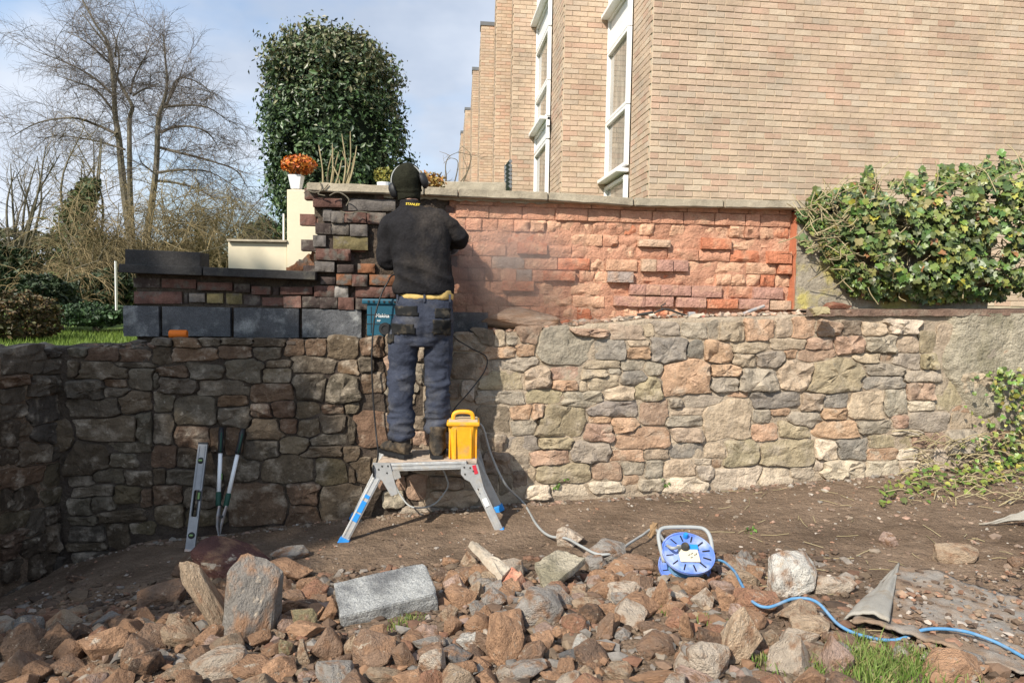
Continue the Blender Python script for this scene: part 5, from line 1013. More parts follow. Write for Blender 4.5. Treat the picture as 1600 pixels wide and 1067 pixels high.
def build_rocks():
    KEEP = [(518, 868, 690, 985), (1030, 822, 1122, 912), (832, 858, 912, 918)]
    for lst, ox, oy, s in ((R1, 0, 820, 3.636), (R2, 400, 820, 3.81), (R3, 780, 800, 3.478), (R4, 1160, 800, 3.636)):
        for b in lst:
          if not any(k[0] < ox + (b[0] + b[2]) / 2 / s < k[2] and k[1] < oy + (b[1] + b[3]) / 2 / s < k[3] for k in KEEP): place_rock(ox + b[0] / s, oy + b[1] / s, ox + b[2] / s, oy + b[3] / s, b[4], b[:4])
    have = [(o.location.x, o.location.y, max(o.scale[:2])) for o, *_ in rocks]
    keep = [(at(602, 925, 3.05), .27), (at(1075, 890, 3.3), .15), (at(875, 890, 3.3), .12)]
    for _ in range(9000):
        if len(rocks) > 297: break
        x = rnd_r.uniform(-2.5, 1.9); y = rnd_r.uniform(1.85, 3.5); px, py = project((x, y, heap(x, y)))
        if not (-30 < px < 1330 and py < 1100): continue
        if any(k[0] - 12 < px < k[2] + 12 and k[1] - 8 < py < k[3] + 14 for k in KEEP): continue
        if px > 1180 and py < 1000: continue
        if px < 330 and py < 965: continue
        if px < 430 and py < 900: continue
        sz = rnd_r.uniform(.034, .07)
        if any((x - a) ** 2 + (y - b) ** 2 < ((r * .72 + sz) * .78) ** 2 for a, b, r in have): continue
        if any((x - k.x) ** 2 + (y - k.y) ** 2 < r * r for k, r in keep): continue
        have.append((x, y, sz)); col = rnd_r.choice(['orange', 'orange', 'tan', 'tan', 'grey', 'brown', 'red', 'pink', 'dark', 'pale', 'orange']); o = bpy.data.objects.new('rock', rock_proto[rnd_r.randrange(16)]); COL.objects.link(o)
        o.location = (x, y, heap(x, y) + sz * .45); o.scale = (sz * rnd_r.uniform(.9, 1.4), sz * rnd_r.uniform(.8, 1.1), sz * rnd_r.uniform(.6, .95)); o.rotation_euler = (rnd_r.uniform(-.5, .5), rnd_r.uniform(-.5, .5), rnd_r.uniform(0, 6.3))
        c = RC[col]; k = rnd_r.uniform(.8, 1.1) * (.72 if px < 430 else 1); o.color = (c[0] * k, c[1] * k, c[2] * k, 1); q = project(o.location); rocks.append((o, col, 900 * (sz / .045) ** 2, None, q))  # filler rocks on the left get the shade darkening in colour too
    # labels: rank among same colour by distance to the nearest landmark
    lm = [(n, Vector((on_surf(px, min(py, 1066), heap))), txt) for n, (px, py), txt in LM]; buckets = {}
    for o, col, area, key, q in rocks:
        o['category'] = 'rock'; o['group'] = 'rubble stones in the heap'
        if key in SPECIAL: o['label'] = SPECIAL[key]; continue
        n, p, txt = min(lm, key=lambda l: (l[1].xy - o.location.xy).length); buckets.setdefault((txt, col), []).append(((p.xy - o.location.xy).length, o, area))
    ordn = ['nearest', 'second nearest', 'third nearest', 'fourth nearest', 'fifth nearest', 'sixth nearest', 'seventh nearest', 'eighth nearest', 'ninth nearest', 'tenth nearest', 'eleventh nearest', 'twelfth nearest', 'thirteenth nearest', 'fourteenth nearest', 'fifteenth nearest', 'sixteenth nearest', 'seventeenth nearest', 'eighteenth nearest', 'nineteenth nearest']
    for (txt, col), l in buckets.items():
        l.sort(key=lambda a: a[0]); cn = CN.get(col, col)
        for k, (d, o, area) in enumerate(l):
            sz = 'large' if area > 5000 else 'medium' if area > 1800 else 'small'; o['label'] = f"{sz} {cn} rock, {ordn[min(k, 18)]} of its colour to the {txt}"
build_rocks()
def build_debris():
    # soil clods and gravel: one mass
    ico = bmesh.new(); bmesh.ops.create_icosphere(ico, subdivisions=1, radius=1); base = np.array([v.co[:] for v in ico.verts]); fc = np.array([[v.index for v in f.verts] for f in ico.faces]); ico.free()
    pal = np.array([(.16, .11, .075), (.22, .16, .11), (.28, .19, .13), (.36, .31, .26), (.13, .09, .065), (.30, .17, .11)]); pal2 = np.array([(.30, .24, .18), (.36, .32, .27), (.26, .19, .14), (.22, .16, .12), (.34, .22, .16)])
    V = []; Fa = []; C = []; n = 0
    def add(x, y, s, c, z=0):
        nonlocal n
        j = base * (1 + .28 * rng.normal(size=(12, 1))) * np.array([s * rng.uniform(.7, 1.5), s * rng.uniform(.7, 1.3), s * rng.uniform(.35, .8)]); a = rng.random() * 6.28; ca, sa = math.cos(a), math.sin(a)
        j = np.stack([j[:, 0] * ca - j[:, 1] * sa, j[:, 0] * sa + j[:, 1] * ca, j[:, 2]], 1) + np.array([x, y, z]); V.append(j); Fa.append(fc + n); n += 12; C.append(np.repeat([c * rng.uniform(.7, 1.2)], len(fc), 0))
    for _ in range(6500):
        x = random.uniform(-2.9, 1.7); y = random.uniform(1.8, 3.7); add(x, y, abs(random.gauss(0, .011)) + .004, pal[rng.integers(0, 6)] * .62, heap(x, y) + .004)
    for _ in range(1500):
        x = random.uniform(-2.5, 1.75); y = random.uniform(1.85, 3.45); px, py = project((x, y, heap(x, y)))
        if (px > 1180 and py < 1010) or (px < 330 and py < 965) or (px < 430 and py < 905) or (518 < px < 690 and 868 < py < 985): continue
        add(x, y, random.uniform(.012, .032), np.array(RC[random.choice(['orange', 'tan', 'brown', 'orange', 'pink', 'grey', 'pale', 'red'])]) * .5 * (.75 if px < 430 else 1), heap(x, y) + .012)  # small rubble on the left tinted darker for shade
    for _ in range(4200):
        x = random.uniform(-2.9, 4.4); y = random.uniform(2.2, 5.0); 
        if y > wallY(x) - .02: continue
        add(x, y, abs(random.gauss(0, .005)) + .002, pal[rng.integers(0, 6)], surf(x, y) + .001)
    for _ in range(650):
        x = min(4.6, max(.8, random.gauss(3.0, .9))); y = random.uniform(2.4, 4.9)
        if y > wallY(x) - .03: continue
        add(x, y, abs(random.gauss(0, .009)) + .004, pal2[rng.integers(0, 5)], surf(x, y) + .002)
    for _ in range(700):   # strip of crumbs at the foot of the wall
        x = random.uniform(-2.7, 4.2); y = wallY(x) - abs(random.gauss(0, .05)) - .02; add(x, y, abs(random.gauss(0, .010)) + .004, pal2[rng.integers(0, 5)] * .8, surf(x, y) + .002)
    for _ in range(420):
        p = on_surf(random.uniform(1400, 1600), random.uniform(900, 1040), surf); add(p.x, p.y, abs(random.gauss(0, .007)) + .003, pal[rng.integers(0, 6)], p.z + .028)
    o = partnp('gravel', np.concatenate(V), np.concatenate(Fa), PEBBLE, cols=np.concatenate(C)); o['kind'] = 'stuff'
    # crumbs on the ledge
    V.clear(); Fa.clear(); C.clear(); n = 0
    for _ in range(900):
        x = random.uniform(-2.6, 3.2); d = random.uniform(.0, .26); p = Vector((0, PA, 0)) + ud * x - nd * d; add(p.x, p.y, abs(random.gauss(0, .012)) + .004, np.array([(.42, .27, .19), (.34, .26, .2), (.44, .36, .28)])[rng.integers(0, 3)] * (.4 if x < -.6 else 1), top_z(x) + .012)  # crumbs at the left end coloured darker for the shade
    o = partnp('ledge_crumbs', np.concatenate(V), np.concatenate(Fa), PEBBLE, cols=np.concatenate(C)); o['kind'] = 'stuff'
    # twigs and dry stalks on the soil
    m = MB()
    for _ in range(150):
        x = random.uniform(.9, 4.3); y = random.uniform(2.5, 4.8)
        if y > wallY(x) - .1: continue
        a = random.uniform(0, 6.3); l = random.uniform(.04, .16); q = [Vector((x + math.cos(a) * l * k, y + math.sin(a) * l * k, 0)) for k in (0, .5, 1)]
        for v in q: v.z = surf(v.x, v.y) + .006 + random.uniform(0, .008)
        m.tube(q, .002, 3, cap=False)
    o = m.build('dry_twigs', PSTEM); o['kind'] = 'stuff'
    # grass
    V = []; C = []
    def blades(px, py, spread, nb, hgt, fn=heap):
        p0 = on_surf(px, py, fn)
        for _ in range(nb):
            x = p0.x + random.gauss(0, spread); y = p0.y + random.gauss(0, spread * .8); z = fn(x, y); a = random.uniform(0, 6.3); h = hgt * random.uniform(.5, 1.3); lx, ly = random.gauss(0, .35) * h, random.gauss(0, .35) * h; dx, dy = math.cos(a) * .002, math.sin(a) * .002
            A_ = (x - dx, y - dy, z); B_ = (x + dx, y + dy, z); M1 = (x + lx * .35 - dx * .8, y + ly * .35 - dy * .8, z + h * .6); M2 = (x + lx * .35 + dx * .8, y + ly * .35 + dy * .8, z + h * .6); T_ = (x + lx, y + ly, z + h)
            c = random.choice([(.10, .17, .03), (.13, .20, .04), (.17, .22, .06), (.24, .22, .09)]); V.extend([A_, B_, M2, M1, M1, M2, T_, T_]); C.extend([c, c])
    for px, py, sp, nb, h in [(1330, 1035, .04, 220, .05), (1385, 1048, .07, 520, .06), (1430, 1040, .05, 220, .055), (1290, 1060, .04, 160, .045), (1240, 1055, .03, 90, .04), (1195, 1040, .03, 90, .035), (1345, 1005, .03, 90, .035), (1030, 960, .02, 30, .025), (1105, 972, .025, 60, .03), (640, 972, .025, 60, .03), (620, 982, .02, 40, .03), (250, 985, .03, 60, .03), (1045, 935, .02, 25, .025), (1475, 1062, .05, 140, .045), (1375, 1066, .06, 300, .06)]:
        blades(px, py, sp, nb, h)
    V = np.array(V, dtype=float); q = V.reshape(-1, 4, 3); o = partnp('grass', q.reshape(-1, 3), np.arange(len(V)).reshape(-1, 4), GRASSM, cols=C); o['kind'] = 'stuff'
    # small weeds: at the wall foot and on the soil
    for lab, pts in (('small green weed growing in the wall foot right of the platform', [(872, 760), (878, 752), (868, 765)]), ('tiny seedling in a wall joint near the wall foot, under the reel side', [(1035, 752), (1042, 760)]), ('small green sprig lying on open soil right of the reel', [(1170, 832), (1178, 830)])):
        p = [on_surf(x, y, surf) if y > 775 else on_plane(x, y, PA - .02, PB) for x, y in pts]; P = np.array([(q + Vector((random.gauss(0, .012), random.gauss(0, .008), abs(random.gauss(0, .012)))))[:] for q in p for _ in range(9)])
        o = leaves('weed', P, .012, [(.12, .22, .04), (.09, .17, .03)], None, LEAF, .6); tag(o, lab, 'weed')
build_debris()
# ------------------------------------------------------------------ helpers for oriented things
def frame(a, toward=Vector((0, -1, 0))):
    z = a.normalized(); y = -(toward - z * toward.dot(z)).normalized(); x = y.cross(z); return Matrix((x, y, z)).transposed()
def text(name, s, size, c, R, mt, parent, ext=.0006):
    cu = bpy.data.curves.new(name, 'FONT'); cu.body = s; cu.size = size; cu.align_x = 'CENTER'; cu.align_y = 'CENTER'; cu.extrude = ext; cu.offset = size * .012
    o = bpy.data.objects.new(name, cu); COL.objects.link(o); bpy.context.view_layer.update(); m = bpy.data.meshes.new_from_object(o.evaluated_get(bpy.context.evaluated_depsgraph_get())); bpy.data.objects.remove(o)
    V = [R @ v.co + c for v in m.vertices]; Fa = [tuple(f.vertices) for f in m.polygons]; return part(name, V, Fa, mt, parent)
FACE = Matrix(((1, 0, 0), (0, 0, -1), (0, 1, 0)))   # text facing -Y
# concrete block in the heap
def build_block():
    # corners of the top face from the photograph, lying tilted on the rubble
    A_ = at(522, 905, 2.97); B_ = at(667, 872, 3.10); C_ = at(680, 935, 2.86); D_ = at(531, 968, 2.72)
    x = (B_ - A_).normalized(); y0 = (A_ - D_); y = (y0 - x * y0.dot(x)).normalized(); z = x.cross(y); R = Matrix((x, y, z)).transposed(); L1 = ((B_ - A_).length + (C_ - D_).length) / 2; W1 = min(.235, ((A_ - D_).length + (B_ - C_).length) / 2)
    c = (A_ + B_ + C_ + D_) / 4 - z * .05; bm = bmesh.new(); bmesh.ops.create_cube(bm, size=1)
    for v in bm.verts: v.co = Vector((v.co.x * L1, v.co.y * W1, v.co.z * .1))
    bmesh.ops.bevel(bm, geom=bm.edges[:], offset=.004, segments=2, affect='EDGES'); bmesh.ops.subdivide_edges(bm, edges=[e for e in bm.edges if e.calc_length() > .05], cuts=8, use_grid_fill=True)
    for v in bm.verts: v.co += v.co.normalized() * (.003 * noise.noise(v.co * 40) + .004 * min(0, noise.noise(v.co * 14)))
    for v in bm.verts:   # knocked corners
        for q, r_ in ((Vector((L1 / 2, -W1 / 2, .05)), .03), (Vector((L1 / 2, W1 / 2, .05)), .025), (Vector((-L1 / 2, -W1 / 2, -.05)), .03)):
            d = (v.co - q).length
            if d < r_: v.co -= q.normalized() * (r_ - d) * .5
    m = bpy.data.meshes.new('concrete_block'); bm.to_mesh(m); bm.free(); o = link('concrete_block', m, CONC); o.matrix_world = Matrix.Translation(c) @ R.to_4x4(); tag(o, 'pale grey speckled concrete block lying on the rubble heap', 'block')
build_block()
def slabthing(name, label, cat, corners, th, mt, col=None):
    """corners: px,py,Y quads; slab with rough edges"""
    P = [at(*c) for c in corners]; n = (P[1] - P[0]).cross(P[-1] - P[0]).normalized()
    if n.z < 0 and n.y > 0 or n.dot(EYE - P[0]) < 0: n = -n
    k = 6; V = []; Fa = []; ring = []
    for i in range(len(P)):
        a, b = P[i], P[(i + 1) % len(P)]
        for j in range(k): ring.append(a.lerp(b, j / k) + Vector((random.gauss(0, 1), random.gauss(0, 1), random.gauss(0, 1))) * .0028)
    c = sum(ring, Vector()) / len(ring); N_ = len(ring)
    for s, d in ((1, -th), (1.0, -.006), (.975, 0), (.6, .003), (.3, .002)): V += [c + (v - c) * s + n * (d + .003 * noise.noise(v * 30)) for v in ring]
    V.append(c + n * .002)
    for r in range(4):
        for i in range(N_): i2 = (i + 1) % N_; Fa.append((r * N_ + i, r * N_ + i2, (r + 1) * N_ + i2, (r + 1) * N_ + i))
    Fa += [(4 * N_ + i, 4 * N_ + (i + 1) % N_, 5 * N_) for i in range(N_)]; Fa.append(tuple(range(N_))[::-1])
    o = part(name, V, Fa, mt, None, col); bm = bmesh.new(); bm.from_mesh(o.data); bmesh.ops.recalc_face_normals(bm, faces=bm.faces[:]); bm.to_mesh(o.data); bm.free(); autosmooth(o, 40); tag(o, label, cat); return o
slabthing('mortar_slab', 'grey square slab of old mortar leaning in the heap left of the reel', 'slab', [(836, 878, 3.22), (872, 857, 3.32), (914, 872, 3.22), (853, 924, 3.02)], .035, ROUGHCAST)
slabthing('stone_slab', 'long pale pointed slab leaning over the heap right of the concrete block', 'slab', [(735, 845, 3.30), (748, 848, 3.32), (798, 888, 3.14), (785, 900, 3.08)], .03, ROCK, (.42, .36, .28))
slabthing('brick_fragment', 'salmon pink broken brick with grey mortar stuck on, in mid heap', 'brick', [(760, 940, 3.0), (800, 885, 3.16), (815, 895, 3.12), (782, 953, 2.92)], .05, BRICK, (.55, .22, .14))
o = slabthing('wood_chip', 'small flat chip of timber on the soil behind the reel', 'wood chip', [(1012, 836, 3.75), (1020, 815, 3.9), (1030, 819, 3.9), (1020, 838, 3.75)], .006, WOOD)
# ------------------------------------------------------------------ work platform
def build_platform():
    Yf, Yb = 4.2, 4.54; FL = at(588, 724, Yf); FR = at(745, 719, Yf); zt = (FL.z + FR.z) / 2; t = thing('work_platform', 'dusty aluminium folding work platform with blue feet, standing at the wall', 'work platform', ((FL.x + FR.x) / 2, 4.37, .12))
    sl = (FR.z - FL.z) / (FR.x - FL.x); Rt = Matrix.Rotation(-math.atan(sl), 3, 'Y'); cx = (FL.x + FR.x) / 2; L_ = FR.x - FL.x; c = Vector((cx, (Yf + Yb) / 2, zt))
    m = MB(); m.box(c - Vector((0, 0, .012)), (L_, Yb - Yf - .02, .022), Rt, bev=.003)
    for k in range(9): m.box(c + Rt @ Vector((0, -.14 + k * .035, .001)), (L_ - .02, .006, .005), Rt)
    m.build('top_plate', PLY, t)
    for y in (Yf, Yb):
        r = MB(); r.box(Vector((cx, y, zt - .024)), (L_ - .12, .026, .048), Rt, bev=.003)
        for dz in (-.012, -.034): r.box(Vector((cx, y - .0145, zt + dz)), (L_ - .14, .004, .004), Rt)
        r.build('side_rail', ALU, t)
    feet = [((535, 850), (598, 735), -1, Yf - .06, Yf), ((784, 836), (735, 728), 1, Yf - .04, Yf), ((781, 797), (739, 735), 1, 4.52, Yb), ((553, 812), (603, 740), -1, 4.5, Yb)]
    for (fx, fy), (hx, hy), s, Y0, Y1 in feet:
        f = at(fx, fy, Y0); f.z = max(f.z, surf(f.x, f.y) + .005) if Y0 > 4.4 else f.z; h = Vector((at(hx, hy, Y1).x, Y1, zt - .035)); a = (h - f); R = frame(a)
        leg = MB(); leg.box(f + a * .53, (.05, .025, a.length * .92), R, bev=.004)
        for dx in (-.014, .014): leg.box(f + a * .5 + R @ Vector((dx, -.0145, 0)), (.004, .004, a.length * .8), R)
        lg = leg.build('leg', ALU, t)
        ft = MB(); ft.box(f + a * .035, (.062, .045, .045), R, bev=.006); ft.build('foot', BLUEP, lg)
        # gusset plate: polygon thick plate
        pl = [(-.045 * s, .03), (.055 * s, .03), (.055 * s, -.03), (.03 * s, -.06), (-.0 * s, -.075), (-.055 * s, -.17), (-.095 * s, -.155)]
        if s > 0: pl = [(-x_ * 1, z_) for x_, z_ in [(-.045, .03), (.055, .03), (.055, -.03), (.03, -.06), (0, -.075), (-.055, -.17), (-.095, -.155)]]
        hh = Vector((h.x, Y1 - (.02 if Y1 < 4.4 else -.02), zt - .035)); V = [hh + Vector((x_, -.004, z_)) for x_, z_ in pl] + [hh + Vector((x_, .004, z_)) for x_, z_ in pl]; n = len(pl)
        Fa = [tuple(range(n)), tuple(range(n, 2 * n))[::-1]] + [(i, n + i, n + (i + 1) % n, (i + 1) % n) for i in range(n)]
        br = part('hinge_bracket', V, Fa, ALU, t); rv = MB()
        for x_, z_ in ((.0, .01), (.035, .012), (.03, -.03), (-.02, -.01), (-.05, -.12), (-.06, -.145)): rv.lathe(hh + Vector((x_ * (1 if s < 0 else -1), -.004, z_)), [(0, .004), (.005, .003), (.006, 0)], Vector((0, -1, 0)), 8)
        rv.build('rivets', DARKG, br)
        if Y1 < 4.4:
            if s < 0:
                for q0, q1 in ((.42, .56), (.30, .40), (.60, .64)):
                    st = MB(); st.box(f + a * ((q0 + q1) / 2) + R @ Vector((0, -.0175, 0)), (.03, .001, a.length * (q1 - q0)), R); st.build('blue_label', BLUEP, lg)
            else:
                st = MB(); st.box(hh + Vector((.03, -.006, .0)), (.022, .001, .055), Matrix.Rotation(-.3, 3, 'Y')); st.build('red_label', REDST, br)
                st = MB(); st.box(f + a * .5 + R @ Vector((0, -.0175, 0)), (.028, .001, .05), R); st.build('white_label', WHITE, lg)
    return zt
ZT = build_platform()
# ------------------------------------------------------------------ yellow transformer on the platform
def build_transformer():
    cx = at(723, 700, 4.3).x; z0 = ZT + .004; t = thing('site_transformer', 'yellow plastic site transformer with a carry handle, on the platform beside his boots', 'transformer', (cx, 4.32, z0))
    Rz = Matrix.Rotation(.06, 3, 'Z'); m = MB(); H_ = .215; w0, w1 = .148, .178
    V = []; 
    for z, w_ in ((0, w0), (H_, w1)): V += [Rz @ Vector((sx * w_ / 2, sy * w_ * .5 * 1.0, z)) + Vector((cx, 4.32, z0)) for sx, sy in ((-1, -.7), (-.7, -1), (.7, -1), (1, -.7), (1, .7), (.7, 1), (-.7, 1), (-1, .7))]
    m.add(V, [tuple(range(8))[::-1], tuple(range(8, 16))] + [(i, (i + 1) % 8, 8 + (i + 1) % 8, 8 + i) for i in range(8)]); m.build('body', YEL, t)
    r = MB()
    for sx in (-1, 1): 
        r.box(Rz @ Vector((sx * .047, -.086, H_ * .47)) + Vector((cx, 4.32, z0)), (.012, .012, H_ * .86), Rz, bev=.003); r.box(Rz @ Vector((sx * .08, -.064, H_ * .47)) + Vector((cx, 4.32, z0)), (.010, .012, H_ * .86), Rz, bev=.003)
    r.build('rib', YEL, t)
    l = MB(); l.box(Vector((cx, 4.32, z0 + H_ + .006)), (.198, .19, .024), Rz, bev=.008); l.build('lid', YEL, t)
    l = MB(); l.box(Vector((cx, 4.32, z0 + H_ + .0205)), (.176, .168, .008), Rz, bev=.003); l.build('dusty_top', DUSTYL, t)
    h = MB(); pts = [Vector((-.062, 0, 0)), Vector((-.056, 0, .036)), Vector((-.035, 0, .05)), Vector((0, 0, .053)), Vector((.035, 0, .05)), Vector((.056, 0, .036)), Vector((.062, 0, 0))]
    h.tube([Rz @ p + Vector((cx, 4.30, z0 + H_ + .018)) for p in smooth_path(pts, 4)], .010, 8, flat=1.3); h.build('handle', YEL, t)
    return Vector((cx, 4.32, z0))
build_transformer()
# ------------------------------------------------------------------ cable reel
def build_reel():
    c0 = at(1074, 885, 3.27); ax = Vector((0, -math.cos(math.radians(61)), math.sin(math.radians(61)))); ax = (ax + Vector((.02, 0, 0))).normalized(); g = on_surf(1074, 905, heap); t = thing('cable_reel', 'blue plastic cable reel lying tilted on the rubble, grey tube handle behind it', 'cable reel', (c0.x, c0.y, g.z))
    U = at(1075, 864, 3.25); Lo = U - ax * .105; R = Matrix((Vector((1, 0, 0)), ax.cross(Vector((1, 0, 0))).normalized(), ax)).transposed(); r = .123
    def flange(name, c, up):
        m = MB(); m.lathe(c, [(0, .004), (.055, .004), (.06, 0), (r - .008, 0), (r - .006, .006), (r, .006), (r, -.006), (r - .01, -.008), (.0, -.008)], ax, 48); f = m.build(name, REELB, t); autosmooth(f, 40)
        for k in range(12):
            a = 2 * math.pi * (k + .3) / 12; d = R @ Vector((math.cos(a), math.sin(a), 0)); s = MB(); Rr = Matrix((d, ax.cross(d), ax)).transposed()
            s.box(c + d * .088 + ax * .0015, (.036, .006, .003), Rr); s.build('slot', BLACK, f)
        return f
    flange('flange', U, 1); flange('flange', Lo, 0)
    m = MB(); m.lathe(Lo, [(.05, .006), (.05, .08)], ax, 32); m.build('drum', REELB, t)
    w_ = MB(); pts = []
    for k in range(12 * 36):
        a = 2 * math.pi * k / 36; turn = k / 36; lay = .074 + .007 * (int(turn) // 6); hh = .013 + (turn % 6) * .0098; pts.append(Lo + R @ Vector((math.cos(a) * lay, math.sin(a) * lay, hh)))
    w_.tube(pts, .0052, 6); o = w_.build('wound_cable', CABB, t, smooth=True)
    s = MB(); Rs = R; s.box(U + R @ Vector((.0, -.008, .007)), (.092, .098, .008), Rs, bev=.003); pl = s.build('socket_plate', PLATEC, t)
    s = MB(); s.box(U + R @ Vector((.02, .028, .0115)), (.06, .03, .003), Rs, bev=.001); s.build('blue_corner', BLUEP, pl)
    s = MB()
    for x, y, a in ((.0, -.02, .6), (.014, -.012, .5), (.026, -.02, 1.2), (.008, -.035, .4), (.034, -.014, 1.4)): s.box(U + R @ Vector((x, y, .012)), (.011, .003, .002), R @ Matrix.Rotation(a, 3, 'Z'))
    s.build('socket_slots', BLACK, pl)
    p = MB(); p.lathe(U + R @ Vector((-.012, .022, .011)), [(0, .024), (.014, .024), (.019, .016), (.02, 0)], ax, 16); pg = p.build('plug', DARKG, t); autosmooth(pg, 40)
    kn = MB(); kn.lathe(U + R @ Vector((.006, .096, .004)), [(0, .022), (.009, .022), (.011, .016), (.012, 0)], ax, 16); kb = kn.build('knob', BLUEP, t); autosmooth(kb, 40)
    h = MB(); hp = [(-.112, -.03, -.03), (-.128, .03, .012), (-.126, .09, .02), (-.105, .128, .02), (-.06, .14, .02), (.06, .142, .02), (.105, .13, .018), (.122, .09, .01), (.124, .03, -.02), (.11, -.02, -.05)]
    h.tube(smooth_path([U + R @ Vector(q) for q in hp], 5), .0095, 8); h.build('tube_handle', CABG, t, smooth=True)
    return U, Lo, R
RU, RLo, RR = build_reel()
def cable(name, label, pts, r, mt):
    m = MB(); P = smooth_path(pts, 9); m.tube(P, r, 7); o = m.build(name, mt, None, smooth=True, origin=P[0]); tag(o, label, 'cable'); return o
def og(px, py, up=.012, fn=heap): p = on_surf(px, py, fn); return p + Vector((0, 0, up))
def build_cables():
    plug = RU + RR @ Vector((-.032, .022, .018))
    cable('grey_cable', 'grey cable running from the yellow transformer to the blue reel', [at(750, 662, 4.40), at(756, 672, 4.42), at(768, 712, 4.46), at(790, 757, 4.5), og(818, 788, .01), og(838, 822), og(858, 845, .03), og(885, 858, .06), og(908, 874, .07), og(935, 884, .06), og(963, 880, .06), og(983, 863, .05), og(1003, 850, .05), og(1022, 845, .07), RU + RR @ Vector((-.09, .02, .02)), plug], .0075, CABG)
    cable('black_cable', 'black power cable hanging from his tool down the wall to the platform', [at(640, 425, 4.72), at(614, 430, 4.66), at(606, 441, 4.6), at(596, 460, 4.58), at(585, 500, 4.55), at(581, 560, 4.53), at(583, 620, 4.53), at(588, 680, 4.5), at(591, 706, 4.4), at(588, 724, 4.28), at(583, 728, 4.17), at(584, 745, 4.17)], .0055, BLACK)
    cable('looped_cable', 'grey cable end looping under the platform against the wall', [at(690, 728, 4.5), at(700, 755, 4.52), at(694, 770, 4.52), at(680, 786, 4.5), at(660, 793, 4.48), at(640, 790, 4.5), at(625, 772, 4.55), at(612, 745, 4.56)], .0055, CABG)
    cable('thin_cable', 'thin black lead running from his hip to the transformer', [at(705, 522, 4.42), at(716, 532, 4.55), at(738, 545, 4.6), at(760, 558, 4.62), at(757, 580, 4.6), at(735, 610, 4.5), at(712, 636, 4.45), at(704, 650, 4.42)], .004, BLACK)
    o = RLo + RR @ Vector((.0, -.088, .03)); 
    cable('blue_cable', 'blue extension cable snaking from the reel to the right edge', [RLo + RR @ Vector((-.06, -.06, .035)), o, RLo + RR @ Vector((.06, -.065, .04)), og(1112, 903, .08), og(1128, 906, .09), og(1146, 921, .085), og(1158, 943, .08), og(1174, 962, .06), og(1200, 968, .05), og(1240, 962, .07), og(1275, 968, .07), og(1310, 988, .03), og(1350, 1002, .02), og(1400, 1008, .02), og(1445, 1000, .04), og(1500, 1004, .045), og(1550, 1018, .04), og(1600, 1045, .04), og(1650, 1075, .04)], .0062, CABB)
build_cables()
# ------------------------------------------------------------------ level and loppers
def build_level():
    b = at(297, 848, 4.22); tp = at(318, 692, 4.42); b.z = surf(b.x, b.y) + .0; a = tp - b; L_ = a.length; R = frame(a, Vector((.12, -1, 0))); t = thing('spirit_level', 'grey aluminium spirit level with green vials leaning on the stone wall', 'spirit level', b)
    m = MB(); h = .056; s0, s1 = .2, .36
    def bx(x, y, z0, z1, w_, d, mb): mb.box(b + R @ Vector((x, y, (z0 + z1) / 2)), (w_, d, z1 - z0), R, bev=.0015)
    # body with a real hand slot between s0 and s1
    bx(0, 0, 0, s0, h, .024, m); bx(0, 0, s1, L_, h, .024, m); bx(-h / 2 + .008, 0, s0, s1, .016, .024, m); bx(h / 2 - .008, 0, s0, s1, .016, .024, m)
    for x in (-.017, .017): bx(x, -.014, s1 + .01, L_ - .02, .0035, .004, m)
    m.build('body', LVL, t)
    g = MB()
    for x in (-.0135, .0135): bx(x, -.002, s0 + .004, s1 - .004, .006, .03, g)
    g.build('hand_grip', BLACK, t)
    for z in (.09, L_ - .11): 
        v = MB(); v.lathe(b + R @ Vector((0, -.013, z)), [(0, .004), (.014, .004), (.018, .002), (.02, 0)], R @ Vector((0, -1, 0)), 20); vo = v.build('vial_window', BLACK, t); u = MB(); u.tube([b + R @ Vector((-.010, -.019, z)), b + R @ Vector((.010, -.019, z))], .0065, 8); u.build('vial', VIAL, vo)
    z = L_ * .5; v = MB(); bx(h / 2 - .012, -.012, z - .03, z + .03, .022, .01, v); vo = v.build('vial_window', BLACK, t); u = MB(); u.tube([b + R @ Vector((h / 2 - .012, -.019, z - .02)), b + R @ Vector((h / 2 - .012, -.019, z + .02))], .007, 8); u.build('vial', VIAL, vo)
    e = MB(); bx(0, 0, -.004, .01, h + .004, .028, e); e.build('end_cap', STEEL, t); e = MB(); bx(0, 0, L_ - .008, L_ + .004, h + .004, .028, e); e.build('end_cap', BLACK, t)
build_level()
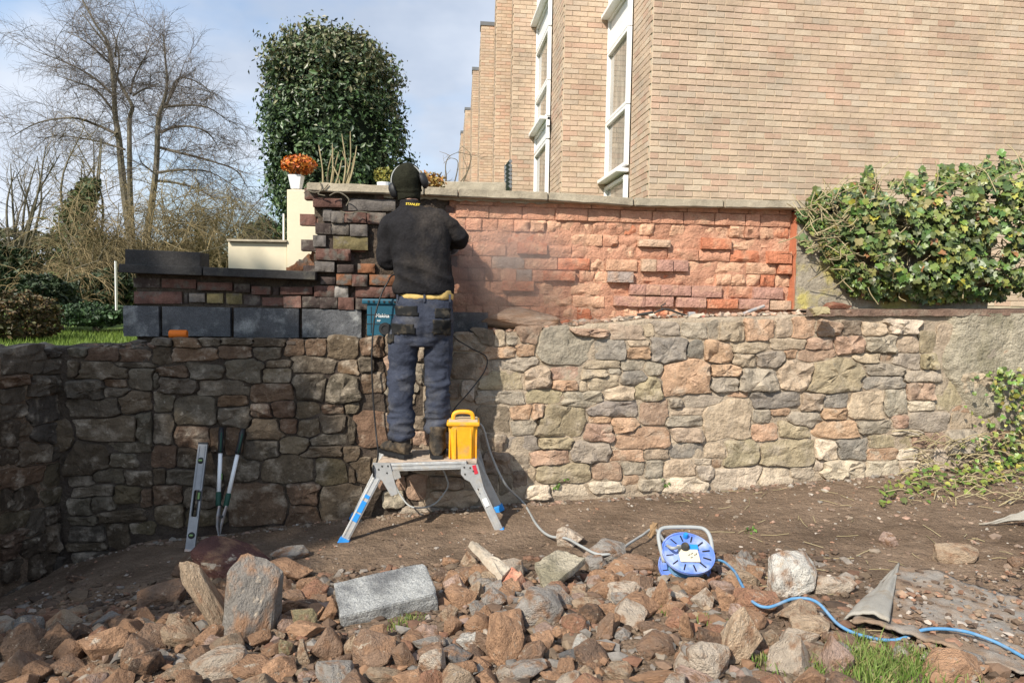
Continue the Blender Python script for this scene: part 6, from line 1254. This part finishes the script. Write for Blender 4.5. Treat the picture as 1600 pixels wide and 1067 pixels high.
def build_loppers():
    p = at(343, 790, 4.30); tip = at(342, 838, 4.24); tip.z = max(tip.z, surf(tip.x, tip.y) + .005); t = thing('loppers', 'long-handled loppers with white shafts and green grips leaning on the wall', 'loppers', tip)
    for (x0, y0, x1, y1) in ((341, 788, 346, 668), (353, 790, 380, 670)):
        a = at(x0, y0, 4.30); b = at(x1, y1, 4.46); m = MB(); m.tube([a.lerp(b, .1), a.lerp(b, .72)], .0125, 12); sh = m.build('shaft', WHITE, t, smooth=True)
        g = MB(); g.tube([a.lerp(b, q) for q in (.66, .70, .8, .92, 1.0)], [.0165, .0175, .015, .018, .014], 12); g.build('grip', BLACK, t, smooth=True)
        g = MB(); g.tube([a.lerp(b, q) + Vector((.006, -.013, 0)) for q in (.68, .8, .94)], .0055, 6); g.build('green_inlay', GREEN, t, smooth=True)
        g = MB(); g.tube([a.lerp(b, q) for q in (-.02, .0, .12, .16)], [.012, .016, .017, .014], 12); g.build('collar', GREEN, t, smooth=True)
    m = MB(); m.tube([at(343, 790, 4.29), at(341, 806, 4.27), at(340, 822, 4.26), tip], [.016, .022, .018, .006], 10, flat=.45); m.build('cutting_blade', STEEL, t)
    m = MB(); m.tube([at(354, 790, 4.29), at(350, 803, 4.27), at(346, 820, 4.25), at(344, 834, 4.24)], [.014, .018, .014, .005], 10, flat=.45); m.build('hook_blade', STEEL, t)
    m = MB(); m.lathe(at(346, 807, 4.25), [(0, .01), (.009, .008), (.011, 0)], Vector((0, -1, 0)), 12); m.build('pivot_bolt', DARKG, t)
    m = MB(); q = at(343.5, 745, 4.353); m.lathe(q + Vector((0, .004, -.018)), [(.0132, 0), (.0132, .036)], at(346, 668, 4.46) - at(341, 788, 4.30), 14); m.build('green_label', VIAL, t)
build_loppers()
# orange twine reel, teal jobsite machine, hand tools on the ledge
def lz(px): p = on_plane(px, 500, PA, PB); return top_z((p - Vector((0, PA, 0))).dot(ud)) + .018
def build_small():
    c = on_plane(279, 522, PA + .10, PB); m = MB(); a = Vector((1, .12, 0)).normalized(); q = c - a * .055; m.lathe(q, [(0, 0), (.024, 0), (.027, .006), (.0275, .05), (.027, .1), (.024, .108), (0, .108)], a, 24); o = m.build('twine_roll', ORANGE, None, origin=c - Vector((0, 0, .027))); autosmooth(o, 50); tag(o, 'small roll of bright orange twine on the wall ledge before the blocks', 'twine roll')
    # teal machine behind his left hip
    a = on_plane(568, 468, PA + .06, PB); b = on_plane(622, 527, PA + .06, PB); cx = (a.x + b.x) / 2; cz = (a.z + b.z) / 2; w_ = b.x - a.x; h = a.z - b.z; Y = a.y + .07; t = thing('tool_case', 'teal tool case with white lettering on the ledge behind his left hip', 'tool case', (cx, Y, b.z))
    m = MB(); m.box((cx + .01, Y, cz - .01), (w_ - .02, .13, h - .03), bev=.012); m.build('body', TEAL, t)
    m = MB(); m.box((cx - .005, Y - .02, a.z - .012), (w_ + .01, .12, .035), bev=.01); lid = m.build('top_lip', TEAL, t)
    m = MB(); 
    for k in range(6): m.box((a.x + .035 + k * .034, Y - .082, a.z - .012), (.012, .004, .014))
    m.build('lip_slots', BLACK, lid)
    m = MB()
    for z in (.35, .6): m.box((cx, Y - .066, b.z + h * z), (w_ - .03, .003, .004))
    m.box((a.x + .05, Y - .066, cz - .01), (.004, .003, h * .7)); m.build('seam', BLACK, t)
    m = MB(); m.lathe((cx + .03, Y - .066, b.z + .055), [(0, .004), (.02, .004), (.022, .009), (.04, .009), (.042, 0)], Vector((0, -1, 0)), 24); sp = m.build('speaker', BLACK, t); autosmooth(sp, 40)
    text('lettering', 'Makita', .034, Vector((cx + .012, Y - .0665, cz + .018)), FACE, WTXT, t); text('lettering', 'MP', .018, Vector((cx - .012, Y - .0665, cz - .016)), FACE, WTXT, t)
    # hand tools on the ledge at the right
    def P(px, py, d=.06): return on_plane(px, py, PA + d, PB)
    def tool(name, lab, cat, parts):
        t = thing(name, lab, cat, P(*parts[0][1][0]))
        for pn, pts, r, mt, fl in parts: 
            m = MB(); m.tube([P(*p) for p in pts], r, 10, flat=fl); m.build(pn, mt, t, smooth=False)
    tool('lump_hammer', 'lump hammer with grey head and red and black handle on the ledge', 'hammer', [('handle', [(1084, 494), (1108, 496)], .011, plain('red_handle', (.45, .16, .12), .6), 1), ('grip', [(1107, 496), (1136, 497)], .013, BLACK, 1)])
    h = MB(); p = P(1080.5, 494); h.box(p, (.05, .045, .06), Matrix.Rotation(-.05, 3, 'Y'), bev=.008); ho = h.build('hammer_head', STEEL, None); ho.parent = [o for o in bpy.data.objects if o.name.startswith('lump_hammer')][0]; ho.location = ho.location - ho.parent.location
    tool('pry_bar', 'dark bent pry bar lying behind the lump hammer', 'pry bar', [('bar', [(1022, 489), (1036, 483), (1046, 484), (1062, 490), (1076, 494)], .010, DARKG, .7), ('claw', [(1036, 484), (1033, 478), (1040, 474)], .007, DARKG, .6)])
    tool('bolster_chisel', 'grey chisel lying tilted on the ledge left of the pier', 'chisel', [('shank', [(1158, 492), (1172, 486), (1194, 478)], .012, STEEL, 1), ('blade', [(1150, 497), (1159, 492)], .014, STEEL, .4)])
    tool('claw_hammer', 'old claw hammer with wooden handle at the left of the ledge tools', 'hammer', [('wood_handle', [(975, 508), (1003, 503), (1020, 498)], .012, WOOD, 1), ('head', [(960, 505), (972, 501), (992, 496)], .011, DARKG, 1)])
    tool('cold_chisel', 'short dark chisel among brick chips near the pry bar', 'chisel', [('shank', [(996, 492), (1020, 488)], .009, DARKG, 1)])
    for lab, px, py, sz, col in (('lone orange brick chip beside the pry bar', 1035, 497, (.05, .04, .03), (.5, .2, .12)), ('orange brick chip left of the lump hammer head', 1060, 497, (.045, .03, .02), (.48, .24, .15)), ('red brick lying on the earth ledge under the ivy', 1307, 478, (.1, .05, .032), (.33, .14, .09)), ('pale stone chip on the ledge left of the red brick', 1270, 484, (.04, .03, .025), (.42, .38, .32))):
        o = link('brick_chip', rock_proto[rnd_r.randrange(16)], None, None, P(px, py, .08), col); o.scale = sz; o.rotation_euler = (rnd_r.uniform(-.3, .3), 0, rnd_r.uniform(-.5, .5)); tag(o, lab, 'brick chip')
    # big tan stone sitting on the ledge beside the man
    o = link('ledge_boulder', rock_proto[4], None, None, on_plane(812, 499, PA + .12, PB), (.42, .30, .22)); o.scale = (.30, .09, .085); o.rotation_euler = (0, -.03, .1); tag(o, 'long pinkish tan stone resting on the ledge right of his hip', 'stone')
    m = MB(); a = on_plane(705, 487, UA, UB); b = on_plane(752, 522, UA, UB); m.box(Vector(((a.x + b.x) / 2, a.y - .12, (a.z + b.z) / 2)), (b.x - a.x + .1, .1, a.z - b.z), bev=.004); o = m.build('concrete_block', DARKBLOCK, None, (.3, .3, .3)); tag(o, 'bluish concrete block on the ledge just right of his hip', 'block')
    q = tag(slabthing('wood_offcut', 'grey split wood offcut lying where the pier meets the earth ledge', 'offcut', [(1268, 482, 4.78), (1282, 478, 4.8), (1296, 480, 4.8), (1298, 490, 4.78), (1275, 492, 4.78)], .03, PSTEM))
build_small()
# ------------------------------------------------------------------ carpets
def sheet_grid(name, label, fn, nu, nv, mt, th=.008):
    V = []; 
    for j in range(nv + 1):
        for i in range(nu + 1): V.append(fn(i / nu, j / nv))
    W = nu + 1; Fa = [(j * W + i, j * W + i + 1, (j + 1) * W + i + 1, (j + 1) * W + i) for j in range(nv) for i in range(nu)]
    o = part(name, V, Fa, mt, None, smooth=True)
    md = o.modifiers.new('t', 'SOLIDIFY'); md.thickness = th; md.offset = 0
    dg = bpy.context.evaluated_depsgraph_get(); bpy.context.view_layer.update(); m = bpy.data.meshes.new_from_object(o.evaluated_get(dg)); o.modifiers.clear(); o.data = m; m.polygons.foreach_set('use_smooth', [True] * len(m.polygons)); 
    if label: tag(o, label, 'carpet')
    return o
def build_carpets():
    q = [on_surf(*p, surf) for p in ((1330, 985), (1405, 886), (1690, 972), (1700, 1105))]
    def fn(u, v):
        a = q[0].lerp(q[3], u) if False else None; p = (q[0].lerp(q[1], v)).lerp(q[3].lerp(q[2], v), u); e = min(u, 1 - u, v, 1 - v)
        p = p + Vector((.02 * noise.noise(Vector((u * 6, v * 6, 1))), .03 * noise.noise(Vector((u * 5, v * 5, 8))), 0))
        lift = .035 * sstep(.14, .0, v) * (.5 + .8 * abs(noise.noise(Vector((u * 4, 0, 3))))); p.z = surf(p.x, p.y) + .004 + .026 * abs(noise.noise(Vector((u * 5 + v * 3, v * 9 - u * 2, 4)))) + .008 * noise.noise(Vector((u * 22, v * 20, 4))) + lift + .006; return p
    o = sheet_grid('carpet', 'soil-stained grey carpet spread over the ground at the lower right', fn, 60, 40, CARPET)
    A_ = on_surf(1404, 887, surf) + Vector((0, 0, .02)); B_ = on_surf(1318, 975, surf) + Vector((0, 0, .015)); T_ = on_surf(1388, 992, surf) + Vector((0, 0, .05))
    def f2(u, v):   # u along fold A->B, v from fold to tip
        base = A_.lerp(B_, u); top = A_.lerp(T_, u); p = base.lerp(top, v); w_ = .30 * u * 0.5 
        bul = math.sin(math.pi * v) ** .7 * .030 * u + .012 * noise.noise(Vector((u * 3, v * 3, 6))); p = p + Vector((0, 0, bul + .006 * noise.noise(Vector((u * 5, v * 5, 2))))) ; return p
    f = sheet_grid('carpet_flap', None, f2, 30, 20, CARPETB); f.parent = o; f.location = f.location - o.location
    def f3(u, v):
        a = at(1527, 852, 3.9); b = at(1690, 838, 3.9); p = a.lerp(b, u); wdt = .26 * sstep(0, .5, u) + .01; an = -2.2 + 3.6 * v; r = .075 * sstep(0, .45, u) + .004
        base = Vector((p.x, p.y - wdt * v * .9, 0)); z = surf(base.x, base.y) + .01 + r * (1 + math.cos(an)) * .8; return Vector((base.x + .03 * v, base.y + math.sin(an) * r * .6, z))
    sheet_grid('carpet_roll', 'curled pale grey carpet end at the right edge', f3, 24, 26, CARPETB)
build_carpets()
# ------------------------------------------------------------------ the man
def ell_rings(mb, rings, n=28, sq=2.4):
    """rings: (center, rx, ry) horizontal superellipse sections"""
    V = []; Fa = []
    for c, rx, ry in rings:
        for k in range(n):
            a = 2 * math.pi * k / n; ca, sa = math.cos(a), math.sin(a); V.append(Vector(c) + Vector((math.copysign(abs(ca) ** (2 / sq), ca) * rx, math.copysign(abs(sa) ** (2 / sq), sa) * ry, 0)))
    for i in range(len(rings) - 1):
        for k in range(n): k2 = (k + 1) % n; Fa.append((i * n + k, i * n + k2, (i + 1) * n + k2, (i + 1) * n + k))
    Fa.append(tuple(range(n))[::-1]); Fa.append(tuple((len(rings) - 1) * n + k for k in range(n))); mb.add(V, Fa)
def ball(mb, c, r, sz=(1, 1, 1)):
    bm = bmesh.new(); bmesh.ops.create_icosphere(bm, subdivisions=3, radius=1); mb.add([Vector(c) + Vector((v.co.x * r * sz[0], v.co.y * r * sz[1], v.co.z * r * sz[2])) for v in bm.verts], [tuple(v.index for v in f.verts) for f in bm.faces]); bm.free()
def remesh(name, mb, vox, mt, parent, sm=4, disp=None, decim=None):
    m = bpy.data.meshes.new('t'); m.from_pydata(mb.v, [], mb.f); bm = bmesh.new(); bm.from_mesh(m); bmesh.ops.recalc_face_normals(bm, faces=bm.faces[:]); bm.to_mesh(m); bm.free()
    o = bpy.data.objects.new('t', m); COL.objects.link(o); md = o.modifiers.new('r', 'REMESH'); md.mode = 'VOXEL'; md.voxel_size = vox
    if sm: s = o.modifiers.new('s', 'SMOOTH'); s.iterations = sm; s.factor = .5
    bpy.context.view_layer.update(); r = bpy.data.meshes.new_from_object(o.evaluated_get(bpy.context.evaluated_depsgraph_get())); bpy.data.objects.remove(o)
    V = [v.co.copy() for v in r.vertices]; N_ = [v.normal.copy() for v in r.vertices]
    if disp: V = [v + n * disp(v, n) for v, n in zip(V, N_)]
    return part(name, V, [tuple(f.vertices) for f in r.polygons], mt, parent, smooth=True), V, N_, [tuple(f.vertices) for f in r.polygons]
def patch(name, V, N_, Fa, pred, off, mt, parent):
    """a cloth patch lying on a garment: faces that satisfy pred, lifted by off, with an edge"""
    fs = [f for f in Fa if pred(sum((V[i] for i in f), Vector()) / len(f), N_[f[0]])]
    if not fs: return
    ids = sorted({i for f in fs for i in f}); mp_ = {k: j for j, k in enumerate(ids)}; n = len(ids); W = [V[i] + N_[i] * off for i in ids] + [V[i] + N_[i] * .0 for i in ids]
    F2 = [tuple(mp_[i] for i in f) for f in fs]; ec = {}
    for f in F2:
        for a, b in zip(f, f[1:] + f[:1]): ec[(a, b)] = 1
    F2 += [(b, a, a + n, b + n) for (a, b) in ec if (b, a) not in ec]
    return part(name, W, F2, mt, parent, smooth=True)
def build_man():
    Yp = 4.36; t = thing('person', 'man in black sweatshirt, ear defenders and navy work trousers, back turned, on the platform', 'person', (at(652, 700, Yp).x, Yp, ZT + .004))
    A = lambda x, y, Y=Yp: at(x, y, Y); zf = ZT + .006
    # --- body (one skin mesh under the clothes)
    b = MB()
    ell_rings(b, [(A(663, 500, 4.35), .13, .095), (A(662, 470, 4.35), .145, .1), (A(661, 440, 4.37), .14, .095), (A(658, 400, 4.39), .15, .1), (A(655, 360, 4.42), .165, .1), (A(652, 340, 4.43), .15, .08), (A(644, 326, 4.44), .07, .06)])
    b.tube([A(642, 335, 4.44), A(639, 312, 4.455), A(637, 300, 4.47)], [.06, .055, .055], 16)
    ball(b, A(636, 284, 4.475), .1, (.8, .98, 1.15)); b.tube([A(636, 283, 4.57), A(636, 288, 4.60)], [.02, .012], 8)      # head, nose towards the wall
    for e in (-1, 1): ball(b, A(636 + e * 21, 288 - e * 6, 4.47), .02, (.5, 1, 1.5)); ball(b, A(636 + e * 8, 281, 4.565), .012)
    ball(b, A(636, 296, 4.566), .018, (1.2, .4, .35))
    Ls, Le, Lw = A(610, 352, 4.42), A(606, 408, 4.44), A(640, 412, 4.70); Rs, Re, Rw = A(690, 345, 4.43), A(719, 373, 4.47), A(690, 388, 4.74)
    for s, e, w_ in ((Ls, Le, Lw), (Rs, Re, Rw)): b.tube([s, s.lerp(e, .5), e, e.lerp(w_, .5), w_], [.05, .045, .037, .034, .025], 12)
    hipL, knL, anL = A(640, 500, 4.35), A(628, 592, 4.33), A(627, 680, 4.33); hipR, knR, anR = A(684, 500, 4.35), A(684, 592, 4.36), A(684, 678, 4.36)
    for h, k, a in ((hipL, knL, anL), (hipR, knR, anR)): b.tube([h, h.lerp(k, .5), k, k.lerp(a, .4), a, Vector((a.x, a.y, zf + .05))], [.08, .07, .052, .05, .036, .04], 14)
    # hands: palm, four curled fingers, a thumb each, closed round the tool
    hand_axis = {}
    for w_, s in ((Lw, 1), (Rw, -1)):
        palm = w_ + Vector((s * .02, .04, .0)); b.tube([w_, w_.lerp(palm, .5), palm, palm + Vector((s * .008, .03, 0))], [.024, .032, .036, .028], 12, flat=.6)
        for k in range(4):
            ln = (.03, .034, .032, .026)[k]; q = palm + Vector((s * .012, .03, .026 - k * .018)); b.tube([q - Vector((0, .02, 0)), q + Vector((s * .004, ln * .6, .0)), q + Vector((s * .02, ln, -.002)), q + Vector((s * .036, ln * .7, -.004)), q + Vector((s * .036, ln * .1, -.004))], [.0095, .009, .0085, .008, .0065], 8)
        b.tube([palm + Vector((-s * .005, -.01, .02)), palm + Vector((s * .012, -.012, .042)), palm + Vector((s * .03, .0, .05)), palm + Vector((s * .044, .014, .044))], [.012, .011, .0095, .008], 8)
    remesh('body', b, .0075, SKIN, t, 2)
    # --- boots
    for a, toe, lab in ((Vector((anL.x + .01, 4.31, zf)), Vector((-.135, .13, 0)), 'l'), (Vector((anR.x + .004, 4.31, zf)), Vector((-.015, .19, 0)), 'r')):
        m = MB(); d = toe.normalized(); heel = a - d * .055; R = Matrix((d, Vector((0, 0, 1)).cross(d), Vector((0, 0, 1)))).transposed(); prof = [(-.0, .034, .0), (.03, .042, .0), (.08, .040, .0), (.14, .046, .0), (.19, .048, .0), (.23, .040, .0), (.262, .02, .0)]
        V = []; n = 20; hts = [.085, .10, .105, .085, .066, .056, .03]
        for (x, hw, z), h in zip(prof, hts):
            for k in range(n): an = 2 * math.pi * k / n; V.append(heel + R @ Vector((x, math.cos(an) * hw, max(.012, h / 2 + .012 + math.sin(an) * h / 2))))
        Fa = [(i * n + k, i * n + (k + 1) % n, (i + 1) * n + (k + 1) % n, (i + 1) * n + k) for i in range(6) for k in range(n)] + [tuple(range(n))[::-1], tuple(6 * n + k for k in range(n))]
        m.add(V, Fa); m.tube([a + Vector((0, 0, .05)), a + Vector((0, .0, .10)), a + Vector((0, 0, .16)), a + Vector((0, .002, .19))], [.05, .05, .052, .056], 18)
        bo, *_ = remesh('boot', m, .008, BOOT, t, 3, lambda v, n_: .004 * noise.noise(v * 28))
        s = MB(); V = []
        out = [(-.006, .034), (.03, .045), (.08, .042), (.14, .05), (.19, .052), (.235, .044), (.27, .02)]; loop = [(x, y) for x, y in out] + [(x, -y) for x, y in out[::-1]]
        for z in (0.0, .02): V += [heel + R @ Vector((x, y, z)) for x, y in loop]
        n2 = len(loop); s.add(V, [tuple(range(n2))[::-1], tuple(range(n2, 2 * n2))] + [(i, (i + 1) % n2, n2 + (i + 1) % n2, n2 + i) for i in range(n2)]); s.build('sole', BLACK, bo)
    # --- trousers
    m = MB()
    ell_rings(m, [(A(662, 540, 4.35), .10, .10), (A(662, 520, 4.35), .165, .125), (A(663, 500, 4.345), .178, .135), (A(663, 480, 4.35), .172, .125), (A(663, 460, 4.36), .165, .115)])
    m.tube([A(640, 500, 4.35), A(632, 530, 4.35), A(629, 560, 4.35), A(627, 590, 4.35), A(626, 620, 4.34), A(627, 650, 4.33), A(627, 672, 4.325), A(628, 683, 4.325)], [.098, .094, .086, .077, .069, .067, .068, .065], 24)
    m.tube([A(685, 500, 4.35), A(686, 530, 4.355), A(685, 560, 4.36), A(684, 590, 4.36), A(684, 620, 4.35), A(684, 645, 4.35), A(684, 662, 4.35), A(684, 672, 4.35)], [.088, .085, .080, .073, .064, .065, .067, .064], 24)
    def fold(v, n):
        px, py = project(v); k = sstep(520, 600, py); q = Vector((v.x * 6 + v.z * 5, v.y * 5, v.z * 9 - v.x * 5)); r = 1 - abs(noise.noise(q)) * 2.4
        r2 = 1 - abs(noise.noise(Vector((v.x * 9 - v.z * 7, v.y * 7, v.z * 26 + 7)))) * 2.6; seat = .006 * math.exp(-((px - 662) / 5) ** 2) if 470 < py < 530 else 0
        k2 = k * (.45 + .55 * sstep(610, 670, py)); sm_ = .003 if abs(px - (606 if px < 655 else 700)) < 1.2 else 0; return (.004 + .012 * k2) * r + (.003 + .007 * k2) * r2 - seat + sm_
    tr, V, N_, Fa = remesh('trousers', m, .0095, TROU, t, 5, fold)
    def inpx(x0, y0, x1, y1, sk=0): return lambda c, n: n.y < .3 and (lambda q: x0 < q[0] + sk * (q[1] - y0) < x1 and y0 < q[1] < y1)(project(c))
    patch('pocket', V, N_, Fa, inpx(617, 478, 651, 494, -.2), .005, POCK, tr); patch('pocket', V, N_, Fa, inpx(679, 482, 703, 498), .005, POCK, tr)
    patch('thigh_patch', V, N_, Fa, inpx(612, 506, 647, 522, -.1), .005, POCK, tr); patch('thigh_patch', V, N_, Fa, inpx(676, 500, 704, 523), .005, POCK, tr); patch('cargo_pocket', V, N_, Fa, inpx(602, 521, 616, 536), .007, POCK, tr)
    m = MB()
    for x in (621, 663, 703): m.box(A(x, 466, 4.23 if x == 663 else 4.28), (.012, .008, .045))
    m.build('belt_loop', TROU, tr)
    # --- yellow t-shirt hem showing below the sweatshirt
    m = MB(); ell_rings(m, [(A(665, 468, 4.355), .166, .121), (A(665, 455, 4.355), .168, .123), (A(664, 440, 4.36), .16, .115)])
    remesh('tshirt', m, .01, YSHIRT, t, 2, lambda v, n: .006 * noise.noise(v * 16) + .003)
    # --- sweatshirt
    m = MB()
    ell_rings(m, [(A(662, 459, 4.355), .172, .127), (A(661, 448, 4.36), .178, .135), (A(661, 425, 4.37), .170, .135), (A(659, 400, 4.385), .172, .135), (A(656, 372, 4.40), .182, .135), (A(653, 352, 4.42), .178, .125), (A(651, 338, 4.43), .150, .100), (A(646, 328, 4.44), .10, .075), (A(642, 321, 4.45), .067, .065), (A(640, 313, 4.455), .062, .062)], sq=2.5)
    def tb(pts, r): m.tube(smooth_path(pts, 4), [float(np.interp(i / (4 * (len(pts) - 1)), np.linspace(0, 1, len(r)), r)) for i in range(4 * (len(pts) - 1) + 1)], 20)
    tb([A(628, 344, 4.43), Ls + Vector((0, 0, .0)), Ls.lerp(Le, .5) + Vector((-.004, 0, 0)), Le, Le.lerp(Lw, .5), Lw], [.07, .068, .062, .062, .052, .038])
    tb([A(668, 340, 4.43), Rs, Rs.lerp(Re, .5), Re, Re.lerp(Rw, .5), Rw], [.07, .064, .06, .056, .05, .038])
    def jf(v, n):
        px, py = project(v); lo = sstep(395, 445, py); r = 1 - abs(noise.noise(Vector((v.x * 3.4, v.y * 3, v.z * 12 + v.x * 4)))) * 2.4; r2 = 1 - abs(noise.noise(Vector((v.x * 7 + v.z * 5, v.y * 6, v.z * 9 - v.x * 6 + 9)))) * 2.4
        arm = 1 if (px < 618 or px > 702) else .35; return (.004 + .009 * lo) * r + (.003 + .006 * arm) * r2 - .003
    jk, V, N_, Fa = remesh('sweatshirt', m, .0095, JACK, t, 5, jf)
    text('collar_print', 'STANLEY', .021, A(645, 319.5, 4.372), Matrix.Rotation(.06, 3, 'Y') @ Matrix.Rotation(-.25, 3, 'X') @ FACE, YTXT, jk)
    # --- knitted hat and neck warmer
    m = MB(); ball(m, A(636.5, 283, 4.475), .108, (.86, 1.0, 1.05)); m.tube([A(638, 296, 4.468), A(638.5, 305, 4.462), A(639.5, 314, 4.458)], [.086, .077, .07], 20)
    ht, *_ = remesh('hat', m, .008, HAT, t, 3, lambda v, n: .003 * noise.noise(v * 30) + (.004 if 297 < project(v)[1] < 299.5 else 0) - (.004 if 299.5 < project(v)[1] < 301.5 else 0))
    # --- ear defenders
    ed = thing('ear_defenders', 'x', 'x', A(636, 283, 4.46)); del ed['category']; del ed['label']; ed.parent = t; ed.location = A(636, 283, 4.46) - t.location
    LC, RCc = A(616, 298, 4.44), A(661, 282.5, 4.44); ax = (RCc - LC).normalized()
    for c, s in ((LC, -1), (RCc, 1)):
        m = MB(); prof = [(0, .026), (.018, .026), (.03, .018), (.036, .004), (.036, -.006), (.03, -.012), (.0, -.012)]; m.lathe(Vector((0, 0, 0)), prof, Vector((0, 0, 1)), 28)
        R = Matrix((Vector((0, 1, 0)), (ax * s).cross(Vector((0, 1, 0))).normalized(), ax * s)).transposed(); m.v = [c + R @ Vector((v.x * 1.08, v.y * 1.42, v.z * 1.15)) for v in m.v]; cu = m.build('ear_cup', BLACK, ed); autosmooth(cu, 40)
    m = MB(); cc = (LC + RCc) / 2; up = Vector((ax.z * -1, 0, ax.x)).normalized(); pts = []
    for k in range(21): a = math.pi * k / 20; pts.append(cc + up * .02 - ax * math.cos(a) * .098 + up * math.sin(a) * .112)
    m.tube(pts, .011, 8, flat=.5); hb = m.build('headband', CABG, ed, smooth=True)
    # --- angle grinder in his hands (on the wall side of him)
    gp = (Lw + Rw) / 2 + Vector((0, .07, .0)); g = thing('angle_grinder', 'yellow and black power tool held against the brick wall by the man', 'power tool', gp)
    m = MB(); d = (Rw - Lw).normalized(); m.tube([Lw + Vector((-.02, .075, 0)), gp, Rw + Vector((.03, .08, 0))], [.024, .027, .03], 16); m.build('motor_body', YEL, g, smooth=True)
    m = MB(); m.lathe(Rw + Vector((.05, .12, .02)), [(0, .0), (.05, 0), (.055, .012), (.03, .03), (0, .03)], Vector((0, -1, 0)), 24); m.build('disc_guard', BLACK, g)
    m = MB(); m.lathe(Rw + Vector((.05, .135, .02)), [(0, 0), (.058, 0), (.058, .003), (0, .003)], Vector((0, 1, 0)), 32); m.build('cutting_disc', STEEL, g)
build_man()
# ------------------------------------------------------------------ dust in the air at the cut
def build_dust():
    bm = bmesh.new(); bmesh.ops.create_icosphere(bm, subdivisions=3, radius=1.0); m = bpy.data.meshes.new('dust_cloud'); bm.to_mesh(m); bm.free(); o = link('dust_cloud', m, emat_dust()); p = on_plane(785, 415, UA - .30, UB); o.location = p; o.scale = (.70, .28, .46); tag(o, kind='stuff')
build_dust()
